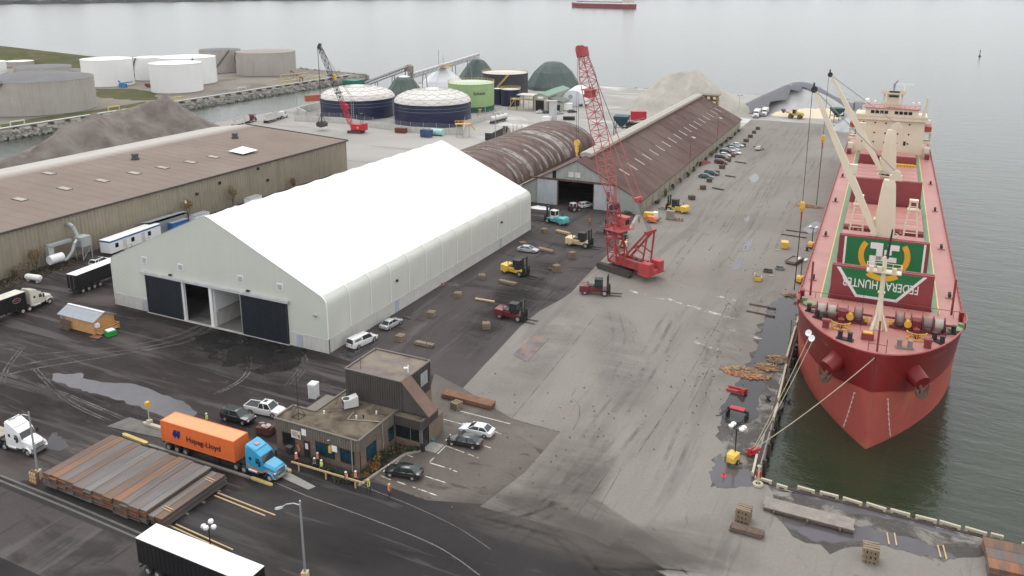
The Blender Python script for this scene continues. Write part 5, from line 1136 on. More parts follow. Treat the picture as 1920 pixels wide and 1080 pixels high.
def winch(cx, cy, s):
    b = M(); b.bx(cx-3.6,cx+3.6,cy-.9,cy+.9,fz,fz+.25)
    for dx in (-3.3,-1.9,-.5,.9,1.8,2.9): b.tube((cx+s*dx-.06,cy,fz+1.25),(cx+s*dx+.06,cy,fz+1.25),1.05,16); b.bx(cx+s*dx-.1,cx+s*dx+.1,cy-1.1,cy+1.1,fz,fz+.5)
    b.tube((cx-4.2,cy,fz+1.25),(cx+4.2,cy,fz+1.25),.18,8); b.box((cx+s*.2,cy-.3,fz+.9),(1.1,1.5,1.5)); b.build('winch', winr, ship)
    for dx, mt in ((-2.6,drumw),(-1.2,drumw if s > 0 else drumd),(2.35,drumd)): b = M(); b.tube((cx+s*dx-.55,cy,fz+1.25),(cx+s*dx+.55,cy,fz+1.25),.72,16); b.build('rope_drum', mt, ship)
    b = M(); b.tube((cx+s*1.3,cy-.2,fz+1.0),(cx+s*1.3,cy-1.2,fz+1.0),.5,10); b.box((cx+s*3.5,cy-.2,fz+.6),(.5,.7,.5)); b.build('winch_brake', yellow_paint, ship)
    gx, gy = cx+s*.2, cy-3.6; b = M()
    b.path([(gx+1.1*math.cos(a),gy+.8*math.sin(a),fz+.15) for a in [math.pi*2*i/12 for i in range(13)]],.1,4)
    for i in range(7): a = math.pi+math.pi*i/6; b.tube((gx+1.1*math.cos(a),gy+.8*math.sin(a),fz),(gx+1.25*math.cos(a),gy+1.0*math.sin(a),fz+1.1),.06,4)
    b.path([(gx+1.25*math.cos(a),gy+1.0*math.sin(a),fz+1.1) for a in [math.pi+math.pi*i/8 for i in range(9)]],.07,4); b.build('chain_guard', yellow_paint, ship)
    b = M(); b.tube((cx+s*.2,cy-.8,fz+.9),(gx,gy,fz+.2),.22,6); b.box((gx,gy+1.3,fz+.5),(.8,.8,1.0)); b.build('anchor_chain', winr, ship)
    b = M(); b.path([(cx-2,cy+1.6,fz+1.0),(cx+1.2,cy+1.6,fz+1.0)],.07,4); b.path([(cx-2,cy+1.6,fz),(cx-2,cy+1.6,fz+1.0)],.06,4); b.path([(cx+1.2,cy+1.6,fz),(cx+1.2,cy+1.6,fz+1.0)],.06,4); b.build('winch_rail', yellow_paint, ship)
winch(-5.0,12.2,1); winch(5.1,12.6,-1)
def bitts(x, y, rz, mt=dark_metal):
    b = M(); b.box((x,y,fz+.1),(2.2,.9,.2),rz); o = b.build('bitt_base', mt, ship)
    for k in (-.65,.65): b = M(); b.cyl((x+k*math.cos(rz),y+k*math.sin(rz),fz+.2),.32,.9,10); b.cyl((x+k*math.cos(rz),y+k*math.sin(rz),fz+1.1),.38,.08,10); b.build('bitt', mt, o)
for a in ((-8.8,13.5,-.3),(-7.6,11.2,-.5),(-4.0,4.9,-.25),(9.0,13.0,.3),(7.6,9.2,-.8)): bitts(*a)
bitts(3.4,5.2,.15,drumd)
for x, y in ((-6.7,8.2),(6.2,6.6)): b = M(); b.box((x,y,fz+.6),(.9,.5,1.2)); b.box((x,y-.2,fz+1.2),(1.1,.7,.3)); b.build('fairlead', maroonp, ship)
for x, y in ((-9.6,16.2),(9.9,14.6)): b = M(); b.lathe((x,y,fz),[(.9,0),(1.0,.35),(.5,.55)],12,True); b.build('rope_coil', pm('rope_green', (.25,.3,.16), .9, var=.25), ship); b = M(); b.box((x-.8*(1 if x > 0 else -1)*-1,y+.9,fz+.4),(.8,.7,.8)); b.build('deck_box', greenw, ship)
b = M(); b.box((-1.2,6.4,fz+.45),(1.6,1.1,.9)); b.build('hatch_box', maroonp, ship); b = M(); b.box((-1.2,6.4,fz+.95),(1.2,.8,.12)); b.build('hatch_lid', yellow_paint, ship)
b = M(); b.path([(-11,19.6,fz+1),(-7.5,19.6,fz+1),(-3,19.8,fz+1)],.05,4); b.path([(11,19.6,fz+1),(7,19.6,fz+1),(2,19.8,fz+1)],.05,4)
for x in (-11,-9,-7,-5,-3,2,4,6,8,10): b.tube((x,19.7,fz),(x,19.7,fz+1),.05,4)
b.build('break_rail', MATS['stanchion_red'], ship)
for sg_ in (-1,1):
    b = M(); b.bx(*sorted((sg_*10.6,sg_*11.2)),18.3,19.3,fz,fz+1.4); b.bx(*sorted((sg_*11.0,sg_*11.3)),15.5,20.3,fz,fz+.9); b.build('bulwark', hullr, ship)
# anchors in their pockets
for sg_ in (-1,1):
    c_ = Vector((sg_*5.35, 3.9 if sg_ < 0 else 4.3, 7.4)); n_ = Vector((sg_*.62,-.72,-.3)).normalized()
    b = M(); b.tube(c_-n_*1.8+Vector((0,0,.3)), c_+n_*.9, 1.35, 18, 1.15); o = b.build('hawse_pocket', hullr, ship, smooth=True)
    b = M(); q = c_+n_*.95; side_ = Vector((0,0,1)).cross(n_).normalized(); dn = Vector((0,0,-1))
    b.tube(q-n_*.8+Vector((0,0,.5)), q+dn*1.5+n_*.15, .22, 8)
    for k in (-1,1): b.loft([[tuple(q+dn*1.5+n_*.1+side_*k*a+Vector((0,0,z_))+n_*m_*w_) for m_ in (-1,1)]+[tuple(q+dn*1.5+n_*.1+side_*k*a+Vector((0,0,z_-.5))+n_*m_*w_) for m_ in (1,-1)] for a, z_, w_ in ((0,0,.35),(.7,.35,.3),(1.1,1.3,.12))])
    b.build('anchor', pm('anchor_iron', (.14,.1,.07), .8, .2, var=.3), o)
# draught marks and the name on the bow
drm = pm('mark_white', (.7,.66,.62), .6)
for sg_ in (-1,1):
    b = M(); prev = None
    for i in range(16):
        z = 4.6-.42*i; v_ = 2.6+.0*i+(.35 if i < 4 else .2)*0+ .12*i; x = sg_*(half(z,v_)+.04)
        if prev: b.beam(prev,(x,v_-.04,z),.07,.07)
        if i % 2 == 0: b.box((x-sg_*.15,v_-.12,z),(.45,.1,.1))
        prev = (x,v_-.04,z)
    b.build('draught_marks', drm, ship)
def hull_text(txt, size, sg_, v_, z, mt):
    me = text_mesh(txt, size, .005, 1.05, .012)
    for w_ in me.vertices:
        vv = v_+ (w_.co.x if sg_ > 0 else -w_.co.x); zz_ = z+w_.co.y; w_.co = Vector((sg_*(half(zz_, vv)+.06), vv-.03, zz_))
    me.materials.append(mt); link('bow_name', me, ship)
hull_text('FEDERAL HUNTER', 1.0, 1, 11.6, 9.4, pm('name_faded', (.5,.22,.2), .6)); hull_text('FEDERAL HUNTER', 1.0, -1, 10.0, 9.4, MATS['name_faded'])
# accommodation block
SV = 160.5
b = M(); b.bx(-9.3,9.3,SV,SV+14,9.15,19.6); b.build('accommodation', cream, ship)
b = M(); b.bx(-9.9,9.9,SV-.8,SV+12,19.6,20.0); b.bx(-10.6,10.6,SV-.9,SV+3,19.0,19.6); b.build('bridge_deck', cream, ship)
b = M(); b.bx(-7.2,7.2,SV-.4,SV+9,20.0,22.4); b.build('wheelhouse', cream, ship)
b = M(); b.bx(-7.6,7.6,SV-.8,SV+9.5,22.4,22.65); b.build('monkey_deck', deckr, ship)
b = M(); b.bx(-10.6,10.6,SV-1.0,SV-.85,20.0,20.6); b.build('wing_bulwark', cream, ship)
for i in range(8):
    x = -5.7+1.25*i+(1.5 if i > 3 else 0)
    b = M(); b.bx(x,x+1.0,SV-.45,SV-.4,20.9,21.8); b.build('bridge_window', dark_glass, ship)
for zc in (18.0,15.0,12.2):
    for x in (-7.4,-4.2,-1.2,2.2,5.2): b = M(); b.tube((x,SV-.04,zc),(x,SV,zc),.27,8); b.build('porthole', dark_glass, ship)
b = M(); b.bx(4.0,4.7,SV-.05,SV,11.6,12.9); b.build('door', dark_glass, ship)
b = M()
for x in (-2.4,2.4): b.bx(x-.25,x+.25,SV+2,SV+2.5,22.6,26.6)
b.bx(-1.7,1.7,SV+2.2,SV+4.2,22.6,26.4); b.bx(-3.4,3.4,SV+1,SV+5,26.6,26.9); b.bx(-3.4,3.4,SV+1,SV+1.1,26.9,27.7); b.build('radar_mast', cream, ship)
b = M(); b.bx(-1.2,1.4,SV+2.1,SV+2.15,25.6,26.2); b.bx(-1.2,1.6,SV+.95,SV+1.0,27.1,27.6); b.build('mast_panel', dark_metal, ship)
b = M(); b.tube((0,SV+3,26.9),(0,SV+3,29.6),.3); b.tube((0,SV+3,29.4),(.8,SV+3,30.6),.22); b.build('mast_head', steel_grey, ship)
b = M(); b.bx(.8,5.2,SV+2.9,SV+3.1,29.4,29.65); b.tube((2.8,SV+3,27),(2.8,SV+3,29.4),.15); b.build('radar_scanner', white_trim, ship)
for x, r_ in ((-7.0,.85),(-4.8,.4),(5.6,.35),(7.2,.4)): b = M(); b.lathe((x,SV+3,22.65),[(.1,0),(.12,.8),(r_*.8,.85),(r_,1.4),(r_*.8,1.4+r_*.7),(.02,1.4+r_*1.05)],12); b.build('satcom_dome', white_trim, ship, smooth=True)
b = M(); b.tube((8.6,SV+1,20),(9.2,SV+1,26.2),.5,8,.25); b.build('signal_mast', cream, ship)
b = M()
for i in range(12): b.tube((-7.5+1.36*i,SV-.7,22.6),(-7.5+1.36*i,SV-.7,23.6),.05,4)
b.path([(-7.5,SV-.7,23.6),(7.5,SV-.7,23.6)],.05,4); b.build('monkey_rail', MATS['stanchion_red'], ship)
for sg_ in (-1,1):
    b = M(); b.bx(*sorted((sg_*9.4,sg_*11.4)),SV+2,SV+10,12.2,12.5); b.bx(*sorted((sg_*9.4,sg_*11.4)),SV+2,SV+10,15.4,15.7); [b.bx(sg_*11.2-.12,sg_*11.2+.12,SV+y,SV+y+.24,9.2,15.4) for y in (2.2,6,9.6)]; b.build('side_gallery', cream, ship)
    b = M(); b.bx(*sorted((sg_*9.6,sg_*11.3)),SV+3,SV+9,15.7,17.2); b.build('lifeboat', pm('lifeboat_red', (.4,.06,.04), .5), ship)
    b = M(); b.box((sg_*10.4,SV-3,10.6),(1.4,2,2.8)); b.build('deck_locker', cream, ship); b = M(); b.box((sg_*10.5,SV-6,9.9),(1.2,2.4,1.4)); b.build('deck_gear', coam, ship)
    b = M(); b.bx(sg_*10.2-.9,sg_*10.2+.9,SV-.06,SV-.02,13.4,13.7); b.build('red_board', pm('board_red', (.5,.05,.05), .6), ship)
b = M(); b.bx(-3,3,SV+14.2,SV+20,9.15,21.5); b.build('funnel', maroonp, ship)

# ---------------------------------------------------------------- vehicles
def paint(name, col, coat=.6, rough=.35, dirt=.2):
    return pm(name, col, rough, var=.06, sc=.8, stain=tuple(min(1, c*.55+.05) for c in col), samt=dirt, ssc=.6, coat=coat)
car_paint = paint('car_paint', (.6,.6,.6))
pw, pb, pn, ps = paint('paint_white', (.78,.78,.77)), paint('paint_black', (.012,.012,.013), .8), paint('paint_navy', (.02,.03,.045), .8), paint('paint_silver', (.48,.49,.5), .6)
pt, pmar, pgold = paint('paint_teal', (.05,.11,.13), .6), paint('paint_maroon', (.13,.012,.02), .6), paint('paint_champagne', (.5,.46,.38), .6)
lamp_red = pm('tail_lamp', (.35,.01,.015), .25); lamp_white = pm('head_lamp', (.75,.76,.78), .15)
chrome = pm('chrome_trim', (.6,.6,.6), .2, .8, var=.03)
WH = {}
def wheel(par, x, y, z, r, w, dual=False, rimm=None, nm='wheel'):
    k = (r, w)
    if k not in WH:
        b = M(); n = 18
        rings = [[(rr*math.cos(2*math.pi*i/n), yy, rr*math.sin(2*math.pi*i/n)) for i in range(n)] for rr, yy in ((r*.55,-w/2),(r*.92,-w/2),(r,-w*.32),(r,w*.32),(r*.92,w/2),(r*.55,w/2))]
        b.loft(rings); t = b.mesh('tyre', black_rubber, smooth=40)
        b = M(); b.tube((0,-w/2-.015,0),(0,w/2+.015,0),r*.56,14); b.tube((0,-w/2-.05,0),(0,w/2+.05,0),r*.2,8); WH[k] = (t, b.mesh('rim', rim_metal, smooth=True))
    t, m_ = WH[k]
    o = link(nm, t, par); o.location = (x, y, z)
    c = link('rim', m_, o)
    if rimm: recol(c, {'rim_metal': rimm})
    return o
def car(kind, name='parked_car'):
    """front towards +x; returns an Empty with its parts"""
    K = dict(sedan=(4.75,1.82,1.45,.92,[(-.40,.0),(-.26,1),(.05,1),(.24,.0)],.33),
             suv=(4.9,1.95,1.75,1.08,[(-.49,.0),(-.43,1),(.06,1),(.22,.0)],.38),
             wagon=(4.5,1.8,1.6,1.0,[(-.48,.0),(-.40,1),(.08,1),(.28,.0)],.34),
             pickup=(5.8,2.0,1.9,1.12,[(-.10,.0),(-.06,1),(.16,1),(.27,.0)],.41),
             capped=(5.8,2.0,1.9,1.12,[(-.49,.0),(-.47,.97),(.16,1),(.27,.0)],.41))[kind]
    L, Wd, H, belt, cab, wr = K
    t = T(name, 'car', 'car')
    b = M(); rings = []
    for x, w_, zb_, zt_ in ((-.5,.8,.42,belt-.16),(-.485,.93,.33,belt-.05),(-.42,1,.27,belt),(-.2,1,.22,belt+.01),(.12,1,.22,belt),(.26,1,.22,belt-.05),(.40,.99,.27,belt-.14),(.475,.9,.32,belt-.27),(.5,.74,.4,belt-.36)):
        hw = Wd/2*w_; m_ = zb_+(zt_-zb_)*.55
        rings.append([(x*L,-hw*.9,zb_),(x*L,-hw,m_),(x*L,-hw*.965,zt_-.04),(x*L,-hw*.86,zt_),(x*L,hw*.86,zt_),(x*L,hw*.965,zt_-.04),(x*L,hw,m_),(x*L,hw*.9,zb_)])
    b.loft(rings); b.build('body', car_paint, t, smooth=40)
    # glasshouse: the glass volume, with painted roof, and pillars over it
    bw_, tw = Wd/2*.88, Wd/2*.68
    xs = [c[0]*L for c in cab]
    lo = [(xs[0],-bw_),(xs[3],-bw_),(xs[3],bw_),(xs[0],bw_)]; hi = [(xs[1],-tw),(xs[2],-tw),(xs[2],tw),(xs[1],tw)]
    b = M(); b.add([(x,y,belt-.02) for x, y in lo]+[(x,y,H-.06) for x, y in hi], [(0,1,5,4),(1,2,6,5),(2,3,7,6),(3,0,4,7)]); b.build('glass', car_glass, t)
    b = M(); b.loft([[(xs[1]-.03,-tw-.03,H-.09),(xs[2]+.05,-tw-.03,H-.09),(xs[2]+.05,tw+.03,H-.09),(xs[1]-.03,tw+.03,H-.09)],[(xs[1]+.08,-tw+.08,H),(xs[2]-.1,-tw+.08,H),(xs[2]-.1,tw-.08,H),(xs[1]+.08,tw-.08,H)]]); b.build('roof', car_paint, t, smooth=40)
    b = M()
    for s_ in (-1,1):
        for (xa, xb) in ((xs[0],xs[1]),(xs[3],xs[2]),((xs[0]+xs[3])/2-.1,(xs[1]+xs[2])/2-.1)): b.beam((xa,s_*(bw_+.01),belt-.03),(xb,s_*(tw+.015),H-.06),.09,.06)
        if kind in ('wagon','suv'): b.beam((xs[0]+.95,s_*(bw_+.01),belt-.03),(xs[1]+.75,s_*(tw+.015),H-.06),.14,.06)
    b.build('pillar', car_paint, t)
    if kind == 'capped':
        b = M(); [b.quad((xs[0]+.0,s_*(bw_+.005),belt-.02),(-.1*L,s_*(bw_+.005),belt-.02),(-.12*L,s_*(tw+.03),H-.06),(xs[1],s_*(tw+.03),H-.06)) for s_ in (-1,1)]; b.build('cap_side', car_paint, t)
        b = M(); [b.quad((-.42*L,s_*(bw_-.02),belt+.22),(-.16*L,s_*(bw_-.02),belt+.22),(-.17*L,s_*(tw+.06),H-.25),(-.4*L,s_*(tw+.06),H-.25)) for s_ in (-1,1)]; b.v = [(x,y*1.02,z) for x,y,z in b.v]; b.build('cap_window', car_glass, t)
    if kind == 'pickup':
        b = M(); b.bx(-.485*L,-.115*L,-Wd/2*.84,Wd/2*.84,belt-.02,belt+.015); b.build('bed_liner', dark_metal, t)
        b = M(); [b.bx(*a,belt,belt+.1) for a in ((-.49*L,-.11*L,-Wd/2*.95,-Wd/2*.85),(-.49*L,-.11*L,Wd/2*.85,Wd/2*.95),(-.495*L,-.48*L,-Wd/2*.95,Wd/2*.95))]; b.build('bed_rail', car_paint, t)
        b = M(); b.bx(.0*L,.08*L,-.35,.35,H,H+.015); b.build('sunroof', car_glass, t)
    if kind == 'suv':
        b = M(); b.bx(xs[1]+.25,xs[2]-.25,-tw+.1,tw-.1,H,H+.012); b.build('roof_glass', car_glass, t)
    for x in (-.30,.31):
        for y in (-1,1): wheel(t, x*L, y*(Wd/2-.1), wr, wr, .24)
    b = M(); b.bx(-.503*L,-.485*L,-Wd*.34,-Wd*.2,belt-.3,belt-.14); b.build('tail_lamp', lamp_red, t); b = M(); b.bx(-.503*L,-.485*L,Wd*.2,Wd*.34,belt-.3,belt-.14); b.build('tail_lamp', lamp_red, t)
    for s_ in (-1,1): b = M(); b.box((.475*L,s_*Wd*.34,belt-.34),(.16,.34,.13),-s_*.45); b.build('head_lamp', lamp_white, t); b = M(); b.box((xs[3]-.25*1,s_*(Wd/2+.08),belt+.06),(.14,.2,.14)); b.build('mirror', car_paint, t)
    b = M(); b.bx(.49*L,.503*L,-.45,.45,belt-.48,belt-.34); b.build('grille', dark_metal, t)
    return t
PROTO = {}
def put_car(kind, label, rear, front, mt, cat='car', group=None, name='parked_car', z=.03):
    c = mid(rear, front); a = heading(rear, front)
    if kind not in PROTO:
        t = PROTO[kind] = car(kind, name); t.location = (c[0],c[1],z); t.rotation_euler = (0,0,a); recolor_tree(t, {'car_paint': mt}); t['label'] = label
        PROTO[kind+'p'] = mt
    else:
        t = dup(PROTO[kind], (c[0],c[1],z), a, label, {'car_paint': mt, PROTO[kind+'p'].name: mt})
        t.name = name
    t['category'] = cat
    if group: t['group'] = group
    return t
GP = 'cars in the office parking bays'
put_car('capped', 'white pickup with a covered bed parked along the side of the white hall', (-78.76, 101.28), (-77.74, 107.19), pw, 'pickup truck', None, 'pickup_truck')
put_car('sedan', 'silver sedan ahead of the capped white pickup beside the white hall', (-78.27, 110.67), (-78.02, 114.44), ps)
put_car('sedan', 'silver sedan just behind the bright yellow forklift', (-76.36, 160.97), (-71.94, 161.40), ps)
put_car('sedan', 'white sedan in the office parking bays', (-45.06, 87.70), (-50.18, 87.32), pw, 'car', GP)
put_car('sedan', 'black sedan parked side by side with the white sedan at the office', (-45.30, 84.68), (-50.18, 84.04), pb, 'car', GP)
put_car('sedan', 'black coupe-like sedan alone in the bay nearest the hi-vis workers', (-48.69, 75.47), (-53.36, 74.59), pb, 'car', GP)
put_car('suv', 'black estate SUV beside the far end of the orange container', (-81.55, 76.06), (-75.96, 76.37), pb, 'SUV', None, 'parked_suv')
put_car('pickup', 'white open-bed pickup parked left of the office', (-79.70, 78.94), (-73.89, 79.77), pw, 'pickup truck', None, 'pickup_truck')
put_car('wagon', 'white minivan standing at the dark doorway of the maroon-roofed shed', (-77.45, 200.90), (-75.21, 205.07), pw, 'van', None, 'minivan')
put_car('suv', 'silver-white SUV tucked between the black trailer and the blue-striped site trailer', (-152.19, 110.47), (-153.25, 115.78), pw, 'SUV', None, 'parked_suv')
GC = 'cars parked along the shed wall'
for px, py, kind, mt, lab in ((1324,334,'sedan',pt,'dark teal sedan nearest the camera in the row along the shed wall'),(1334,328,'wagon',pt,'teal car with pale bonnet just behind the nearest teal sedan by the shed'),
    (1352,307,'wagon',pmar,'maroon hatchback in the car row along the shed wall'),(1353,298,'wagon',pn,'dark navy car directly behind the maroon hatchback'),(1359,293.5,'sedan',pw,'white car with its nose hidden behind a navy car in the shed row'),
    (1363,288.5,'suv',pb,'black SUV in the middle of the car row along the shed wall'),(1377,289,'sedan',pw,'white sedan sticking out farthest towards the quay in the shed row'),(1374,282.5,'sedan',ps,'pale silver sedan third from the far end of the shed row'),
    (1374,278,'sedan',pt,'dark teal sedan second from the far end of the shed row'),(1383,275,'sedan',pw,'whitish sedan at the far end of the shed row')):
    c = {1324:(-55.22, 251.87),1334:(-54.74, 257.09),1352:(-55.68, 275.47),1353:(-57.23, 283.54),1359:(-57.12, 288.19),1363:(-57.44, 293.30),1377:(-54.96, 293.97),1374:(-56.77, 300.16),1383:(-56.73, 308.72)}[px]
    if py == 278: c = (-57.70, 304.78)
    put_car(kind, lab, (c[0]-2.2,c[1]+.3), (c[0]+2.2,c[1]-.3), mt, 'car', GC)
c = (-48.34, 305.92); put_car('sedan', 'pale champagne car alone on the open apron by the shed row', (c[0]-.5,c[1]-2.2), (c[0]+.5,c[1]+2.2), pgold)
GF = 'cars by the green-roofed building'
for px, lab, mt, c in ((0,'white car parked in front of the truck door of the green-roofed building',pw,(-156.37, 353.24)),(1,'dark car parked next to the white car at the green-roofed building',pn,(-153.11, 353.89)),(2,'silver car parked nearest the white caravan',ps,(-147.44, 353.88)),(3,'grey car parked right of the white caravan',pn,(-143.73, 361.24)),(4,'dark car parked by the white barrel tent',pb,(-146.70, 383.54))):
    put_car('sedan', lab, (c[0]-1.5,c[1]-1.7), (c[0]+1.5,c[1]+1.7), mt, 'car', GF)

# trucks
def truck(name, label, loc, rz, mt, sleeper=True, roofh=3.9, group=None, extra=None, wheelrim=None):
    t = T(name, label, 'truck', loc, rz, group)
    b = M(); b.bx(-3.4,3.0,-.45,.45,.75,1.05); b.bx(-3.5,-1.4,-.9,.9,1.05,1.2); b.build('chassis', dark_metal, t)
    x0 = -1.3 if sleeper else -.2
    b = M(); b.loft([[(x,-1.2*w_,.85),(x,1.2*w_,.85),(x,1.22*w_,zt*.75),(x,1.05*w_,zt),(x,-1.05*w_,zt),(x,-1.22*w_,zt*.75)] for x, w_, zt in ((x0,1,roofh if sleeper else 2.95),(x0+.3,1,roofh+.05 if sleeper else 3.0),(.35,1,min(roofh,3.35)),(.95,.98,2.95),(1.35,.95,2.1))]); b.build('cab', mt, t, smooth=30)
    if sleeper:
        b = M(); b.loft([[(x0+.02,-1.15,roofh-.15),(x0+.02,1.15,roofh-.15),(x0+.02,1.0,roofh+.12),(x0+.02,-1.0,roofh+.12)],[(.2,-1.0,3.35),(.2,1.0,3.35),(.2,.85,3.55),(.2,-.85,3.55)]]); b.build('roof_fairing', mt, t, smooth=30)
    b = M(); b.loft([[(x,-1.0*w_,1.0),(x,1.0*w_,1.0),(x,1.02*w_,zt-.25),(x,.75*w_,zt),(x,-.75*w_,zt),(x,-1.02*w_,zt-.25)] for x, w_, zt in ((1.25,1.08,2.15),(2.2,1.0,2.0),(2.9,.92,1.8),(3.1,.8,1.55))]); b.build('hood', mt, t, smooth=30)
    b = M(); b.quad((1.42,-1.0,2.08),(1.42,1.0,2.08),(1.0,.92,2.86),(1.0,-.92,2.86)); b.build('windshield', car_glass, t)
    for s_ in (-1,1):
        b = M(); b.quad((.3,s_*1.235,2.0),(1.0,s_*1.2,2.0),(.8,s_*1.19,2.65),(.3,s_*1.215,2.65)); b.build('side_window', car_glass, t)
        b = M(); b.tube((-.9,s_*1.0,.75),(.5,s_*1.0,.75),.32,12); b.build('fuel_tank', chrome, t)
        b = M(); b.bx(1.05,1.2,s_*1.45-.12,s_*1.45+.12,1.9,2.6); b.build('mirror', dark_metal, t)
        b = M(); b.loft([[(2.35+.62*math.cos(a)*k,s_*1.15+d,.62+.66*math.sin(a)*k) for a in [math.pi*i/8 for i in range(9)]] for k, d in ((1,-.2),(1,.12))], caps=False, closed=False); b.build('fender', mt, t, smooth=True)
        wheel(t, 2.35, s_*1.05, .52, .52, .3, rimm=wheelrim)
        for x in (-1.75,-3.05): wheel(t, x, s_*.95, .52, .52, .55, rimm=wheelrim)
        if sleeper: b = M(); b.bx(-.75,-.35,s_*1.215-.02,s_*1.215+.02,2.2,2.6); b.build('sleeper_window', car_glass, t)
        b = M(); b.box((3.0,s_*.85,1.15),(.2,.3,.22)); b.build('head_lamp', lamp_white, t)
    b = M(); [b.bx(3.08,3.16,-.6,.6,1.0+.11*k,1.06+.11*k) for k in range(6)]; b.build('grille', chrome, t)
    b = M(); b.loft([[(x,-1.15*w_,.5),(x,1.15*w_,.5),(x,1.15*w_,.85),(x,-1.15*w_,.85)] for x, w_ in ((2.95,1),(3.2,.95),(3.35,.8))]); b.build('bumper', chrome if extra is None else extra, t)
    b = M(); b.tube((-1.45,.8,1),(-1.45,.8,3.3),.1,8); b.build('exhaust', chrome, t)
    return t
def trailer(name, label, loc, rz, L=14.6, body=None, top=None, group=None, zf=1.2, zt=4.0, axles=2, rear=True, cat='trailer'):
    """nose towards +x, origin under the nose"""
    t = T(name, label, cat, loc, rz, group)
    b = M(); b.bx(-L,0,-1.27,1.27,zf,zt); 
    for k in range(int(L/.6)): 
        for s_ in (-1,1): b.bx(-L+.3+.6*k,-L+.36+.6*k,*sorted((s_*1.27,s_*1.295)),zf+.1,zt-.1)
    b.build('body', body, t)
    b = M(); n = 4; [b.bx(-L*(k+1)/n+.02,-L*k/n-.02,-1.29,1.29,zt,zt+.06) for k in range(n)]; b.build('roof', top, t)
    b = M(); b.bx(-L,-.5,-.5,.5,zf-.3,zf); b.bx(-L-.05,-L+.1,-1.2,1.2,.55,.75); b.build('underframe', dark_metal, t)
    for k in range(axles):
        for s_ in (-1,1): wheel(t, -L+1.2+1.35*k, s_*.98, .52, .52, .55)
    b = M(); [b.bx(-2.8,-2.6,s_*.8-.08,s_*.8+.08,.1,zf) for s_ in (-1,1)]; b.build('landing_leg', dark_metal, t)
    if rear:
        b = M(); [b.bx(-L-.05,-L,y,y+1.2,zf+.1,zt-.15) for y in (-1.22,.02)]; b.build('rear_door', body, t)
        b = M(); [b.bx(-L-.09,-L-.05,y,y+.06,zf+.15,zt-.2) for y in (-.5,.45)]; b.build('lock_rod', steel_grey, t)
    return t
blackb = pm('trailer_black', (.014,.014,.015), .4, var=.15, sc=.4, coat=.2); whiter = pm('trailer_roof', (.82,.82,.8), .5, var=.03)
creamp = paint('cab_cream', (.68,.65,.56), .3, .4, .35); bluep = paint('cab_blue', (.03,.33,.55), .6, .35, .1); orangep = paint('flare_orange', (.75,.2,.05), .5)
tr = truck('semi_truck', 'bright blue sleeper-cab truck pulling the orange container', (-67.1,68.0,0), R(-1), bluep)
for s_ in (-1,1):
    b = M(); b.add([(-1.2,s_*1.235,1.7),(-.5,s_*1.24,1.45),(.6,s_*1.24,1.2),(1.3,s_*1.2,1.05),(1.3,s_*1.2,.9),(.4,s_*1.24,.95),(-.6,s_*1.24,1.2),(-1.2,s_*1.235,1.5)],[tuple(range(8))]); b.build('flame_stripe', orangep, tr)
    b = M(); b.add([(1.35,s_*1.12,1.3),(2.2,s_*1.05,1.45),(3.0,s_*.96,1.2),(3.0,s_*.97,1.0),(2.2,s_*1.05,1.2),(1.35,s_*1.14,1.05)],[tuple(range(6))]); b.build('flame_stripe', orangep, tr)
b = M(); b.box((-.5,0,3.86),(.5,.5,.03),0,(0,R(16),0)); b.build('roof_badge', pm('badge_red', (.6,.25,.25), .5), tr)
# chassis trailer and its container
ct = T('container_chassis', 'black container chassis under the orange container', 'trailer', (-70.2,67.9,0), R(.6))
b = M(); b.bx(-12.1,.3,-.45,.45,.85,1.15); [b.bx(-12.1+k*2.9,-11.9+k*2.9,-1.2,1.2,1.0,1.22) for k in range(5)]; b.build('frame', dark_metal, ct)
for k in range(3):
    for s_ in (-1,1): wheel(ct, -11.1+1.45*k, s_*.98, .52, .52, .55)
b = M(); [b.bx(-3.0,-2.8,s_*.8-.08,s_*.8+.08,.1,1) for s_ in (-1,1)]; b.build('landing_leg', dark_metal, ct)
co = T('shipping_container', 'bright orange shipping container lettered Hapag-Lloyd on the truck chassis', 'container', (-76.2,67.85,1.22), R(.6))
org = pm('container_orange', (.78,.175,.045), .5, var=.04, sc=.4, stain=(.55,.15,.06), samt=.3, ssc=.5)
b = M(); HLn, HWd, HH = 6.1, 1.22, 2.85
ribbed(b, (-HLn,-HWd+.04), (HLn,-HWd+.04), .12, HH-.1, .28, .036); ribbed(b, (HLn,HWd-.04), (-HLn,HWd-.04), .12, HH-.1, .28, .036); b.build('side_panel', org, co)
b = M(); ribbed(b, (HLn-.04,-HWd), (HLn-.04,HWd), .12, HH-.1, .28, .036); b.build('front_panel', org, co)
b = M(); b.bx(-HLn+.02,HLn-.02,-HWd+.02,HWd-.02,HH-.05,HH-.02); [b.bx(-HLn+.2+.3*k,-HLn+.33+.3*k,-HWd+.15,HWd-.15,HH-.02,HH-.005) for k in range(40)]; b.build('roof', pm('container_roof', (.8,.36,.17), .6, var=.05), co)
b = M(); [b.bx(-HLn,HLn,y-.06,y+.06,z,z+.13) for y in (-HWd+.03,HWd-.03) for z in (0,HH-.12)]; [b.bx(x-.08,x+.08,y-.08,y+.08,0,HH) for x in (-HLn+.05,HLn-.05) for y in (-HWd+.03,HWd-.03)]; [b.bx(x-.06,x+.06,-HWd,HWd,z,z+.12) for x in (-HLn+.05,HLn-.05) for z in (0,HH-.12)]; b.build('corner_frame', org, co)
b = M(); [b.bx(-HLn-.02,-HLn+.03,y,y+1.15,.13,HH-.13) for y in (-1.17,.02)]; b.build('door', org, co)
inkb = pm('logo_blue', (.012,.02,.16), .5); inkd = pm('letter_ink', (.012,.012,.03), .5)
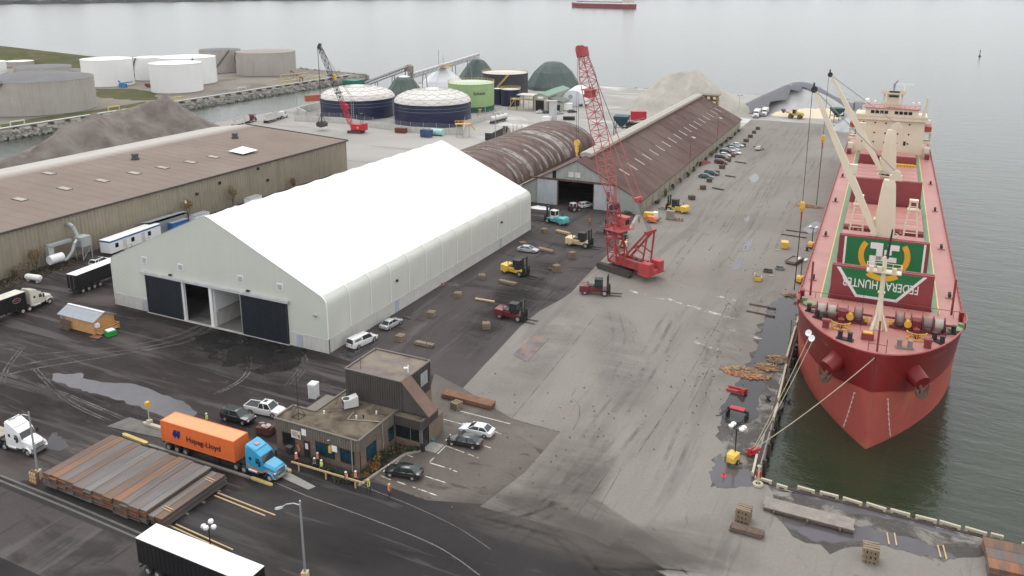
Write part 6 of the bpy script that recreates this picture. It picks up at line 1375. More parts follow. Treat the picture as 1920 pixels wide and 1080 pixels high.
text('lettering', 'Hapag-Lloyd', 1.02, inkd, co, (1.05,-HWd-.035,1.25), (R(90),0,0), .004, 1.0, 1.12, .012)
b = M()
for dx in (0,.6): b.add([(-3.75+dx+px_,-HWd-.03,1.42+pz_) for px_, pz_ in ((-.12,.62),(.38,.62),(.26,.22),(.42,.12),(.2,-.02),(.3,-.12),(.1,-.3),(.12,-.56),(-.1,-.5),(-.44,0),(-.22,.3))], [tuple(range(11))])
b.build('emblem', inkb, co)
truck('semi_truck', 'white sleeper-cab truck entering at the left edge by the street lamp', (-98.6,58.7,0), R(4), pw, roofh=4.0)
fl = T('flatbed_trailer', 'pale wooden flatbed trailer behind the white truck at the left edge', 'trailer', (-101.6,58.4,0), R(4))
b = M(); [b.bx(-13,.0,-1.25+.42*k,-.86+.42*k,1.3,1.42) for k in range(6)]; b.build('deck_board', pm('deck_board', (.4,.36,.3), .8, var=.2), fl)
b = M(); b.bx(-13,0,-.45,.45,.9,1.3); b.bx(-13,0,-1.28,-1.22,1.2,1.43); b.bx(-13,0,1.22,1.28,1.2,1.43); b.build('frame', dark_metal, fl); wheel(fl,-1.2,-.98,.52,.52,.55); wheel(fl,-1.2,.98,.52,.52,.55)
trailer('box_trailer', 'black-sided box trailer with clean white roof at the bottom edge', (-51.2,49.9,0), R(-.5), 14.6, blackb, whiter)
truck('semi_truck', 'cream sleeper-cab truck with a black trailer at the left edge near the black box trailer', (-142.85,91.1,0), R(92), creamp, roofh=3.9, wheelrim=pm('rim_cream', (.5,.45,.36), .6))
lt = trailer('box_trailer', 'black trailer with red swirl emblem coupled to the cream truck', (-142.8,88.9,0), R(92), 14.6, blackb, pm('dull_roof', (.6,.56,.48), .6))
b = M(); ring = [(-1.8+.75*math.cos(a),-1.30,2.9+.42*math.sin(a)) for a in [2*math.pi*i/20 for i in range(21)]]; b.path(ring,.035,4); b.build('emblem_ring', pm('emblem_grey2', (.45,.45,.45), .5), lt); b = M(); b.add([(-2.3,-1.31,2.75),(-1.3,-1.31,2.85),(-1.2,-1.31,3.05),(-2.2,-1.31,2.98)],[(0,1,2,3)]); b.build('emblem_mark', pm('emblem_red', (.5,.04,.05), .5), lt)
trailer('box_trailer', 'black box trailer with chrome tail beside the left corner of the white hall', (-143.2,113.2,0), R(94.5), 14.6, blackb, whiter, axles=4)
# tippers and tanker beyond the hall
whitep = pm('tipper_white', (.66,.64,.6), .5, var=.08, stain=(.4,.36,.32), samt=.5, ssc=.5)
def tipper(label, p, q, tractor, cabmt):
    a = heading(p, q); L = 11.5
    t = T('tipper_trailer', label, 'trailer', (q[0]-3*math.cos(a), q[1]-3*math.sin(a), 0), a, 'tipper trailers behind the metal warehouse')
    b = M(); o = [(-L,-1.3),(0,-1.3),(0,1.3),(-L,1.3)]
    for s_ in (-1,1): b.bx(-L,0,*sorted((s_*1.3,s_*1.2)),1.2,3.2); [b.bx(-L+.9*k,-L+.9*k+.12,*sorted((s_*1.3,s_*1.36)),1.2,3.2) for k in range(13)]
    b.bx(-L,-L+.1,-1.2,1.2,1.2,3.0); b.bx(-.1,0,-1.2,1.2,1.2,3.4); b.bx(-L,0,-1.2,1.2,1.2,1.3); b.build('tub', whitep, t)
    b = M(); b.loft([[(x,-1.15,2.0),(x,0,2.0+hh),(x,1.15,2.0)] for x, hh in ((-L+.2,.5),(-L*.7,1.0),(-L*.4,.8),(-.3,.6))]); b.build('load', gravel2, t)
    for k in range(5):
        for s_ in (-1,1): wheel(t, -L+1+1.3*k, s_*1.0, .5, .52, .5)
    if tractor: truck('dump_truck_tractor', tractor, (q[0]+.6*math.cos(a), q[1]+.6*math.sin(a), 0), a, cabmt, sleeper=False, group='tractors of the tipper trailers')
tipper('pale tipper trailer with grey load, behind the dark red truck cab', (-256.31, 259.56), (-259.85, 273.47), 'dark red truck cab pulling the shorter tipper behind the metal warehouse', pmar)
tipper('long pale tipper trailer full of gravel behind the white truck cab', (-249.90, 267.24), (-254.80, 287.60), 'white truck cab at the head of the long tipper trailer', pw)
tk_ = T('tanker_trailer', 'pale tanker trailer parked by the pale green tank', 'trailer', (*(-161.96, 320.97),0), R(84)); b = M(); rings = []
for x, r_ in ((-6.5,.3),(-6.2,1.0),(-5.8,1.15),(5.8,1.15),(6.2,1.0),(6.5,.3)): rings.append([(x, r_*math.cos(2*math.pi*i/16), 2.2+r_*math.sin(2*math.pi*i/16)) for i in range(16)])
b.loft(rings); b.build('tank', pm('tanker_silver', (.62,.6,.56), .35, .3, var=.06), tk_, smooth=True)
for k in range(5):
    for s_ in (-1,1): wheel(tk_, -5.2+1.4*k+(3 if k > 2 else 0), s_*1.0, .5, .52, .5)
b = M(); b.bx(-6,6,-.5,.5,.8,1.1); b.build('frame', dark_metal, tk_); b = M(); [b.cyl((x,0,3.3),.35,.2,10) for x in (-3,0,3)]; b.build('manhole', dark_metal, tk_)
trailer('box_trailer', 'dark open-ended box trailer parked near the barrel-roofed shed', (*(-144.46, 287.17),0), R(97), 13.5, blackb, pm('grey_roof', (.35,.33,.31), .7), rear=False)
truck('semi_truck', 'dark truck cab in front of the dark open-ended trailer', (*(-145.96, 294.47),0), R(97), pb, sleeper=False)
GW = 'white trucks by the tarpaulin heap'
for c, lab in (((-63.15, 384.05),'white dump truck facing the camera nearest the end of the maroon shed'),((-60.69, 390.54),'white dump truck facing the camera right in front of the cream salt heap')):
    t = truck('dump_truck', lab, (*c,0), R(-87), pw, sleeper=False, group=GW); b = M(); b.bx(-6.6,-.5,-1.25,1.25,1.3,3.2); b.build('dump_body', whitep, t); [wheel(t,x,s_,.52,.52,.55) for x in (-4.3,-5.6) for s_ in (-.95,.95)]

# big forklifts: mast towards +x
ylw = paint('lift_yellow', (.78,.5,.07), .2, .45, .3)
def forklift(label, loc, rz, mt, cabm, sc=1.0, glass=True, group=None):
    t = T('forklift', label, 'forklift', loc, rz, group); t.scale = (sc,)*3
    b = M(); b.loft([[(x,-w_,z0_),(x,w_,z0_),(x,w_,z1_),(x,w_*.8,z1_+.12),(x,-w_*.8,z1_+.12),(x,-w_,z1_)] for x, w_, z0_, z1_ in ((-3.3,.85,.7,1.5),(-3.15,1.15,.55,1.75),(-2.4,1.2,.55,1.85),(-1.5,1.15,.6,1.7))]); b.build('counterweight', mt, t, smooth=40)
    b = M(); b.bx(-1.5,1.9,-.75,.75,.55,1.15); b.bx(-1.5,.0,-1.0,1.0,1.1,1.55); b.bx(1.0,2.0,-1.15,1.15,1.1,1.25); b.build('body', mt, t)
    b = M(); b.bx(-1.9,-.5,-.7,.7,1.55,1.75); b.build('engine_cover', dark_metal if cabm is dark_metal else mt, t)
    b = M(); [b.bx(x-.05,x+.05,y-.05,y+.05,1.5,3.05) for x in (-.35,1.05) for y in (-.65,.65)]; b.bx(-.45,1.15,-.75,.75,3.05,3.17); b.bx(-.4,1.1,-.7,.7,1.15,1.95); b.build('cab', cabm, t)
    b = M(); b.bx(-.36,1.06,-.64,.64,1.95,3.04); b.build('cab_glass', car_glass, t)
    b = M(); [b.bx(1.95,2.25,y-.14,y+.14,.35,4.0) for y in (-.62,.62)]; [b.bx(2.0,2.2,-.6,.6,z,z+.16) for z in (.6,2.2,3.8)]; b.build('mast', dark_metal, t)
    b = M(); [b.tube((2.1,y,.6),(2.1,y,3.7),.09,6) for y in (-.28,.28)]; b.build('lift_cylinder', steel_grey, t)
    b = M(); b.bx(2.3,2.5,-1.2,1.2,.5,.75); b.bx(2.3,2.5,-1.2,1.2,1.3,1.5); [b.bx(2.3,2.5,y-.06,y+.06,.5,1.9) for y in (-1.15,-.5,.5,1.15)]; b.build('carriage', dark_metal, t)
    for y in (-.7,.7): b = M(); b.bx(2.5,2.6,y-.12,y+.12,.15,1.5); b.bx(2.5,4.8,y-.12,y+.12,.13,.2); b.build('fork', dark_metal, t)
    rimm = mt if mt is ylw else None
    for y in (-1,1): wheel(t, 1.6, y*1.02, .62, .62, .5); wheel(t, -2.2, y*.95, .55, .55, .42, rimm=rimm)
    b = M(); b.tube((-1.7,-.5,1.7),(-1.7,-.5,2.7),.07,6); b.build('exhaust', dark_metal, t)
    return t
teal = paint('lift_teal', (.1,.44,.42), .2, .45, .25); creaml = paint('lift_cream', (.68,.55,.3), .2, .5, .4); marl = paint('lift_maroon', (.16,.015,.025), .3, .45, .35)
def fk(label, rear, front, mt, cabm=None, sc=1.0): return forklift(label, (*mid(rear, front),0), heading(rear, front), mt, cabm or dark_metal, sc)
fk('teal forklift with white cab facing the white hall wall', (-74.36, 184.30), (-80.88, 185.96), teal, pw, 1.06)
fk('cream forklift with black mast facing the red crane', (-68.09, 170.28), (-62.01, 170.11), creaml, None, 1.06)
fk('bright yellow and black forklift near the silver sedan', (-73.40, 147.20), (-66.84, 146.02), ylw, None, 1.02)
fk('maroon forklift directly in front of the red crane tracks', (-53.91, 142.50), (-48.49, 143.86), marl, None, 1.0)
fk('maroon forklift on the dark asphalt closest to the office', (-63.00, 124.98), (-57.99, 124.96), marl, None, .98)
fk('yellow forklift with raised black mast beside the wooden box pallet near the shed corner', (-50.24, 208.73), (-56.18, 210.01), ylw, None, 1.04)
fk('dark red forklift half hidden behind the crane tower', (-58.48, 182.42), (-63.66, 181.86), marl, None, .95)
fk('yellow forklift seen from behind through the legs of the crane', (-55.51, 171.95), (-57.35, 178.24), creaml, None, .8)
t = T('yard_tractor', 'small white-roofed tractor standing beside the white minivan', 'tractor', (*(-77.60, 197.82),0), R(60), None)
b = M(); b.bx(-1.2,1.4,-.5,.5,.6,1.3); b.build('body', pmar, t); b = M(); b.bx(-1.1,.3,-.7,.7,2.2,2.35); [b.bx(x-.04,x+.04,y-.04,y+.04,1.2,2.2) for x in (-1,.2) for y in (-.62,.62)]; b.build('cab', pw, t)
for s_ in (-1,1): wheel(t, -.8, s_*.85, .75, .75, .4); wheel(t, 1.0, s_*.7, .45, .45, .25)
b = M(); b.tube((.9,0,1.3),(.9,0,2.9),.05,6); b.build('exhaust', pmar, t)
# wheel loader
t = T('wheel_loader', 'yellow wheel loader with raised bucket in front of the cream salt', 'wheel loader', (*(-47.04, 388.41),0), R(174))
ly = paint('loader_yellow', (.6,.43,.1), .2, .5, .4)
b = M(); b.loft([[(x,-w_,1.3),(x,w_,1.3),(x,w_,z_),(x,-w_,z_)] for x, w_, z_ in ((-3.9,1.0,2.3),(-3.6,1.2,2.7),(-.8,1.1,2.9),(-.5,.9,2.9))]); b.build('engine_hood', ly, t)
b = M(); b.bx(-.6,1.0,-.85,.85,1.5,4.1); b.build('cab_glass', car_glass, t); b = M(); b.bx(-.7,1.1,-.95,.95,4.0,4.2); [b.bx(x-.07,x+.07,y-.07,y+.07,1.5,4.1) for x in (-.6,1.0) for y in (-.85,.85)]; b.bx(-.65,1.05,-.9,.9,1.4,2.2); b.build('cab', ly, t)
b = M(); b.bx(1.0,2.6,-.7,.7,1.1,1.9); [b.beam((1.6,y,2.0),(4.6,y,2.9),.3,.5) for y in (-.6,.6)]; b.build('lift_arm', ly, t)
b = M(); b.ext([(4.4,2.4),(4.5,3.6),(5.9,3.9),(5.3,2.6),(4.7,2.2)], -1.7, 1.7, 'y'); b.build('bucket', pm('bucket_brown', (.12,.08,.05), .7), t)
for x in (-2.4,1.6):
    for s_ in (-1,1): wheel(t, x, s_*1.3, 1.0, 1.0, .75, rimm=pm('loader_rim', (.22,.1,.09), .6))

# ---------------------------------------------------------------- crawler cranes
def lattice(b, p, q, w0, w1, n, r, side, d0=None, d1=None, rd=None):
    P_, Q_ = Vector(p), Vector(q); d = (Q_-P_).normalized(); s_ = Vector(side).normalized(); u = d.cross(s_); d0 = d0 or w0; d1 = d1 or w1; rd = rd or r*.55
    def cr(t): c = P_.lerp(Q_, t); w_, h_ = (w0+(w1-w0)*t)/2, (d0+(d1-d0)*t)/2; return [c+s_*w_+u*h_, c-s_*w_+u*h_, c-s_*w_-u*h_, c+s_*w_-u*h_]
    for i in range(n):
        a_, c_ = cr(i/n), cr((i+1)/n)
        for k in range(4):
            b.tube(a_[k], c_[k], r, 5); j = (k+1) % 4
            b.tube(a_[k], c_[j] if i % 2 else c_[j], rd, 4) if (i+k) % 2 else b.tube(a_[j], c_[k], rd, 4)
            b.tube(c_[k], c_[j], rd, 4)
crr = pm('crane_red', (.34,.042,.045), .5, var=.12, sc=.8, stain=(.5,.14,.13), samt=.5, ssc=.5); crp = pm('crane_red_faded', (.47,.1,.095), .6, var=.1, sc=.8)
cw_ = pm('counterweight_red', (.46,.06,.065), .55, var=.08, sc=.8)
cc = T('crawler_crane', 'tall red lattice-boom crawler crane with its cab raised on a tower', 'crane', (-51.2,158.6,0), R(158))
def track(b, y, L, w_, h_):
    r = h_/2; pts = [(-L/2+r+r*math.cos(a), r+r*math.sin(a)) for a in [math.pi/2+math.pi*i/8 for i in range(9)]]+[(L/2-r+r*math.cos(a), r+r*math.sin(a)) for a in [-math.pi/2+math.pi*i/8 for i in range(9)]]
    b.ext(pts, y-w_/2, y+w_/2)
    for i in range(int(L/.32)): x = -L/2+.2+.32*i; b.bx(x,x+.2,y-w_/2-.03,y+w_/2+.03,h_,h_+.06)
trm = pm('track_steel', (.075,.068,.06), .7, .2, var=.25, sc=1.5)
for y in (-2.6,2.6): b = M(); track(b, y, 9.0, 1.1, 1.25); b.build('track', trm, cc)
b = M(); b.bx(-2.4,2.4,-2.1,2.1,.5,1.2); b.cyl((0,0,1.2),1.7,.35,20); b.build('carbody', dark_metal, cc)
b = M(); b.bx(-6.2,2.6,-1.6,1.6,1.6,1.95); b.bx(-5.8,1.0,-1.5,-.75,1.95,3.3); b.bx(-5.8,.2,.75,1.5,1.95,3.3); b.bx(-5.2,-1.5,-.75,.75,1.95,2.7); b.bx(.6,3.2,-2.4,-1.3,1.7,2.0); b.build('machine_house', crr, cc)
b = M(); [b.tube((x,-.7,2.9),(x,.7,2.9),.55,12) for x in (-4.4,-3.0)]; b.build('hoist_drum', dark_metal, cc)
b = M(); b.bx(.25,1.0,-1.54,-1.5,2.2,3.2); b.build('number_plate', white_trim, cc); b = M(); b.lathe((0,0,0),[(.05,0),(.22,.01)],10); o = b.build('plate_disc', dark_metal, cc); o.location = (.62,-1.55,2.7); o.rotation_euler = (R(90),0,0)
for y0, y1 in ((-2.9,-.9),(.9,2.9)):
    for k in range(5): b = M(); b.loft([[(-8.9,y0+(.5 if y0 < 0 else 0),1.5+.48*k),(-8.9,y1-(0 if y0 < 0 else .5),1.5+.48*k),(-6.6,y1,1.5+.48*k),(-6.6,y0,1.5+.48*k)],[(-8.9,y0+(.5 if y0 < 0 else 0),1.94+.48*k),(-8.9,y1-(0 if y0 < 0 else .5),1.94+.48*k),(-6.6,y1,1.94+.48*k),(-6.6,y0,1.94+.48*k)]]); b.build('counterweight', cw_, cc)
b = M(); b.bx(-8.8,-6.4,-2.8,2.8,1.3,1.5); b.prism([(-6.6,-.85),(-8.8,-.85),(-9.2,0),(-8.8,.85),(-6.6,.85)],1.5,2.3); b.build('counterweight_tray', cw_, cc)
# gantry
b = M(); TZ_ = 10.0
for s_ in (-1,1): b.beam((-1.2,s_*1.3,3.2),(-7.0,s_*1.0,TZ_),.38); b.tube((-6.3,s_*1.4,3.2),(-7.2,s_*1.05,TZ_),.2,8); b.beam((-3.8,s_*1.15,6.3),(-6.7,s_*1.2,5.2),.25)
b.beam((-7.0,-1.6,TZ_),(-7.0,1.6,TZ_),.6,.5); b.beam((-3.6,-1.2,6.1),(-3.6,1.2,6.1),.3); b.build('gantry', crr, cc)
# tower
b = M(); lattice(b, (1.6,0,1.9), (2.6,0,9.2), 2.6, 2.6, 4, .17, (0,1,0), 2.4, 2.2, .11); b.beam((-1.0,-1.2,2.2),(2.2,-1.2,8.6),.3); b.beam((-1.0,1.2,2.2),(2.2,1.2,8.6),.3); b.bx(1.2,3.8,-1.5,1.5,6.6,6.75); b.build('tower', crr, cc)
b = M(); b.bx(.2,2.6,-2.2,-.6,8.7,11.0); b.bx(.0,2.8,-2.3,-.5,11.0,11.2); b.build('operator_cab', crp, cc)
b = M(); b.bx(.5,1.2,-2.24,-2.18,9.3,10.7); b.bx(1.5,2.3,-2.24,-2.18,9.6,10.5); b.bx(2.58,2.64,-2.0,-.8,9.4,10.7); b.bx(.16,.22,-2.0,-.8,9.6,10.6); b.build('cab_window', dark_glass, cc)
b = M(); b.bx(-.6,3.6,-2.6,2.0,8.55,8.7); [b.path([(-.6,y,z),(3.6,y,z)],.05,4) for y in (-2.6,2.0) for z in (9.2,9.7)]; [b.tube((x,y,8.6),(x,y,9.7),.05,4) for x in (-.6,.8,2.2,3.6) for y in (-2.6,2.0)]; b.path([(-.6,-2.6,9.7),(-.6,2.0,9.7)],.05,4); b.build('cab_deck', crp, cc)
b = M(); lattice(b, (2.4,0,9.2), (3.0,0,14.0), 2.3, 1.8, 3, .15, (0,1,0), 2.0, 1.6, .1); b.build('upper_tower', crr, cc)
b = M(); b.tube((2.6,-1.1,13.2),(2.6,1.1,13.2),.6,14); b.build('boom_drum', dark_metal, cc)
BT = Vector((12.6,0,44.6)); BF = Vector((3.0,0,14.0)); sd = (0,1,0)
bpt = lambda t: BF.lerp(BT, t)
b = M(); lattice(b, bpt(.0), bpt(.17), 1.0, 2.5, 4, .12, sd, .8, 2.3, .06); lattice(b, bpt(.17), bpt(.84), 2.5, 2.5, 17, .1, sd, 2.3, 2.3, .055); lattice(b, bpt(.84), bpt(.985), 2.5, 1.5, 5, .1, sd, 2.3, 1.2, .055); b.build('boom', crp, cc)
b = M(); c_ = bpt(.76); b.bx(c_.x-1.3,c_.x+1.3,-1.5,1.5,c_.z-.4,c_.z-.2); b.box(c_+Vector((0,0,-1.2)),(1.6,1.8,1.4)); b.build('boom_junction', crp, cc)
b = M(); b.loft([[tuple(bpt(t)+Vector((0,y,0))+Vector((.95,0,-.3))*u_) for y, u_ in ((-1.1,-.7),(1.1,-.7),(1.1,.9),(-1.1,.9))] for t in (.97,1.0,1.03)]); [b.tube(bpt(1.02)+Vector((.5,y-.1,0)),bpt(1.02)+Vector((.5,y+.1,0)),.75,14) for y in (-.6,0,.6)]; b.build('boom_head', crr, cc)
BR = BT.lerp(Vector((-7,0,TZ_)), .82)
b = M(); b.beam(BR+Vector((0,-1.2,0)), BR+Vector((0,1.2,0)), .5,.5); [b.tube(BR+Vector((-.2,y-.1,-.3)),BR+Vector((-.2,y+.1,-.3)),.55,12) for y in (-.5,.1,.7)]; b.build('bridle', crp, cc)
b = M(); [b.tube(BR+Vector((0,s_*1.1,0)), BT.lerp(BR,.55)+Vector((0,s_*1.1,0)), .09, 5) for s_ in (-1,1)]; b.build('pendant', crp, cc)
b = M(); [b.tube(BT.lerp(BR,.55)+Vector((0,s_*1.1,0)), BT+Vector((0,s_*.9,0)), .06, 4) for s_ in (-1,1)]
for y in (-.6,-.2,.2,.6): b.tube(BR+Vector((0,y,0)), Vector((-7,y,TZ_)), .035, 4)
b.build('pendant_rope', dark_metal, cc)
b = M(); [b.tube(BT+Vector((1.1,y,-.6)), Vector((BT.x+1.1,y,25.8)), .035, 4) for y in (-.3,.3)]; b.build('hoist_rope', dark_metal, cc)
b = M(); x = BT.x+1.1; b.tube((x,-.22,25.2),(x,.22,25.2),.75,14); b.bx(x-.35,x+.35,-.2,.2,23.2,25); b.tube((x,0,23.3),(x,0,22.4),.22,8); b.build('hook_block', yellow_paint, cc)
# second, smaller crane with clamshell
c2 = T('crawler_crane', 'small red crawler crane with black lattice boom and hanging clamshell bucket', 'crane', (*(-201.98, 271.43),0), heading((-199.94, 276.66), (-214.58, 273.89)))
redc = pm('bright_crane_red', (.5,.02,.04), .45, var=.08)
for y in (-1.6,1.6): b = M(); track(b, y, 6.2, .8, 1.0); b.build('track', trm, c2)
b = M(); b.bx(-4.2,1.6,-1.5,1.5,1.3,3.6); b.bx(-4.5,-3.4,-1.55,1.55,1.2,4.0); b.build('machine_house', redc, c2)
b = M(); b.lathe((0,0,0),[(.05,0),(.5,.02)],12); o = b.build('house_disc', yellow_paint, c2); o.location = (-1.5,1.53,2.4); o.rotation_euler = (R(-90),0,0)
b = M(); [b.tube((-2.8,y,3.6),(-2.6,y,7.8),.12,6) for y in (-.9,.9)]; b.bx(-3.2,-2.2,-1.0,1.0,7.8,8.0); b.build('gantry', dark_metal, c2)
tipd = Vector(yp((-217.31, 34.90),270))-Vector(c2.location); a_ = -c2.rotation_euler.z; tx, ty = rot2((tipd.x,tipd.y), a_); TP = Vector((tx, ty*0+ty, tipd.z)); B0 = Vector((1.6,0,2.0))
bp2_ = lambda t: B0.lerp(TP, t)
b = M(); lattice(b, bp2_(0), bp2_(.1), .8, 1.6, 2, .11, sd, .7, 1.4, .08); lattice(b, bp2_(.1), bp2_(.33), 1.6, 1.6, 5, .11, sd, 1.4, 1.4, .08); b.box(bp2_(.24)+Vector((-1.0,0,.6)),(1.4,1.2,2.0)); b.build('boom_foot', redc, c2)
b = M(); lattice(b, bp2_(.33), bp2_(.9), 1.6, 1.6, 13, .1, sd, 1.4, 1.4, .06); lattice(b, bp2_(.9), bp2_(1), 1.6, .8, 2, .12, sd, 1.4, .8, .09); b.box(bp2_(.985),(1.0,1.0,2.2),0,(0,R(-25),0)); b.build('boom', pm('boom_black', (.04,.04,.04), .5), c2)
for t_, mt in ((.63,yellow_paint),(.42,dark_metal)): b = M(); b.bx(bp2_(t_).x-1.2,bp2_(t_).x+1.2,bp2_(t_).y-1.5,bp2_(t_).y+1.5,bp2_(t_).z,bp2_(t_).z+.25); b.build('boom_platform', dark_metal, c2); 
b = M(); b.box(bp2_(.63)+Vector((-1.4,0,-.6)),(1.2,1.2,2.2)); b.build('boom_box', yellow_paint, c2)
b = M(); [b.tube((-2.6,y,7.9), TP+Vector((0,y*.4,0)), .06, 4) for y in (-.9,.9)]; bx_, by_ = TP.x+.6, TP.y; [b.tube((bx_,by_+k,TP.z-.5),(bx_,by_+k,7.2),.06,4) for k in (-.2,.2)]; b.build('rope', dark_metal, c2)
b = M(); [b.tube((bx_,by_,7.2),(bx_+k,by_,3.6),.12,6) for k in (-1.6,1.6)]; b.tube((bx_,by_,7.2),(bx_,by_,3.6),.3,8)
for s_ in (-1,1): b.ext([(bx_,1.4),(bx_+s_*1.9,1.8),(bx_+s_*2.0,3.2),(bx_+s_*1.2,3.8),(bx_,3.6)], by_-1.3, by_+1.3)
b.build('clamshell', trm, c2)

# ---------------------------------------------------------------- steel stack, timbers, crates
prust = [pm('plate_%s' % n_, c, .55, .25, var=.35, sc=.6, stain=s_, samt=.85, ssc=.55, sth=.48, stretch=(1.5,.16,1)) for n_, c, s_ in (
    ('slate',(.125,.122,.128),(.17,.095,.055)),('brown',(.105,.08,.066),(.22,.1,.045)),('grey',(.15,.133,.118),(.19,.18,.18)),('orange',(.14,.092,.062),(.33,.12,.04)),('violet',(.09,.076,.076),(.2,.17,.16)))]
st = T('steel_plate_stack', 'wide stack of long rusty steel plates lying beside the orange container', 'steel stack', (-79.5,59,0))
rs = random.Random(21)
pmesh = {}
def plate_mesh(w_, l_, m_):
    k = (w_, l_, m_.name)
    if k not in pmesh:
        b = M(); b.bx(-w_/2,w_/2,-l_/2,l_/2,0,.19); pmesh[k] = b.mesh('steel_plate', m_)
    return pmesh[k]
x = -88.25; i = 0
while x < -71.4:
    w_ = rs.choice((1.25,1.55,1.85)); w_ = min(w_, -71.1-x)
    for k in range(8):
        o = link('steel_plate', plate_mesh(round(w_-.05,2), 9.5, prust[(i*3+k*2+rs.randint(0,1)) % 5] if k < 7 else prust[[1,3,0,1,0,2,0,1,3,4,0,2,3,1][i % 14]]), st)
        o.location = (x+w_/2+79.5+rs.uniform(-.05,.05)*(k < 7), 59.05-59+rs.uniform(-.16,.16), .2+.215*k+rs.uniform(0,.01))
    i += 1; x += w_
for k in range(6):
    for j, w_ in enumerate((.9,1.1)):
        o = link('steel_plate', plate_mesh(round(w_,2), 9.4, prust[(j*2+k) % 3]), st); o.location = (-70.55+j*1.05+79.5+rs.uniform(-.05,.05), .3+rs.uniform(-.15,.15), .2+.215*k)
b = M()
for yy in (-3.6,-1.2,1.2,3.6):
    b.bx(-8.7,10.9,yy-.12,yy+.12,.02,.19)
b.build('bearer', pm('old_timber', (.2,.15,.1), .85, var=.25), st)
tim = pm('weathered_timber', (.25,.19,.13), .85, var=.25, sc=2, stain=(.13,.09,.06), samt=.6, ssc=1.2)
timd = pm('dark_timber', (.13,.095,.07), .88, var=.3, sc=2); timy = pm('fresh_timber', (.5,.36,.2), .8, var=.15, sc=2); timr = pm('rusty_beam', (.2,.1,.06), .8, var=.25, sc=1)
for y in (-3.0,3.2): b = M(); [b.beam((9.0,y+d,1.52),(10.4,y+d-.1,1.52),.1,.1) for d in (0,.35)]; b.build('spacer', timy, st)
def planks(label, ends, w_, h_, mt, nm='timber_plank', cat='plank', z=.02, group=None):
    for k, (p, q) in enumerate(ends):
        c = mid(p, q); b = M(); a = heading(p, q); L = math.hypot(q[0]-p[0], q[1]-p[1]); b.box((0,0,h_/2),(L,w_,h_)); o = b.build(nm, mt); o.location = (c[0],c[1],z); o.rotation_euler = (0,0,a)
        tag(o, label if len(ends) == 1 else label[k], cat, group)
planks(['nearer long board of the upper pair right of the steel plate stack','farther long board of the upper pair right of the steel plate stack'], [((-68.71, 61.78),(-60.71, 61.42)),((-68.77, 62.34),(-59.75, 61.99))], .16, .1, timy)
planks(['nearer long board of the lower pair, beside the white-roofed trailer','farther long board of the lower pair, beside the globe lamp'], [((-68.66, 55.45),(-60.18, 54.93)),((-68.53, 55.93),(-59.71, 55.44))], .16, .1, timy)
# cribbing stacks of short timbers
CR = {}
def crib(label, loc, s=1.0, n=4, rz=.1, mt=tim, group='timber cribs set out on the yard'):
    t = T('timber_crib', label, 'timber crib', loc, rz, group)
    k = (s, mt.name)
    if k not in CR: b = M(); b.bx(-.6*s,.6*s,-.11*s,.11*s,0,.2*s); CR[k] = b.mesh('block', mt)
    for lay in range(n):
        for j in range(4):
            o = link('block', CR[k], t); d = -.45*s+.3*s*j+rnd.uniform(-.03,.03)
            o.location = (d if lay % 2 else rnd.uniform(-.04,.04), rnd.uniform(-.04,.04) if lay % 2 else d, .22*s*lay); o.rotation_euler = (0,0,(math.pi/2 if lay % 2 else 0)+rnd.uniform(-.05,.05))
    return t
for px, lab, c, s in ((0,'timber crib nearest the office tower, right of the covered pickup',(-73.43, 108.31),1.15),(1,'timber crib along the hall by the middle personnel door',(-74.19, 119.55),1.1),(2,'timber crib level with the crumpled red cloth by the hall wall',(-74.54, 129.96),1.1),
        (3,'timber crib just left of the yellow forklift',(-75.14, 140.93),1.1),(4,'timber crib left of the lowest maroon forklift',(-62.80, 119.20),1.15),(5,'timber crib behind the silver sedan near the hall wall',(-77.11, 164.55),1.1),(6,'tall timber crib between the cream forklift and the silver sedan',(-63.57, 161.31),1.1),
        (7,'tall timber crib with a pale board leaning beside it',(-63.22, 151.77),1.1),(8,'timber crib in front of the teal forklift',(-76.86, 176.45),1.15),(9,'timber crib lying beside the rusty beam bundle behind the office',(-53.51, 92.32),1.1),
        (10,'timber crib on the near quay left of the long deck of planks',(-12.10, 84.25),1.3),(11,'timber crib alone at the bottom right on the near quay',(1.01, 83.31),1.3)):
    crib(lab, c, s, 6 if px in (6,7,10,11) else 4, .15*px, tim)
for i, (px, py, lab) in enumerate(((1421,243,'farthest timber crib of the row on the apron by the shed end'),(1414,250,'second farthest timber crib on the apron by the shed end'),(1407,258,'third farthest timber crib on the apron by the shed end'),(1399,266,'fourth farthest timber crib on the apron by the shed end'),(1393,274.5,'timber crib at the tail of the farthest parked cars'),
        (1373,294,'rust-toned timber crib behind the white cars of the shed row'),(1365,303,'rust-toned timber crib behind the navy car of the shed row'),(1354,316,'timber crib just in front of the maroon hatchback'),(1344,327,'timber crib behind the teal cars of the shed row'),(1330,341,'timber crib right in front of the nearest teal sedan'),(1318,355,'timber crib nearest the camera in the shed row'),(1297,374,'timber crib right of the far yellow forklift'))):
    c = [(-56.63, 350.52),(-56.40, 340.67),(-55.96, 330.10),(-55.73, 320.02),(-55.05, 310.12),(-54.67, 288.86),(-54.32, 280.00),(-53.74, 268.06),(-53.40, 258.59),(-53.17, 247.26),(-52.68, 236.90),(-52.70, 223.70)][i]
    crib(lab, c, 1.35, 4, .2*i, timd if i not in (5,6) else timr, 'timber cribs along the shed row')
BD = 'timber bundles on the yard'
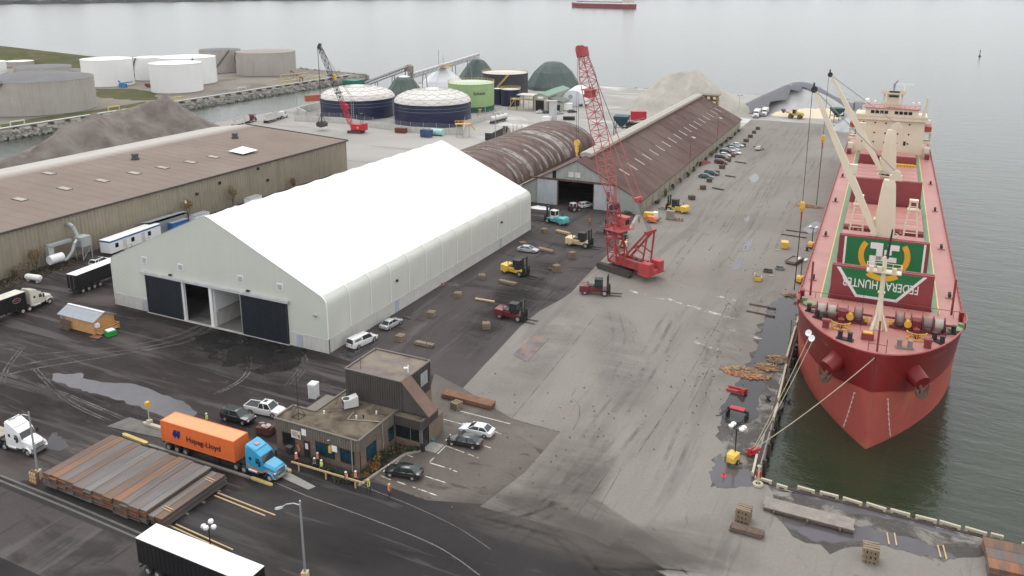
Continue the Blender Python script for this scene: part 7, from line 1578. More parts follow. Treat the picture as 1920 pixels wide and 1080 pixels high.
def bundle(label, p, q, n=3, lay=2, s=.22, mt=tim, group=BD, nm='timber_bundle'):
    c = mid(p, q); L = math.hypot(q[0]-p[0], q[1]-p[1]); t = T(nm, label, 'timber bundle', c, heading(p, q), group)
    for j in range(n):
        for k in range(lay):
            b = M(); b.box((rnd.uniform(-.15,.15), (j-(n-1)/2)*s*1.12, .12+s/2+k*s*1.04),(L,s,s)); b.build('timber', mt, t)
    b = M(); [b.box((d*L*.35,0,.06),(.15,n*s*1.2,.12)) for d in (-1,1)]; b.build('bearer', timd, t); return t
for lab, p, q, mt, n, lay in (('timber bundle beside the crib nearest the office tower',(-70.36, 108.13),(-66.95, 108.15),tim,3,2),('two long timbers left of the lowest maroon forklift',(-70.84, 130.21),(-66.81, 130.34),timy,2,1),('timber bundle below the yellow forklift on the dark asphalt',(-71.17, 140.77),(-67.24, 140.30),tim,3,2),
        ('long timber bundle right of the silver sedan',(-72.68, 163.62),(-68.68, 162.56),tim,4,2),('timber bundle behind the rear of the cream forklift',(-74.36, 178.16),(-70.57, 177.04),timy,3,2),('heavy bundle of rusty beams lying behind the office',(-56.91, 94.69),(-48.83, 94.59),timr,5,2),
        ('dark squared timber bundle on the near quay below the crib',(-13.06, 82.02),(-9.59, 82.09),timd,4,2),('dark timber bundle beside the maroon hatchback of the shed row',(-51.86, 280.22),(-48.12, 279.14),timd,2,1),('dark timber bundle level with the timber crib by the teal cars',(-50.48, 257.47),(-47.17, 256.60),timd,2,1),('dark timber bundle nearest the camera along the shed row',(-50.30, 239.52),(-46.91, 238.25),timd,3,1)):
    bundle(lab, p, q, n, lay, .24 if mt is not timr else .3, mt)
planks(['upper of two dark beams lying at the puddle edge by the ship bow','lower of two dark beams lying at the puddle edge by the ship bow','upper of two dark beams lying near the lighting tower by the ship','lower of two dark beams lying near the lighting tower by the ship','short dark beam beside the champagne car','pale loose board lying by the tall timber crib','pale board lying on the asphalt near the office tower'],
       [((-23.55, 150.43),(-18.68, 150.16)),((-23.36, 146.74),(-18.25, 146.14)),((-24.51, 203.85),(-19.48, 203.30)),((-25.02, 199.63),(-19.22, 199.08)),((-51.39, 311.31),(-49.60, 311.01)),((-65.30, 152.63),(-63.52, 151.62)),((-78.51, 116.91),(-76.76, 116.66))], .3, .25, timd)
# long deck of planks on dunnage at the near quay edge
ld = T('plank_deck', 'long low deck of grey planks on bearers along the near quay edge', 'plank deck', (*(-5.62, 87.93),0), heading((-10.32, 87.84), (-1.19, 87.78)))
for k in range(5): b = M(); b.box((rnd.uniform(-.08,.08),-.85+.43*k,.5),(9.6,.41,.14)); b.build('plank', pm('grey_plank', (.27,.235,.21), .8, var=.15, sc=.8, stain=(.17,.14,.12), samt=.5, ssc=.6), ld)
for x in (-3.6,0,3.4): b = M(); b.box((x,-.1,.3),(.2,2.6,.25)); b.build('bearer', timd, ld)
b = M(); b.bx(-4.8,4.8,-1.0,-.8,.1,.42); b.build('side_beam', timd, ld)
planks(['left loose pale stick at the puddle by the near quay kerb','second loose pale stick at the puddle by the near quay kerb','third loose stick farther right in the near quay puddle','fourth loose stick farther right in the near quay puddle'], [((2.43, 88.72),(2.72, 86.69)),((3.17, 88.98),(3.44, 86.85)),((7.38, 88.76),(7.66, 86.82)),((7.89, 89.01),(8.20, 86.71))], .14, .12, timy, 'stick', 'stick')
t = T('rusty_plate_stack', 'rust-orange and slate plate stack cut by the lower right corner', 'steel stack', (15.0,88.4,0), R(4))
for k in range(5):
    for j in range(3): o = link('steel_plate', plate_mesh(6.5, 1.7, prust[[3,0,1][j]] if k == 4 else prust[(k+j) % 5]), t); o.location = (rs.uniform(-.1,.1), -1.75+1.75*j, .15+.215*k)

# ---------------------------------------------------------------- kerb beams, bollards, mooring
km = pm('kerb_cream', (.5,.45,.34), .7, var=.1, sc=1, stain=(.3,.26,.2), samt=.5, ssc=.8)
KG = 'cream kerb beams along the quay edge'
def kerb(p, q, label):
    c = mid(p, q); L = math.hypot(q[0]-p[0], q[1]-p[1]); t = T('kerb_beam', label, 'kerb beam', c, heading(p, q), KG)
    b = M(); b.box((0,0,.4),(L,.28,.26)); b.build('beam', km, t)
    for d in (-1,1): b = M(); b.box((d*(L/2-.15),0,.14),(.3,.28,.28)); b.build('foot', km, t)
for i, (p, q) in enumerate((((-12.75, 93.40),(-13.02, 97.85)),((-12.89, 114.27),(-13.48, 126.21)),((-13.82, 129.23),(-14.24, 142.25)),((-12.61, 108.21),(-12.71, 112.62)),((-14.29, 144.03),(-14.34, 150.83)))): kerb(p, q, 'cream kerb beam on the long quay edge beside the ship')
for p, q in (((-12.37, 92.71),(-10.36, 92.59)),((-9.75, 92.28),(-8.52, 92.16)),((-7.47, 92.91),(-5.53, 92.78)),((-4.96, 92.95),(-2.90, 92.91)),((-2.43, 92.90),(-0.36, 92.67)),((0.08, 92.99),(2.17, 92.68)),((2.60, 92.89),(4.63, 92.80)),((5.18, 92.85),(7.32, 92.84)),((7.58, 92.96),(9.67, 92.74)),((10.09, 92.95),(12.18, 92.75)),((12.55, 92.93),(13.75, 92.92)),((15.40, 92.55),(17.58, 92.47))): kerb(p, q, 'cream kerb beam on the near quay edge in front of the ship bow')
b = M(); b.bx(-12.7,40,92.35,92.75,-.4,.1); [b.bx(-12+3*k,-11.7+3*k,92.75,93.1,-2.2,.05) for k in range(17)]; tag(b.build('fender_wall', pm('dark_fender', (.07,.05,.04), .9, var=.3)), kind='structure')
b = M(); b.beam((-12.5,93,-.15),(QX(300),300,-.15),.4,.5); [b.box((QX(94+4*k)+.3,94+4*k,-1.2),(.4,.4,2.2)) for k in range(50)]; tag(b.build('fender_wall', MATS['dark_fender']), kind='structure')
mrope = pm('mooring_rope', (.4,.35,.25), .8, var=.15)
def rope(label, p, q, r=.07, sag=.6, mt=mrope):
    p, q = Vector(p), Vector(q); b = M(); pts = []
    for i in range(17):
        t = i/16; c = p.lerp(q, t); c.z -= sag*4*t*(1-t); pts.append(tuple(c))
    b.path(pts, r, 6); tag(b.build('mooring_rope', mt), label, 'rope', 'mooring ropes of the red ship')
BOL = (*(-13.68, 98.62),.5)
rope('single mooring rope from the middle of the bow to the red quay hook', yp((-0.95, 10.68),110.8), BOL, .06, .5)
rope('left one of the paired mooring ropes from the left side of the bow', yp((-9.60, 9.73),118), (BOL[0],BOL[1]+.3,.5), .045, .5); rope('right one of the paired mooring ropes from the left side of the bow', yp((-9.04, 9.58),117), (BOL[0]+.2,BOL[1]-.1,.5), .045, .5)
for p_, lab in ((yp((-9.62, 9.97),118),'upper white rat guard on the paired mooring ropes'),(yp((-9.05, 9.66),117),'lower grey rat guard on the paired mooring ropes')):
    b = M(); b.lathe((0,0,0),[(.06,0),(.5,.12)],14); o = b.build('rat_guard', white_trim); o.location = (p_[0]-.25,p_[1]-.35,p_[2]-.2); o.rotation_euler = (R(60),0,R(-30)); tag(o, lab, 'rat guard')
t = T('mooring_hook', 'red quick-release mooring hook on the quay where the ropes end', 'mooring hook', (*(-13.76, 98.31),0), R(60)); redp = pm('hook_red', (.42,.03,.035), .5, var=.15)
b = M(); b.box((0,0,.25),(1.5,.9,.2)); b.tube((-.5,0,.3),(-.5,0,1.0),.22,10); b.build('base', redp, t); b = M(); [b.beam((-.3,y,.6),(1.3,y*1.6,.5),.2,.3) for y in (-.2,.2)]; b.build('hook', redp, t)
t = T('lifebuoy_post', 'cream post with round base and red lifebuoy box at the quay corner', 'lifebuoy post', (*(-11.83, 91.75),0))
b = M(); b.lathe((0,0,0),[(.3,.05),(.62,.05),(.62,.3),(.3,.3)],16); b.build('base_ring', km, t); b = M(); b.tube((0,0,0),(0,0,2.6),.11,8); b.lathe((0,0,2.5),[(.1,0),(.28,.1),(.02,.3)],10); b.build('post', km, t); b = M(); b.box((0,.2,1.4),(.6,.3,.8)); b.build('lifebuoy_box', redp, t)
for p_, lab in (((-11.44, 113.93),'dark quay bollard next to the wet edge opposite the anchor'),((-14.20, 113.63),'dark bollard with white cap at the puddle edge'),((-17.93, 189.32),'dark quay bollard under the ship side by the lighting tower')):
    b = M(); b.lathe((0,0,0),[(.45,0),(.4,.1),(.22,.2),(.22,.6),(.4,.7),(.3,.85),(.02,.9)],12); o = b.build('bollard', dark_metal, smooth=True); o.location = (p_[0],p_[1],0); tag(o, lab, 'bollard', None)
b = M(); b.lathe((0,0,0),[(.32,0),(.3,.06),(.14,.06),(.04,.75),(.02,.78)],10); o = b.build('traffic_cone', pm('cone_red', (.7,.05,.04), .5)); o.location = (*(-15.91, 91.87),0); tag(o, 'small red traffic cone on the near quay by the dark puddle', 'cone')
# lighting towers
def light_tower(label, c, rz):
    t = T('light_tower', label, 'light tower', c, rz, 'lighting towers along the quay')
    b = M(); b.loft([[(x,-.55*w_,.45),(x,.55*w_,.45),(x,.6*w_,z_),(x,-.6*w_,z_)] for x, w_, z_ in ((-1.0,.7,1.1),(-.8,1,1.45),(.5,1,1.45),(.9,.7,1.0))]); b.build('housing', ylw, t); b = M(); b.beam((.8,0,.5),(2.0,0,.4),.12); b.bx(-.9,.9,-.06,.06,.35,.45); b.bx(-.1,.1,-1.2,1.2,.3,.4); b.build('drawbar', dark_metal, t)
    for s_ in (-1,1): wheel(t, -.1, s_*.65, .34, .34, .2)
    b = M(); b.tube((.3,0,1.2),(.3,0,4.6),.09,8); b.bx(.2,.4,-.9,.9,4.5,4.6); b.build('mast', dark_metal, t)
    for x, y in ((-.15,-.7),(-.15,.7),(.7,-.7),(.7,.7)): b = M(); b.lathe((.3+x*.8,y,4.6),[(.05,0),(.3,.1),(.34,.3),(.2,.42),(.02,.45)],10); b.build('lamp', white_trim, t, smooth=True)
light_tower('yellow lighting tower nearest the quay corner', (-15.45, 95.33), R(75)); light_tower('yellow lighting tower level with the ship bow deck post', (-16.58, 166.91), R(80)); light_tower('yellow lighting tower beside the ship farther up, near the beams', (-17.30, 191.80), R(80))
# quay gear
t = T('fork_attachment', 'bright red two-armed lifting attachment lying in the puddle', 'attachment', (*(-18.61, 114.54),0), R(175)); b = M(); [b.box((.3,y,.3),(2.6,.3,.3)) for y in (-.55,.55)]; b.build('arm', redp, t); b = M(); b.beam((-1.0,-.9,.2),(-1.0,.9,.9),.3); b.beam((-1.0,.9,.9),(0,.55,.3),.25); b.box((-1.0,0,.25),(.25,2.2,.3)); b.build('back_frame', redp, t)
b = M(); b.beam((-1.1,-.6,.2),(-1.4,.4,.2),.12); b.beam((-1.1,.9,.2),(-1.4,.4,.2),.12); b.build('brace', dark_metal, t)
t = T('lifting_frame', 'black and red lifting frame with chains standing in the puddle', 'lifting frame', (*(-17.29, 107.07),0), R(-5)); b = M(); b.bx(-1.4,1.4,-.1,.1,.9,1.25); [b.bx(x-.1,x+.1,-.8,.8,.0,.9) for x in (-1.3,1.3)]; b.build('frame', dark_metal, t); b = M(); b.bx(-1.0,1.0,-.5,.5,1.25,1.4); b.build('top_plate', redp, t); b = M(); b.path([(-1.4,0,.9),(-2.2,-.8,.05),(-2.6,-1.2,.05)],.06,5); b.path([(1.4,0,.9),(1.0,-1.0,.05),(.6,-1.5,.05)],.06,5); b.build('chain', dark_metal, t)
def skip_box(label, c, rz, tip=False):
    t = T('tool_bin', label, 'bin', c, rz); b = M()
    if tip:
        b.bx(-.7,.7,-1.1,1.1,.1,.2); b.bx(-.7,-.6,-1.1,1.1,.2,1.3); b.bx(-.7,.7,-1.1,-1.0,.2,.9); b.bx(.6,.7,-1.1,1.1,.2,.6); b.build('shell', ylw, t); b = M(); b.bx(-.55,.55,-.95,.95,.2,.5); b.box((.1,-.4,.6),(.5,.5,.4)); b.build('contents', timd, t)
    else:
        b.bx(-.7,.7,-1.0,1.0,.15,1.5); b.bx(-.75,.75,-1.05,1.05,1.5,1.56); b.build('shell', ylw, t); b = M(); [b.bx(-.65,.65,y-.08,y+.08,0,.15) for y in (-.8,.8)]; b.build('skid', dark_metal, t)
skip_box('closed yellow bin near the ship, above the grey steel hatch plate', (-22.77, 189.15), R(10)); skip_box('open yellow bin with brown contents on the apron', (-24.48, 164.81), R(8), True)
t = T('steel_tray', 'thick grey-brown steel tray on bearers near the ship side', 'steel tray', (*(-19.39, 179.53),0), R(75)); b = M(); b.bx(-2.2,2.2,-1.2,1.2,.35,.6); [b.bx(*a,.6,.8) for a in ((-2.2,2.2,-1.2,-1.05),(-2.2,2.2,1.05,1.2),(-2.2,-2.05,-1.2,1.2),(2.05,2.2,-1.2,1.2))]; b.build('tray', pm('tray_steel', (.22,.18,.16), .7, var=.2), t); b = M(); [b.bx(x-.2,x+.2,-1.2,1.2,0,.35) for x in (-1.5,1.5)]; b.build('bearer', timd, t)
for c, lab, mt in (((-23.44, 170.70),'low open brown pallet of gear left of the steel tray',timd),((-21.49, 173.51),'small grey pallet between the open gear pallet and the steel tray',steel_grey)):
    t = T('gear_pallet', lab, 'pallet', c, R(6)); b = M(); b.bx(-.9,.9,-.7,.7,.12,.2); [b.bx(*a,.2,.5) for a in ((-.9,.9,-.7,-.6),(-.9,.9,.6,.7),(-.9,-.8,-.7,.7),(.8,.9,-.7,.7))]; b.build('tray', mt, t); b = M(); [b.box((x,y,.4),(.35,.3,.3),x) for x, y in ((-.4,.2),(.3,-.2),(.2,.3))]; b.build('gear', dark_metal, t)
for c, lab in (((-22.41, 168.29),'small pale gear frame lying next to the open yellow bin'),((-23.88, 186.43),'small pale shackle lying by the closed yellow bin')):
    b = M(); b.box((0,0,.1),(.9,.25,.15)); b.box((.2,.2,.1),(.2,.6,.15)); o = b.build('shackle', km); o.location = (*c,0); tag(o, lab, 'shackle')
# heaps of splintered dunnage
def splinters(nm, c, rx, ry, n, seed, mts, crescent=False):
    r = random.Random(seed); b = M()
    for i in range(n):
        a = r.uniform(0, 2*math.pi); q = math.sqrt(r.random()); x, y = q*rx*math.cos(a), q*ry*math.sin(a)
        hgt = .55*(1-q)+.05; L = r.uniform(.5,1.5); b.m = r.randint(0, 1) if y > -ry*.3 or r.random() < .3 else len(mts)-1
        b.box((x,y,hgt*r.random()+.06),(L,.1,.08),0,(r.uniform(-.25,.25),r.uniform(-.25,.25),r.gauss(0,.6)))
    o = b.build(nm, mts); o.location = (*c,.02); o['kind'] = 'stuff'
spl = [pm('splinter_tan', (.42,.3,.18), .85, var=.2), pm('splinter_brown', (.26,.17,.1), .85, var=.2), pm('splinter_orange', (.5,.22,.12), .85, var=.2)]
splinters('dunnage_heap', (-18.77, 121.18), 3.6, 1.7, 420, 1, spl); splinters('dunnage_heap', (-15.97, 124.58), 1.6, 1.2, 130, 2, spl); splinters('dunnage_heap', (-15.30, 128.08), 1.4, 1.5, 130, 3, spl[:2]); splinters('dunnage_heap', (-22.07, 229.61), 3.2, 1.3, 200, 4, spl); splinters('dunnage_heap', (-16.66, 158.35), 2.0, .6, 80, 5, spl[:2])
rr2 = random.Random(8); b = M()
for i in range(170):
    x_, y_ = rr2.choice(((-34,100),(-30,116),(-24,126),(-19,108),(-40,86),(-20,150),(-30,180),(-52,96))); rock(b, (x_+rr2.gauss(0,5), y_+rr2.gauss(0,7), .05), rr2.uniform(.07,.2), rr2)
tag(b.build('scattered_debris', timd), kind='stuff')

# ---------------------------------------------------------------- lamps, signs, rail, small structures
def street_lamp(label, c, h_, rz):
    t = T('street_lamp', label, 'street lamp', c, rz); b = M(); b.bx(-.32,.32,-.32,.32,0,1.15); b.build('base_block', pm('base_cream', (.55,.45,.28), .8, var=.1), t)
    b = M(); b.tube((0,0,1.1),(0,0,h_),.14,10,.09); b.build('pole', galv, t)
    b = M(); b.path([(0,0,h_-.5),(.7,0,h_-.35),(1.4,0,h_-.5),(1.9,0,h_-.85)],.06,6); b.build('arm', galv, t)
    b = M(); b.loft([[(1.75+x,y*w_,h_-.9-x*.3+z_) for y, z_ in ((-.2,0),(.2,0),(.12,.16),(-.12,.16))] for x, w_ in ((0,.6),(.3,1),(.7,.9),(.85,.4))]); b.build('lamp_head', galv, t)
    return t
l1 = street_lamp('single-arm street lamp on a cream block in the bottom centre', (-49.73, 55.07), 9.2, R(200)); b = M(); b.lathe((.0,0,0),[(.02,0),(.22,.02),(.22,.1)],12); o = b.build('hydrant_disc', redp, l1); o.location = (.38,.1,.8); o.rotation_euler = (0,R(90),0)
street_lamp('single-arm street lamp standing at the left corner of the steel plate stack', (-90.54, 55.16), 8.9, R(205))
t = T('pallet_box', 'red-stained wooden crate leaning at the foot of the left street lamp', 'crate', (*(-90.11, 54.38),0), R(0)); b = M(); b.box((0,0,.75),(1.3,.3,1.5),0,(R(-12),0,0)); b.build('frame', timr, t); b = M(); [b.box((-.4+.4*i,-.2,.4+.45*j),(.28,.12,.3),0,(R(-12),0,0)) for i in range(3) for j in range(3)]; b.build('slats', timy, t)
t = T('cable_reel', 'small rusty spoked wheel leaning on the front of the steel plate stack', 'wheel', (*(-75.34, 54.65),.0)); b = M(); b.path([(.5*math.cos(2*math.pi*i/16),0,.55+.5*math.sin(2*math.pi*i/16)) for i in range(17)],.07,5); [b.beam((.5*math.cos(a),0,.55+.5*math.sin(a)),(-.5*math.cos(a),0,.55-.5*math.sin(a)),.08) for a in (0,math.pi/2)]; b.build('rim_and_spokes', timr, t)
t = T('globe_lamp', 'black lamp post with four white globes beside the white-roofed trailer', 'lamp post', (*(-61.53, 54.18),0), R(20)); b = M(); b.tube((0,0,0),(0,0,3.2),.08,8,.05); b.path([(-.5,0,3.0),(.5,0,3.0)],.04,5); b.path([(0,-.5,3.0),(0,.5,3.0)],.04,5); b.build('post', dark_metal, t)
for x, y in ((-.55,0),(.55,0),(0,-.55),(0,.55)): b = M(); b.lathe((x,y,2.85 if x else 3.1),[(.08,0),(.24,.1),(.3,.27),(.24,.45),(.02,.55)],14); b.build('globe', white_trim, t, smooth=True)
t = T('signal_post', 'cream post with a yellow box on top left of the orange container', 'signal post', (*(-88.83, 70.12),0)); b = M(); b.tube((0,0,0),(0,0,2.9),.07,8); b.bx(-.3,.3,-.3,.3,0,.7); b.build('post', km, t); b = M(); b.bx(-.25,.25,-.25,.25,2.6,3.4); b.build('box', yellow_paint, t)
KB = 'kerb islands of the weighbridge lane'
def lane_kerb(label, p, q, mt, w_=.45, h_=.22):
    c = mid(p, q); L = math.hypot(q[0]-p[0], q[1]-p[1]); b = M(); b.loft([[(x,-w_/2*k,0),(x,w_/2*k,0),(x,w_/2*k,h_),(x,-w_/2*k,h_)] for x, k in ((-L/2,.5),(-L/2+.3,1),(L/2-.3,1),(L/2,.5))]); o = b.build('lane_kerb', mt); o.location = (*c,.01); o.rotation_euler = (0,0,heading(p,q)); tag(o, label, 'kerb', KB)
lane_kerb('cream kerb island below the signal post beside the container rear', (-89.67, 69.87), (-86.08, 69.91), km, .5, .35); lane_kerb('yellow kerb island at the upper corner of the steel plate stack', (-89.76, 66.60), (-84.88, 66.33), pm('kerb_yellow', (.55,.42,.16), .8, var=.2), .5, .3)
lane_kerb('long grey kerb between the steel plates and the orange container', (-84.65, 66.30), (-67.43, 66.37), pm('kerb_grey', (.24,.22,.2), .85, var=.2), .35, .18); lane_kerb('yellow-painted kerb end beside the blue truck', (-67.38, 66.40), (-63.98, 66.33), MATS['kerb_yellow'], .4, .22); lane_kerb('short yellow kerb nose in front of the blue truck', (-65.20, 69.61), (-63.85, 69.50), MATS['kerb_yellow'], .5, .3)
b = M()
for o_ in (0,.7): ribbon(b, [(x_, y_+o_) for x_, y_ in curve([(-96.40, 52.82), (-82.70, 52.72), (-70.29, 52.44)])], .28, .03)
struct('kerb_line', b, pm('kerb_line_grey', (.13,.12,.112), .8, var=.2))
rl = T('guard_rail', 'long pale wooden rail on short posts in front of the office', 'guard rail', (*mid((-64.13, 70.13), (-53.60, 70.29)),0), heading((-64.13, 70.13), (-53.60, 70.29))); b = M(); b.bx(-5.4,5.4,-.07,.07,.92,1.12); b.build('rail', timy, rl)
for x in (-4.3,-.2,4.1): b = M(); b.bx(x-.08,x+.08,-.06,.06,0,.95); b.build('post', timy, rl)
t = T('portable_toilet', 'white portable toilet left of the office', 'portable toilet', (*(-73.66, 86.02),0), R(10)); b = M(); b.bx(-.58,.58,-.58,.58,.1,2.15); [b.bx(*a,.15,2.1) for a in ((-.62,-.58,-.5,.5),(.58,.62,-.5,.5))]; b.build('cabin', white_trim, t); b = M(); b.loft([[(a*s_,c*s_,z) for a, c in ((-.64,-.64),(.64,-.64),(.64,.64),(-.64,.64))] for z, s_ in ((2.15,1),(2.3,.95),(2.42,.7))]); b.build('roof', white_trim, t, smooth=30); b = M(); b.bx(-.45,.45,-.62,-.58,.2,2.0); b.build('door', pm('toilet_door', (.66,.67,.68), .5), t); b = M(); b.bx(-.65,.65,-.65,.65,0,.1); b.build('skid', steel_grey, t)
# plywood hut
hu = T('plywood_hut', 'orange plywood hut with grey metal gable roof on the dark yard', 'hut', (*(-129.98, 90.57),0)); ply = pm('plywood', (.58,.32,.13), .75, var=.12, sc=.8, stain=(.42,.22,.1), samt=.5, ssc=.7); gm = pm('grey_sheet_roof', (.36,.38,.41), .45, .2, var=.06)
hu.location = (-126,89.4,0)
for k in range(7): b = M(); b.bx(-4.3+1.23*k+.01,-4.3+1.23*(k+1)-.01,-2.0,-1.95,0,2.4); b.build('panel', ply, hu); b = M(); b.bx(-4.3+1.23*k+.01,-4.3+1.23*(k+1)-.01,1.95,2.0,0,2.4); b.build('panel', ply, hu)
[M().ext([(-1.94,0),(1.94,0),(1.94,2.4),(0,3.3),(-1.94,2.4)], x, x+.05, 'x').build('end_wall', ply, hu) for x in (-4.3,4.25)]
for s_ in (-1,1): b = M(); b.add([(-4.6,s_*2.3,2.25),(4.6,s_*2.3,2.25),(4.6,0,3.36),(-4.6,0,3.36),(-4.6,s_*2.3,2.33),(4.6,s_*2.3,2.33),(4.6,0,3.44),(-4.6,0,3.44)],[(0,1,2,3),(4,7,6,5),(0,4,5,1),(1,5,6,2),(0,3,7,4)]); [b.beam((-4.6+.6*k,s_*2.3,2.35),(-4.6+.6*k,0,3.46),.06,.05) for k in range(16)]; b.build('roof_slope', gm, hu)
b = M(); b.beam((-4.6,0,3.46),(4.6,0,3.46),.35,.08); b.build('ridge_cap', white_trim, hu); b = M(); b.bx(-3.9,-3.0,-2.06,-2.0,.1,2.1); b.build('door', pm('hut_door_blue', (.2,.27,.36), .5), hu); b = M(); b.bx(4.3,4.9,-1.9,-1.3,1.3,2.0); b.build('hvac', white_trim, hu); b = M(); [b.bx(4.32,5.6,y-.03,y+.03,z,z+.15) for y in (-1.9,1.9) for z in (.5,1.0)]; [b.bx(5.5,5.6,-1.9,1.9,z,z+.15) for z in (.5,1.0)]; [b.bx(x-.05,x+.05,y-.05,y+.05,0,1.2) for x in (4.4,5.55) for y in (-1.9,1.9)]; b.bx(4.32,5.6,-1.9,1.9,.2,.28); b.build('porch_rail', ply, hu)
t = T('leaning_pallet', 'grey wooden pallet leaning on the long side of the plywood hut', 'pallet', (-128.6,86.9,0)); b = M(); [b.box((-1.2+.27*k,0,.8),(.16,.06,1.7),0,(R(-18),0,0)) for k in range(10)]; b.build('slats', timd, t); b = M(); [b.box((0,.06,.25+.55*k),(2.6,.08,.1),0,(R(-18),0,0)) for k in range(3)]; b.build('cross_rail', timd, t)
t = T('green_tote', 'bright green tote tank with white lid beside the plywood hut', 'tote', (*(-119.04, 88.38),0), R(-15)); gr = pm('tote_green', (.02,.36,.06), .5, var=.1)
for z in (.1,.55): b = M(); b.bx(-.75,.75,-.75,.75,z,z+.4); [b.bx(-.78+.26*k,-.7+.26*k,-.79,-.75,z,z+.4) for k in range(7)]; b.build('crate', gr, t)
b = M(); b.bx(-.6,.6,-.6,.6,.97,1.1); b.build('lid', white_trim, t)
b = M(); b.box((0,0,.15),(2.0,1.0,.1),.1); o = b.build('wood_board', timr); o.location = (*(-120.56, 86.66),0); tag(o, 'flat brown board lying in front of the plywood hut', 'board')
# site trailers by the brown warehouse
s1_ = T('site_trailer', 'white office trailer with a blue roof stripe beside the metal warehouse', 'site trailer', (*(-155.77, 118.22),0), R(95)); blu = pm('stripe_blue', (.03,.14,.4), .5)
b = M(); b.bx(0,15,0,3.0,.5,3.3); b.build('body', white_trim, s1_); b = M(); b.bx(-.05,15.05,-.05,3.05,3.3,3.4); b.build('roof', whiter, s1_); b = M(); b.bx(.02,15,-.03,0,2.95,3.3); b.bx(-.03,0,0,3,2.95,3.3); b.build('stripe', blu, s1_)
for x in (1.4,6.0,11): b = M(); b.bx(x,x+.9,-.04,0,1.5,2.5); b.build('window', dark_glass, s1_)
for x in (3.6,9): b = M(); b.bx(x,x+1,-.05,0,.6,2.7); b.build('door', pm('door_pale', (.6,.6,.58), .5), s1_); b = M(); b.bx(x-.2,x+1.2,-1.2,-.05,.45,.55); [b.tube((x+dx,-1.15,0),(x+dx,-1.15,1.5),.04,5) for dx in (-.2,1.2)]; b.path([(x-.2,-1.15,1.5),(x+1.2,-1.15,1.5)],.04,5); b.build('steps', steel_grey, s1_)
b = M(); b.bx(.3,14.7,.3,2.7,.05,.5); b.build('skirt', dark_metal, s1_)
s2_ = T('office_cabin', 'blue-grey cabin with white-framed windows against the metal warehouse', 'cabin', (-161.6,131.5,0), R(90)); bg_ = pm('cabin_blue_grey', (.22,.25,.28), .6, var=.06)
b = M(); b.bx(0,11,-3,.0,0,3.4); b.build('body', bg_, s2_); b = M(); b.add([(-.2,-3.2,3.9),(11.2,-3.2,3.9),(11.2,.3,3.3),(-.2,.3,3.3),(-.2,-3.2,4.0),(11.2,-3.2,4.0),(11.2,.3,3.4),(-.2,.3,3.4)],[(0,3,2,1),(4,5,6,7),(0,1,5,4),(1,2,6,5),(2,3,7,6),(3,0,4,7)]); b.bx(0,11,-3,0,3.3,3.4); b.build('roof', pm('cabin_roof', (.3,.32,.34), .6), s2_)
for y in (-2.6,-1.3): b = M(); b.bx(-.06,0,y,y+1.0,1.5,2.8); o = b.build('window_frame', white_trim, s2_); b = M(); b.bx(-.08,-.06,y+.15,y+.85,1.65,2.65); b.build('pane', dark_glass, o)
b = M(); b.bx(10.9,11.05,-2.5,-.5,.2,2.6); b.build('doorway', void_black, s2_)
# dust collector on the warehouse wall
dc = T('dust_collector', 'pale grey dust collector with ducts standing at the metal warehouse wall', 'dust collector', (-161.3,111.5,0)); dg = pm('duct_grey', (.42,.44,.43), .5, .2, var=.08)
b = M(); b.bx(.6,3.0,1.8,4.2,3.0,5.2); b.loft([[(.6,1.8,3),(3,1.8,3),(3,4.2,3),(.6,4.2,3)],[(1.4,2.6,1.8),(2.2,2.6,1.8),(2.2,3.4,1.8),(1.4,3.4,1.8)]]); b.build('filter_house', dg, dc)
b = M(); [b.tube((x,y,0),(x,y,3),.1,6) for x in (.7,2.9) for y in (1.9,4.1)]; b.beam((.7,1.9,.3),(2.9,1.9,2.8),.08); b.beam((2.9,1.9,.3),(2.9,4.1,2.8),.08); b.build('leg_frame', dg, dc)
b = M(); b.path([(-1.2,2.0,7.6),(-.4,2.0,7.8),(.3,2.2,7.3),(.9,2.6,5.2)],.42,10); b.path([(2.0,1.4,4.6),(2.6,.4,4.2),(2.7,-.4,2.6),(2.4,-1.6,1.3),(1.6,-3,.9)],.34,10); b.bx(-.2,.9,-4.2,1.2,4.3,4.9); b.bx(-.1,.9,-4.4,-3.2,2.4,4.4); b.build('duct', dg, dc, smooth=40)
b = M(); b.tube((1.8,-5.2,2.0),(1.8,-2.2,2.0),1.0,16); b.build('drum', white_trim, dc, smooth=True); b = M(); b.bx(1.0,2.6,-5,-2.4,.2,1.0); [b.tube((x,y,0),(x,y,1.2),.08,6) for x in (1,2.6) for y in (-5,-2.4)]; b.build('drum_frame', dark_metal, dc)
t = T('propane_tank', 'white horizontal tank lying on the weedy ground by the metal warehouse', 'tank', (*(-155.80, 100.06),0), R(8)); b = M(); rings = []
for x, r_ in ((-2.0,.1),(-1.8,.5),(-1.5,.6),(1.5,.6),(1.8,.5),(2.0,.1)): rings.append([(x, r_*math.cos(2*math.pi*i/14), .95+r_*math.sin(2*math.pi*i/14)) for i in range(14)])
b.loft(rings); b.build('shell', white_trim, t, smooth=True); b = M(); [b.bx(x-.12,x+.12,-.5,.5,0,.5) for x in (-1.2,1.2)]; b.build('saddle', concrete, t)
t = T('waste_bin', 'dark brown waste skip at the left edge by the metal warehouse', 'skip', (-161,91,0), R(90)); b = M(); b.loft([[(-3,-1.1,.1),(3,-1.1,.1),(3,1.1,.1),(-3,1.1,.1)],[(-3.2,-1.25,2.2),(3.2,-1.25,2.2),(3.2,1.25,2.2),(-3.2,1.25,2.2)]]); b.build('body', pm('skip_brown', (.05,.03,.028), .7), t); b = M(); b.bx(-3.25,3.25,-1.3,1.3,2.2,2.3); b.build('rim', MATS['skip_brown'], t)
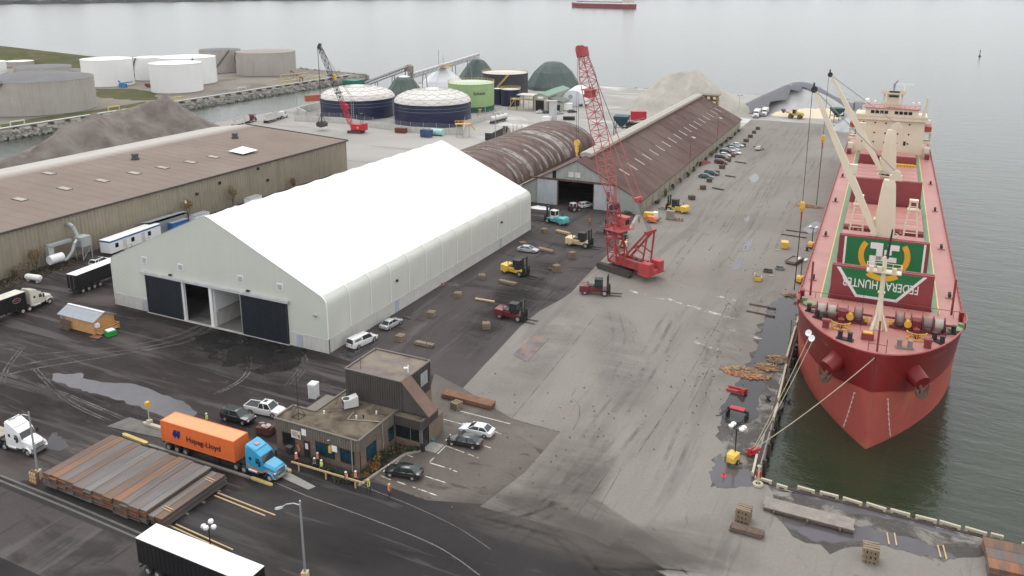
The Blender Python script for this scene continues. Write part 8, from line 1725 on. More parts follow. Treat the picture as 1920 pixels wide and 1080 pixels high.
for k, (y_, lab, mt) in enumerate(((139,'dark blue drum-like container behind the gable peak of the white hall',blu),(146,'pale grey box trailer roof just showing behind the hall ridge',white_trim),(165,'pale equipment cabinet with a white ball, behind the hall roof edge',white_trim))):
    t = T('yard_container', lab, 'container', (-158,y_,0), R(90+3*k)); b = M(); b.bx(-2.4,2.4,-1.1,1.1,.15,2.5); b.build('body', mt, t); b = M(); b.bx(-2.45,2.45,-1.15,1.15,2.5,2.6); b.build('lid', galv, t)
GY = 'old cars stored along the metal warehouse'
for k in range(4): put_car('wagon', ['dark car stored nearest the gable peak behind the white hall','white car stored second behind the white hall','silver car stored third behind the white hall','dark red car stored farthest behind the white hall'][k], (-158.5,152+6*k), (-154.5,153+6*k), (pb,pw,ps,pmar)[k], 'car', GY)
# far yard oddments
def sbox(nm, label, cat, c, d, rz, mt, group=None, leg=None):
    t = T(nm, label, cat, c, rz, group); b = M(); b.bx(-d[0]/2,d[0]/2,-d[1]/2,d[1]/2,.2,d[2]); b.build('body', mt, t); b = M(); [b.bx(x-.1,x+.1,-d[1]/2,d[1]/2,0,.2) for x in (-d[0]*.35,d[0]*.35)]; b.build('skid', dark_metal, t); b = M(); b.bx(-d[0]/2-.06,d[0]/2+.06,-d[1]/2-.06,d[1]/2+.06,d[2],d[2]+.1); b.build('rim', mt, t); return t
sbox('blue_container', 'small dark blue container by the wall in front of the navy tanks', 'container', (-171.12, 275.55), (4.5,2.4,2.9), R(3), pm('cont_blue', (.04,.07,.16), .5, var=.1))
t = T('mint_tank', 'pale mint horizontal tank next to the small dark blue container', 'tank', (*(-169.19, 280.48),0), R(3)); b = M(); b.tube((-2.6,0,1.4),(2.6,0,1.4),1.3,18); [b.tube((x,0,1.4),(x+.2,0,1.4),1.38,18) for x in (-2.2,-1,.2,1.4,2.3)]; b.build('shell', pm('mint', (.42,.66,.6), .5), t, smooth=40); b = M(); b.bx(-2.2,2.2,-.9,.9,0,.4); b.build('cradle', dark_metal, t)
sbox('waste_skip', 'dark red open skip in front of the low concrete wall', 'skip', (-185.61, 279.37), (4.6,2.2,1.9), R(5), pm('skip_red', (.16,.03,.03), .6)); sbox('dark_bin', 'dark low skip on the dusty yard behind the barrel-roofed shed', 'skip', (-136.67, 339.83), (5.2,2.0,1.5), R(20), dark_metal)
sbox('red_machine_house', 'bright red machine body beyond the ridge of the long shed', 'machine', (-109.39, 354.75), (7,3,3.6), R(20), redc); sbox('guard_cabin', 'white cabin with a dark window and tall grey silo near the barrel-roofed shed', 'cabin', (-142.47, 328.80), (3.6,2.6,2.6), R(5), white_trim)
t = T('silo_column', 'tall grey rectangular column beside the small white cabin', 'silo', (*(-140.74, 331.26),0)); b = M(); b.bx(-1.3,1.3,-1.3,1.3,0,9); b.build('shaft', pm('silo_grey', (.5,.5,.5), .6, var=.06), t); b = M(); b.bx(-3.4,1.6,-1.6,1.6,9,9.5); b.build('cap', pm('silo_cap', (.45,.42,.36), .7), t)
sbox('caravan', 'white caravan with small window by the green-roofed building', 'caravan', (-149.28, 366.19), (6.5,2.6,3.4), R(25), white_trim); 
def hopper(label, c, rz, mt, s=1.0):
    t = T('loading_hopper', label, 'hopper', c, rz); t.scale = (s,)*3; b = M(); b.loft([[(a*w_,e*w_,z) for a, e in ((-1,-1),(1,-1),(1,1),(-1,1))] for w_, z in ((3.0,7.6),(2.9,6.6),(.7,3.2))]); b.build('bin', mt, t); b = M(); [b.bx(a*2.6-.15,a*2.6+.15,e*2.6-.15,e*2.6+.15,0,6.6) for a in (-1,1) for e in (-1,1)]; b.bx(-2.6,2.6,-2.6,-2.5,3.2,3.4); b.bx(-2.6,2.6,2.5,2.6,3.2,3.4); b.bx(-2.6,-2.5,-2.6,2.6,3.2,3.4); b.bx(2.5,2.6,-2.6,2.6,3.2,3.4); b.build('leg_frame', dark_metal, t); b = M(); b.beam((0,0,2.6),(5,2,3.4),1.0,.4); b.build('belt', dark_metal, t); return t
hg = pm('hopper_teal', (.02,.07,.085), .6, var=.15); hopper('dark teal hopper on legs beyond the ridge of the long shed', (-103.95, 314.85), R(10), hg); hopper('dark green hopper beside the quay near the second ship crane', (-29.33, 386.94), R(30), pm('hopper_green', (.01,.08,.05), .6), .8)
hopper('green and white hopper behind the left navy tank by the channel', (-262,352,0), 0, pm('hopper_green2', (.01,.16,.11), .6), 1.4)
t = T('screening_plant', 'dark screening plant next to the dark teal hopper', 'machine', (*(-104.26, 330.35),0), R(25)); b = M(); b.bx(-3,3,-1,1,1.2,2.6); [b.bx(x-.2,x+.2,-1,1,0,1.2) for x in (-2.4,2.4)]; b.build('body', dark_metal, t); b = M(); b.beam((-2,0,2.6),(5,0,4.4),1.2,.3); b.build('belt', pm('belt_red', (.3,.05,.05), .6), t)
for c, h_, lab in (((-253.54, 296.97),11,'floodlight mast by the channel left of the navy tanks'),((-178.23, 338.94),11,'floodlight mast at the foot of the pale green tank'),((-141.49, 277.18),11,'floodlight mast beside the dark open-ended trailer'),((-71.59, 387.04),9,'floodlight mast just beyond the far end of the maroon shed')):
    t = T('floodlight_mast', lab, 'light mast', c, 0, 'floodlight masts of the far yard'); b = M(); b.tube((0,0,0),(0,0,h_),.16,6,.1); b.build('pole', galv, t); b = M(); b.bx(-1.2,1.2,-.1,.1,h_,h_+.15); [b.box((x,0,h_+.25),(.6,.5,.35)) for x in (-1,1)]; b.build('floodlights', steel_grey, t)
for y_, z_, lab in ((260,4.2,'nearer rust-red lamp on the eave of the long shed'),(304,4.2,'farther rust-red lamp on the eave of the long shed')):
    t = T('wall_lamp', lab, 'lamp', (-62.5-(y_-260)*.02,y_,z_-.5), 0, 'lamps on the eave of the long shed'); b = M(); b.tube((0,0,0),(0,0,7.2),.1,6); b.build('pole', pm('pole_rust', (.2,.06,.05), .6), t); b = M(); b.path([(0,0,7.2),(.5,0,7.5),(.9,0,7.3)],.08,5); b.box((1.0,0,7.2),(.7,.4,.25)); b.build('lamp_head', white_trim, t)
t = T('pump_gantry', 'yellow loading gantry at the corner of the low concrete wall', 'gantry', (*(-158.82, 282.84),0), R(30)); b = M(); [b.bx(x-.15,x+.15,y-.15,y+.15,0,5.2) for x in (-2.5,0,2.5) for y in (-1,1)]; b.build('post', galv, t); b = M(); b.bx(-3,3,-1.4,1.4,5.0,5.2); [b.path([(-3,y,6.2),(3,y,6.2)],.08,5) for y in (-1.4,1.4)]; [b.tube((x,y,5.2),(x,y,6.2),.07,5) for x in (-3,-1.5,0,1.5,3) for y in (-1.4,1.4)]; b.beam((3,0,5),(4.8,0,2.5),.5); b.build('platform', yellow_paint, t)
t = T('yellow_stair', 'small yellow stair in front of the pale green tank', 'stair', (*(-173.23, 323.77),0)); b = M(); b.beam((-1.2,0,0),(.2,0,4.5),.6,.2); b.beam((1.6,0,0),(.4,0,4.5),.3,.2); b.bx(-.4,1.0,-.6,.6,4.4,4.6); b.build('frame', yellow_paint, t)
b = M(); r_ = random.Random(4)
for i in range(46):
    x_, y_ = -139+r_.uniform(-5,5), 292+r_.uniform(-6,6); b.tube((x_,y_,0),(x_+r_.uniform(-.5,.5),y_+r_.uniform(-.5,.5),r_.uniform(2.5,5.5)),.1,4,.04)
t = tag(b.build('dry_reeds', pm('dry_stem', (.42,.36,.3), .9, var=.2)), kind='stuff')
t = T('quay_shelter', 'rusty open shelter on the quay edge beyond the second ship crane', 'shelter', (*(-20.69, 401.19),0)); b = M(); b.bx(-3,3,-2,2,7,7.3); [b.bx(x-.2,x+.2,y-.2,y+.2,0,7) for x in (-2.8,2.8) for y in (-1.8,1.8)]; b.build('frame', MATS['rusty_grey'], t); b = M(); b.bx(-3,-2.9,-2,2,0,7); b.build('side_sheet', MATS['rust_brown'], t)
# pipe run on the spit
pr_ = T('pipe_run', 'pale pipe run with expansion loops along the edge of the spit', 'pipeline', (-334,260,0)); pp = pm('pipe_pale', (.55,.55,.5), .5, var=.1); 
for k, (dx, z) in enumerate(((0,1.2),(1.2,1.2),(2.4,1.5))):
    b = M(); b.tube((-335+dx,110,z),(-335+dx,445,z),.3,8); b.build('pipe', pp if k != 2 else galv, pr_, world=True)
for y in (215,262,300,345,380,410):
    b = M(); b.path([(-335,y,1.2),(-335,y,3.2),(-335,y+6,3.2),(-335,y+6,1.2)],.3,8); b.build('loop', pp if y % 2 else rail_y, pr_, world=True)
b = M(); [b.bx(-336,-332,y,y+.4,0,1.0) for y in range(112,444,8)]; b.build('sleeper', timd, pr_, world=True)
t = T('pipe_gantry', 'yellow-cream pipe gantry near the far grey tank on the spit', 'gantry', (-340,398,0)); b = M(); [b.beam((-2+4*k,-10+20*k,0),(-2+4*k,-10+20*k,6),.5) for k in (0,1)]; b.beam((-2,-10,6),(2,10,6),.6); b.beam((-2,-10,0),(2,10,6),.4); [b.beam((x,-18,3),(x,22,3.2),.5) for x in (-5,4)]; b.build('frame', pm('gantry_cream', (.5,.43,.28), .7, var=.2), t)
t = T('jetty_rail', 'long rust-brown pipe rail on the far part of the spit', 'pipeline', (-345,425,0)); b = M(); b.beam((-372,432,3.5),(-334,398,3.5),.8,.8); [b.beam((-372+9.5*k,432-8.5*k,0),(-372+9.5*k,432-8.5*k,3.2),.4) for k in range(5)]; b.build('rail', timr, t, world=True)
t = T('boom_lift', 'small blue boom lift at the foot of the left white tank', 'boom lift', (*(-417.71, 338.31),0), R(20)); b = M(); b.bx(-2,2,-1.2,1.2,.6,2.2); [b.tube((x,y-.2,.6),(x,y+.2,.6),.6,10) for x in (-1.5,1.5) for y in (-1.2,1.2)]; b.build('base', pm('lift_blue', (.04,.2,.45), .5), t); b = M(); b.beam((-1.5,0,2.4),(6,0,3.4),.6); b.beam((-1.5,0,2.4),(-2.5,0,4.0),.6); b.build('boom', MATS['lift_blue'], t)
t = T('welder_trailer', 'dark red equipment trailer beside the frontmost white tank', 'trailer', (*(-406.07, 346.89),0)); b = M(); b.bx(-2.5,2.5,-1,1,.6,2.0); [b.tube((x,-1.1,.5),(x,1.1,.5),.5,10) for x in (-1,1)]; b.build('body', pm('welder_red', (.2,.04,.04), .6), t); b = M(); b.beam((2.5,0,.7),(4,0,.5),.15); b.build('drawbar', dark_metal, t)
# tools by the shed corner
t = T('air_compressor', 'orange compressor unit near the corner of the maroon shed', 'compressor', (*(-56.19, 196.31),0), R(-15)); b = M(); b.loft([[(x,-.8*w_,.5),(x,.8*w_,.5),(x,.7*w_,z),(x,-.7*w_,z)] for x, w_, z in ((-1.4,.8,1.2),(-1,1,1.6),(1,1,1.6),(1.5,.8,1.1))]); b.build('casing', pm('comp_orange', (.7,.18,.06), .5), t); b = M(); b.beam((1.4,0,.5),(3,0,.6),.12); b.beam((1.6,.3,.5),(2.6,.4,1.7),.2); b.build('drawbar', dark_metal, t); wheel(t,0,-.8,.35,.35,.2); wheel(t,0,.8,.35,.35,.2)
t = T('generator', 'yellow generator with white end beside the orange compressor', 'generator', (*(-57.68, 199.42),0), R(10)); b = M(); b.bx(-1.3,1.1,-.7,.7,.4,1.7); b.build('casing', ylw, t); b = M(); b.bx(1.1,2.2,-.7,.7,.4,1.9); b.build('end_hood', white_trim, t); wheel(t,-.2,-.7,.35,.35,.2); wheel(t,-.2,.7,.35,.35,.2)
t = T('pallet_of_boxes', 'tall grey wooden box pallet in front of the far yellow forklift', 'crate', (*(-52.63, 201.32),0), R(5)); [ (lambda b: b.build('board', pm('grey_board', (.3,.28,.23), .85, var=.15), t))(M().bx(-1.0+.34*k,-.7+.34*k,-.7,.7,.15,2.3)) for k in range(6)]; b = M(); b.bx(-1.05,1.05,-.75,.75,0,.15); b.build('pallet', timd, t)
t = T('gear_pallet', 'low pallet of tan gear right of the tall box pallet', 'pallet', (*(-50.28, 200.81),0), R(5)); b = M(); b.bx(-1.2,1.2,-.6,.6,0,.2); b.build('tray', tim, t); b = M(); [b.box((x,0,.5),(.4,.6,.6)) for x in (-.8,0,.8)]; b.build('gear', tim, t)
t = T('crumpled_tarp', 'crumpled white tarpaulin heap at the left shed door', 'tarpaulin', (*(-86.84, 196.34),0)); b = M(); r_ = random.Random(2); b.loft([[(3.0*q*math.cos(a)*(1+r_.uniform(-.2,.2)), 1.1*q*math.sin(a)*(1+r_.uniform(-.2,.2)), z*r_.uniform(.4,1.5)) for a in [2*math.pi*i/18 for i in range(18)]] for q, z in ((1,.03),(.75,.35),(.45,.5),(.1,.55))]); b.build('cloth', white_trim, t)
t = T('crumpled_cloth', 'crumpled grey and red cloth lying at the hall side wall', 'cloth', (*(-79.26, 135.48),0)); b = M(); b.loft([[(2.0*q*math.cos(a)*(1+r_.uniform(-.3,.3)), .9*q*math.sin(a)*(1+r_.uniform(-.3,.3)), z*r_.uniform(.4,1.5)) for a in [2*math.pi*i/14 for i in range(14)]] for q, z in ((1,.02),(.6,.15),(.1,.2))]); b.build('cloth', pm('cloth_grey', (.1,.09,.09), .8), t); b = M(); b.loft([[(-1.6+.8*q*math.cos(a)*(1+r_.uniform(-.3,.3)), -.9+.6*q*math.sin(a)*(1+r_.uniform(-.3,.3)), z*r_.uniform(.4,1.5)) for a in [2*math.pi*i/12 for i in range(12)]] for q, z in ((1,.03),(.5,.2),(.1,.25))]); b.build('red_cloth', pm('cloth_red', (.35,.06,.07), .8), t)
t = T('red_scrap_frame', 'rust-red scrap frame lying against the shed wall near the maroon hatchback', 'scrap', (*(-60.51, 273.13),0), R(75)); b = M(); [b.beam((-3+k*.2,-.8+.4*k,.1+.1*k),(3-k*.3,-.6+.35*k,.3+.12*k),.22) for k in range(5)]; b.build('bars', pm('scrap_red', (.3,.07,.06), .7), t)
for c, lab in (((-63.02, 267.22),'dark scrap bundle against the shed wall beside the red scrap frame'),((-62.32, 291.46),'brown scrap bundle against the shed wall behind the car row'),((-63.85, 321.11),'dark scrap bundle at the far part of the shed wall')):
    t = T('scrap_bundle', lab, 'scrap', c, R(80)); b = M(); [b.box((rnd.uniform(-2.5,2.5),rnd.uniform(-.6,.6),rnd.uniform(.1,.7)),(rnd.uniform(.5,2),.4,.5),rnd.uniform(-.4,.4)) for k in range(12)]; b.build('pieces', timd, t)
t = T('bin', 'grey wheeled bin next to the office door', 'bin', (*(-66.79, 72.86),0)); b = M(); b.loft([[(-.3,-.35,.05),(.3,-.35,.05),(.3,.35,.05),(-.3,.35,.05)],[(-.38,-.42,1.0),(.38,-.42,1.0),(.38,.42,1.0),(-.38,.42,1.0)]]); b.build('body', pm('bin_grey', (.06,.065,.065), .5), t); b = M(); b.bx(-.42,.42,-.46,.46,1.0,1.1); b.build('lid', pm('bin_lid', (.14,.15,.15), .5), t)
t = T('waste_skip', 'small dark skip heaped with pale cardboard at the left end of the office', 'skip', (*(-73.05, 75.32),0), R(5)); b = M(); b.bx(-1.1,1.1,-.7,.7,.1,1.0); b.build('body', pm('skip_dark', (.1,.04,.035), .7), t); b = M(); [b.box((rnd.uniform(-.7,.7),rnd.uniform(-.4,.4),1.05+rnd.uniform(0,.3)),(.6,.5,.12),rnd.uniform(0,3),(rnd.uniform(-.4,.4),rnd.uniform(-.4,.4),rnd.uniform(0,3))) for k in range(9)]; b.build('cardboard', pm('cardboard', (.5,.42,.38), .8), t)
t = T('traffic_light', 'small yellow traffic light and white sign hung at the office front wall', 'traffic light', (-60.1,72.9,2.6)); b = M(); b.bx(-.2,.2,-.5,-.2,-.55,.35); b.build('housing', yellow_paint, t); b = M(); b.bx(.3,1.1,-.45,-.4,-.2,.6); b.build('sign', white_trim, t); b = M(); b.tube((0,0,.4),(0,-.4,.4),.04,5); b.tube((.7,0,.4),(.7,-.4,.4),.04,5); b.lathe((-.2,-.3,1.0),[(.02,0),(.22,.1),(.1,.2)],10); b.build('bracket', galv, t)
t = T('planter', 'teal planter with a small plant at the office entrance', 'planter', (*(-51.74, 83.13),0)); b = M(); b.lathe((0,0,0),[(.2,0),(.32,.5),(.26,.5),(.2,.4)],10,True); b.build('pot', pm('pot_teal', (.08,.22,.22), .6), t)
t = T('litter_bin', 'black litter bin beside the office entrance step', 'bin', (*(-51.84, 80.66),0)); b = M(); b.cyl((0,0,0),.3,.9,12); b.build('body', dark_metal, t); b = M(); b.cyl((0,0,.9),.33,.08,12); b.build('rim', dark_metal, t)
lane = pm('kerb_pale', (.3,.27,.23), .85, var=.15)
b = M(); b.beam((*(-54.69, 70.72),.1),(*(-53.40, 78.94),.1),.3,.24); b.beam((*(-53.40, 78.94),.1),(*(-52.03, 80.57),.1),.3,.24); tag(b.build('bed_kerb', lane), kind='structure')

# ---------------------------------------------------------------- distant ship and buoy
fs_ = T('distant_ship', 'red cargo ship anchored far out near the opposite shore', 'cargo ship', (-806,2240,-2), heading((-912.03, 2269.48), (-688.94, 2182.86)))
L_ = 232; b = M(); rings = []
for x, w_, zt_ in ((-116,.35,11.5),(-112,.8,11.5),(-95,1,11),(90,1,11),(104,.7,12.5),(114,.2,13.5),(117,.02,14)): rings.append([(-x,-12*w_,-1),(-x,12*w_,-1),(-x,13*w_+.1,zt_),(-x,-13*w_-.1,zt_)])
b.loft(rings); b.build('hull', pm('far_hull_red', (.26,.025,.03), .6, var=.1), fs_); b = M(); b.bx(80,104,-11,11,15,32); b.bx(86,98,-12,12,32,36); b.build('superstructure', pm('far_cream', (.7,.62,.5), .6), fs_)
b = M(); [b.bx(x-1,x+1,-1,1,15,34) for x in (-70,-30,10,48)]; b.build('deck_crane', MATS['far_cream'], fs_); b = M(); b.bx(-90,72,-9,9,15,17); b.build('hatch_cover', pm('far_hatch', (.22,.05,.06), .6), fs_)
t = T('channel_buoy', 'tiny dark spar buoy standing alone in the open water at right', 'buoy', (*(48.35, 834.39),-2)); b = M(); b.lathe((0,0,-.5),[(.9,0),(1.1,1.2),(.3,1.6),(.25,5),(.02,5.2)],10); b.build('spar', dark_metal, t); b = M(); b.bx(-.4,.4,-.4,.4,4.7,5.6); b.build('topmark', dark_metal, t)

# ---------------------------------------------------------------- plants
def leaves(b, c, rx, ry, rz, n, s, r):
    for i in range(n):
        u = Vector((r.gauss(0,1), r.gauss(0,1), r.gauss(0,1))).normalized()*r.uniform(.45,1)**.6
        p = Vector(c)+Vector((u.x*rx, u.y*ry, u.z*rz)); q = Euler((r.uniform(0,6), r.uniform(0,6), r.uniform(0,6))).to_matrix()
        k = s*r.uniform(.6,1.3); b.m = r.choice((0,0,1))
        b.add([p+q @ Vector(v) for v in ((-k,0,0),(0,-k*.5,.0),(k,0,0),(0,k*.5,0))], [(0,1,2,3)])
lg = pm('leaf_green', (.05,.075,.022), .7, var=.3, sc=2); lo_ = pm('leaf_orange', (.26,.1,.025), .7, var=.3, sc=2); ly_ = pm('leaf_yellow', (.24,.17,.05), .7, var=.3, sc=2); ld_ = pm('leaf_dark', (.035,.045,.018), .75, var=.3, sc=2); lb_ = pm('leaf_bright', (.07,.13,.025), .7, var=.25, sc=2); lt_ = pm('leaf_tan', (.17,.12,.06), .8, var=.3, sc=2)
bark = pm('bark', (.09,.07,.055), .9, var=.25)
def bush(nm, label, cat, c, w_, h_, mts, n=260, s=.16, seed=1, group=None, trunk=0.0, d_=None):
    t = T(nm, label, cat, c, 0, group); r = random.Random(seed); b = M(); d_ = d_ or w_
    for k in range(6):
        cc_ = (r.uniform(-.55,.55)*w_, r.uniform(-.55,.55)*d_, trunk+h_*r.uniform(.25,.75)); leaves(b, cc_, w_*r.uniform(.3,.5), d_*r.uniform(.3,.5), h_*r.uniform(.18,.32), n//6, s, r)
    b.build('crown' if trunk else 'foliage', mts, t)
    b = M(); b.tube((0,0,0),(0,0,trunk+h_*.35),.07+.03*trunk,6,.04)
    for k in range(6): a = r.uniform(0,6.3); b.tube((0,0,trunk*.6+h_*.1),(w_*.5*math.cos(a),d_*.5*math.sin(a),trunk+h_*r.uniform(.4,.8)),.045,5,.02)
    b.build('trunk' if trunk else 'stem', bark, t); return t
GBu = 'shrubs in the bed around the office'
for i, (c, w_, h_, mts, lab) in enumerate((((-62.00, 71.69),1.3,1.1,[ld_,lg],'dark shrub beneath the long office window'),((-59.64, 71.29),1.3,1.0,[ld_,lg],'dark shrub between the two blue front windows of the office'),((-57.47, 71.08),1.2,.9,[lg,ld_],'low green shrub under the right front window of the office'),((-55.74, 71.30),1.1,.8,[lg,lt_],'low green shrub at the front right corner of the office'),
        ((-55.64, 75.82),.9,1.4,[ly_,ld_],'yellowing shrub on the right side of the office by the small window'),((-55.37, 77.30),1.3,1.2,[ld_,lg],'dark shrub in the inner corner by the office porch'),((-54.52, 78.81),1.5,1.0,[ld_,lt_],'wide dark shrub below the porch window'),((-55.09, 73.24),.9,.8,[ld_,lg],'dark shrub beside the side window of the office'),((-55.18, 72.69),.6,.5,[ly_,lo_],'small bright yellow shrub near the rail end'),((-53.02, 80.23),.9,.6,[ld_,lg],'low dark shrub nearest the office entrance step'),((-54.88, 74.62),1.0,1.0,[lo_,ly_],'orange-tinged shrub halfway along the right side of the office'))):
    bush('shrub', lab, 'shrub', c, w_, h_, mts, 240, .15, i+1, GBu)
GA = 'autumn trees along the metal warehouse'
for i, (loc, w_, h_, tr_, mts, lab) in enumerate((((-160.6,140.5),2.2,3.6,1.2,[lo_,ly_],'rust-orange small tree by the blue-grey cabin'),((-160.2,144.5),1.7,4.8,2.0,[ly_,lt_],'taller thin yellowing tree right of the rust-orange one'),((-160.4,160),2.0,5.0,2.0,[lt_,ly_],'thin tan tree farther along the metal warehouse wall'),((-160.6,104.2),1.9,4.0,1.5,[ly_,lt_],'yellow-leaved scrub tree at the left end of the metal warehouse wall'),((-161,185),1.6,2.6,.8,[lo_,lt_],'small orange bush tree near the far end of the metal warehouse'))):
    bush('tree', lab, 'tree', loc, w_, h_, mts, 420, .2, 40+i, GA, tr_)
GV = 'weeds growing along the shed wall'
for i in range(15):
    y = 215+9.0*i; x = -60.0-.0201*(y-202)+.2; far = ['nearest the shed corner','second along from the shed corner','third along from the shed corner','by the dark scrap bundle','just before the red scrap frame','beside the nearest parked teal cars','behind the red scrap frame','behind the maroon hatchback','behind the navy car','behind the black SUV','behind the white sedans','behind the last parked cars','past the last parked cars','near the far shed corner','at the far shed corner'][i]
    bush('weed_bush', ('bright green' if i % 4 == 1 else 'orange' if i % 5 == 3 else 'dark green')+' weed clump at the shed wall '+far, 'bush', (x,y), .9, rnd.uniform(.9,2.2), [lb_,lg] if i % 4 == 1 else [lo_,lt_] if i % 5 == 3 else [ld_,lg], 130, .22, 70+i, GV, 0, 1.8)
bush('weed_bush', 'green weed clump at the front corner of the maroon-roofed shed behind the crane', 'bush', (-63.5,201.2), 2.5, .8, [lb_,lg], 200, .16, 99, None, 0, .7)
b = M(); r_ = random.Random(6)
for i in range(900): leaves(b, (r_.uniform(-162,-156), r_.uniform(92,112), r_.uniform(.1,.5)), .3,.3,.2, 1, .2, r_)
tag(b.build('ground_weeds', [lt_, ld_]), kind='stuff')
t = T('brown_scrub', 'tangle of brown weeds over dumped bins at the left end of the warehouse', 'bush', (-160.8,101,0)); b = M(); leaves(b, (0,0,1.4), 1.4,3.4,1.5, 380, .17, random.Random(17)); b.build('foliage', [lt_, ld_], t); b = M(); b.bx(-.9,.9,-1.5,1.2,.2,1.8); b.build('buried_bin', timd, t)
b = M(); r_ = random.Random(9)
for i in range(700): a = r_.random(); leaves(b, (-57+r_.uniform(-.8,.3), 70.8+r_.uniform(-.6,1.6), .08),.3,.3,.06,1,.12,r_) if a < .5 else leaves(b, (-54.9+r_.uniform(-.7,.7), 74+r_.uniform(-1,6), .08),.3,.3,.06,1,.12,r_)
tag(b.build('bed_groundcover', [ld_, lt_]), kind='stuff')

# ---------------------------------------------------------------- people
skin = pm('skin', (.45,.28,.2), .6, var=.05); trous = pm('work_trousers', (.02,.022,.028), .8, var=.1); bootm = pm('boots', (.04,.03,.02), .7); jack = pm('dark_jacket', (.03,.034,.045), .8, var=.1)
vo = pm('vest_orange', (.85,.14,.02), .6, var=.05); vy = pm('vest_lime', (.6,.8,.05), .6, var=.05); refl = pm('reflective_tape', (.7,.7,.66), .3); hatw = pm('hat_white', (.82,.82,.8), .35); haty = pm('hat_yellow', (.8,.55,.03), .35); hato = pm('hat_orange', (.8,.2,.03), .35)
def body_mesh(pose):
    J = {}; E_ = []; Rr = {}
    def j(n_, p, r, par=None): J[n_] = Vector(p); Rr[n_] = r; (E_.append((par, n_)) if par else None)
    st = {'stand':(.0,.0),'walk':(.24,.1),'lean':(.05,.35)}[pose]; k, arm = st
    j('pelvis',(0,0,.95),(.155,.12)); j('belly',(.0,0,1.1),(.15,.115),'pelvis'); j('chest',(.01,0,1.32),(.175,.125),'belly'); j('neck',(.015,0,1.5),(.065,.065),'chest'); j('chin',(.03,0,1.57),(.07,.075),'neck'); j('head',(.03,0,1.66),(.095,.1),'chin'); j('crown',(.02,0,1.73),(.08,.085),'head')
    for s_, n_ in ((1,'L'),(-1,'R')):
        f = k*s_
        j('hip'+n_,(0,s_*.1,.9),(.1,.1),'pelvis'); j('knee'+n_,(f*.55+.02,s_*.11,.5),(.065,.065),'hip'+n_); j('ankle'+n_,(f,s_*.11,.1),(.05,.05),'knee'+n_); j('toe'+n_,(f+.17,s_*.13,.05),(.045,.04),'ankle'+n_)
        j('shoulder'+n_,(0,s_*.2,1.42),(.075,.075),'chest'); j('elbow'+n_,(-f*.5+.02+arm*.3,s_*.27,1.15),(.048,.048),'shoulder'+n_); j('wrist'+n_,(-f*.8+.08+arm*.9,s_*.26-s_*arm*.3,.93+arm*.35),(.034,.034),'elbow'+n_); j('palm'+n_,(-f*.9+.1+arm*1.05,s_*.26-s_*arm*.35,.85+arm*.38),(.04,.028),'wrist'+n_)
    names = list(J); me = bpy.data.meshes.new('skeleton'); me.from_pydata([J[n_] for n_ in names], [(names.index(a), names.index(c)) for a, c in E_], []); o = bpy.data.objects.new('skeleton', me); C.objects.link(o)
    md = o.modifiers.new('s','SKIN'); md2 = o.modifiers.new('d','SUBSURF'); md2.levels = 1; md2.render_levels = 1
    for i, n_ in enumerate(names): sv = me.skin_vertices[0].data[i]; sv.radius = Rr[n_]; sv.use_root = (n_ == 'pelvis')
    dg = bpy.context.evaluated_depsgraph_get(); out = bpy.data.meshes.new_from_object(o.evaluated_get(dg)); bpy.data.objects.remove(o)
    b = M()                                                  # fingers and thumb rooted in the palms, nose and ears on the head
    for s_, n_ in ((1,'L'),(-1,'R')):
        p = J['palm'+n_]; w = J['wrist'+n_]; d = (p-w).normalized(); side = Vector((1,0,0)) if abs(d.z) > .5 else Vector((0,s_,0))
        for i, L in enumerate((.07,.08,.075,.06)): a = p+side*(-.03+.02*i); c_ = a+d*L*.6; b.tube(a, c_, .009, 5); b.tube(c_, c_+d*L*.4-Vector((0,s_*.015,0)), .008, 5)
        b.tube(w.lerp(p,.5)+side*.02, p+side*.06+d*.01, .011, 5)
        b.box((.03,s_*.105,1.66),(.03,.02,.06))
    b.box((.135,0,1.65),(.04,.03,.05)); off = len(out.vertices)
    bm = bmesh.new(); bm.from_mesh(out); add = b.mesh('add', skin); bm.from_mesh(add); bm.to_mesh(out); bm.free()
    out.materials.clear()
    for m_ in (trous, jack, skin, bootm): out.materials.append(m_)
    for f_ in out.polygons:
        c = f_.center; hand = abs(c.y) > .2 and c.z < .92+.0 or any((c-J['palm'+n_]).length < .11 for n_ in 'LR')
        f_.material_index = 2 if (c.z > 1.5 or hand) else 3 if c.z < .13 else 0 if c.z < .97 else 1; f_.use_smooth = True
    return out, J
PB = {p_: body_mesh(p_) for p_ in ('stand','walk','lean')}
b = M(); b.loft([[(.01+rx*math.cos(a), ry*math.sin(a), z) for a in [2*math.pi*i/14 for i in range(14)]] for z, rx, ry in ((.9,.165,.2),(1.1,.165,.19),(1.32,.16,.215),(1.44,.13,.2),(1.5,.08,.11))], caps=False); vest_me = b.mesh('vest', vo, smooth=True)
b = M(); b.loft([[(.01+rx*math.cos(a), ry*math.sin(a), z) for a in [2*math.pi*i/14 for i in range(14)]] for z, rx, ry in ((1.04,.172,.2),(1.1,.172,.2))], caps=False); [b.beam((.15,s_*.1,1.12),(.1,s_*.11,1.46),.05,.03) for s_ in (-1,1)]; [b.beam((-.15,s_*.1,1.12),(-.09,s_*.11,1.46),.05,.03) for s_ in (-1,1)]; tape_me = b.mesh('tape', refl)
b = M(); b.lathe((.03,0,1.68),[(.16,0),(.125,.015),(.12,.08),(.08,.13),(.02,.145)],14); b.box((.15,0,1.69),(.1,.16,.015)); hat_me = b.mesh('hard_hat', hatw, smooth=True)
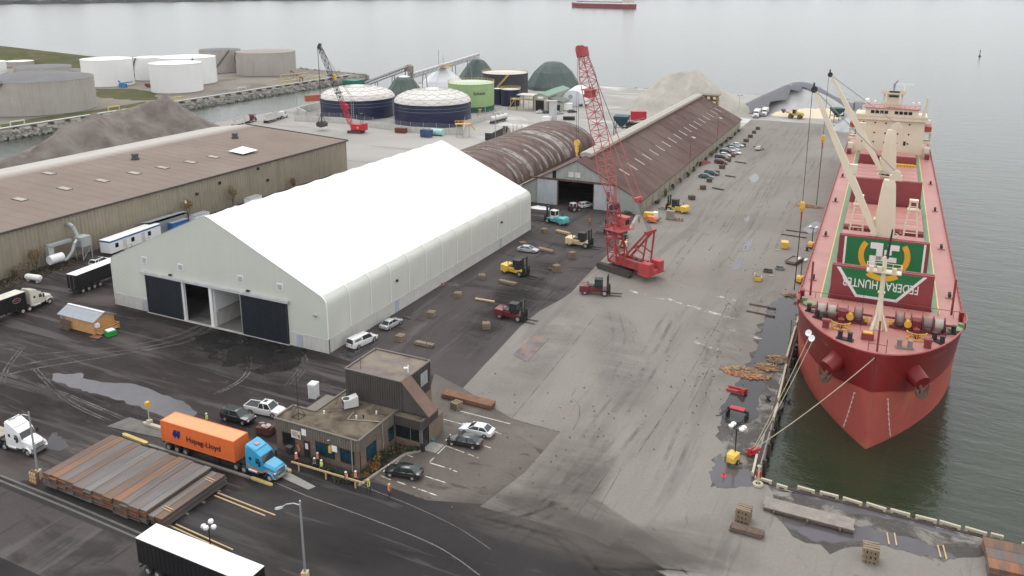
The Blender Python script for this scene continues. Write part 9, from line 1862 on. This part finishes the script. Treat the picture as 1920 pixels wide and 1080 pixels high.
b = M(); b.loft([[(.01+.1*math.cos(a)*w_, .1*math.sin(a)*w_, z) for a in [2*math.pi*i/10 for i in range(10)]] for z, w_ in ((1.6,.75),(1.68,1.03),(1.74,.9))], caps=False); b.v = [(min(x,.06),y,z) for x, y, z in b.v]; hair_me = b.mesh('hair', pm('hair_dark', (.03,.02,.015), .8))
def person(label, c, face, pose, vest, hat, z=0):
    t = link('person', PB[pose][0]); t.location = (c[0],c[1],z); t.rotation_euler = (0,0,R(face)); tag(t, label, 'person', 'workers in hi-vis vests')
    for nm, me, sw in (('vest',vest_me,{'vest_orange':vest}),('reflective_tape',tape_me,None),('hard_hat',hat_me,{'hat_white':hat}),('hair',hair_me,None)):
        o = link(nm, me, t); (recol(o, sw) if sw else None)
for a in (('worker in orange vest and white hat standing left of the rail near the blue truck',(-64.28, 71.10),-60,'stand',vo,hatw),('worker in orange vest and orange hat by the office door',(-65.15, 72.55),200,'stand',vo,hato),('worker in orange vest and white hat in front of the long office window',(-61.89, 72.27),-90,'stand',vo,hatw),('worker in dark jacket with lime tape just behind the rail, left of the lime vest',(-61.49, 71.16),-70,'stand',jack,hatw),('worker in lime vest and white hat leaning on the middle of the rail',(-60.43, 71.16),-60,'lean',vy,hatw),
          ('worker in orange and lime vest with pale boots under the right half of the rail',(-56.15, 70.37),170,'walk',vo,hatw),('worker in orange vest and white hat at the right end of the rail',(-55.24, 71.05),-80,'stand',vo,hatw),('worker in lime vest and yellow hat right of the rail end',(-52.79, 70.21),200,'walk',vy,haty),('worker in orange vest and yellow hat standing farthest right on the road',(-50.11, 70.58),-120,'stand',vo,haty),
          ('worker in lime vest and white hat standing behind the orange container',(-81.67, 73.44),150,'stand',vy,hatw),('worker in orange vest walking between the teal and cream forklifts',(-69.27, 187.29),20,'walk',vo,hato),('worker in yellow-orange vest at the generator by the shed corner',(-58.98, 194.96),-40,'lean',vo,haty)): person(*a)

# ---------------------------------------------------------------- thin autumn haze over the harbour
hz, nt, bs = nodes_of('haze_air'); nt.nodes.remove(bs); pv = nt.nodes.new('ShaderNodeVolumePrincipled')
pv.inputs['Color'].default_value = (.93,.95,.97,1); pv.inputs['Density'].default_value = .00004; pv.inputs['Anisotropy'].default_value = 0
nt.links.new(pv.outputs[0], nt.nodes['Material Output'].inputs['Volume'])
b = M(); b.bx(-6200,6200,-1200,6200,-9,75); o = b.build('haze', hz); o['kind'] = 'stuff'
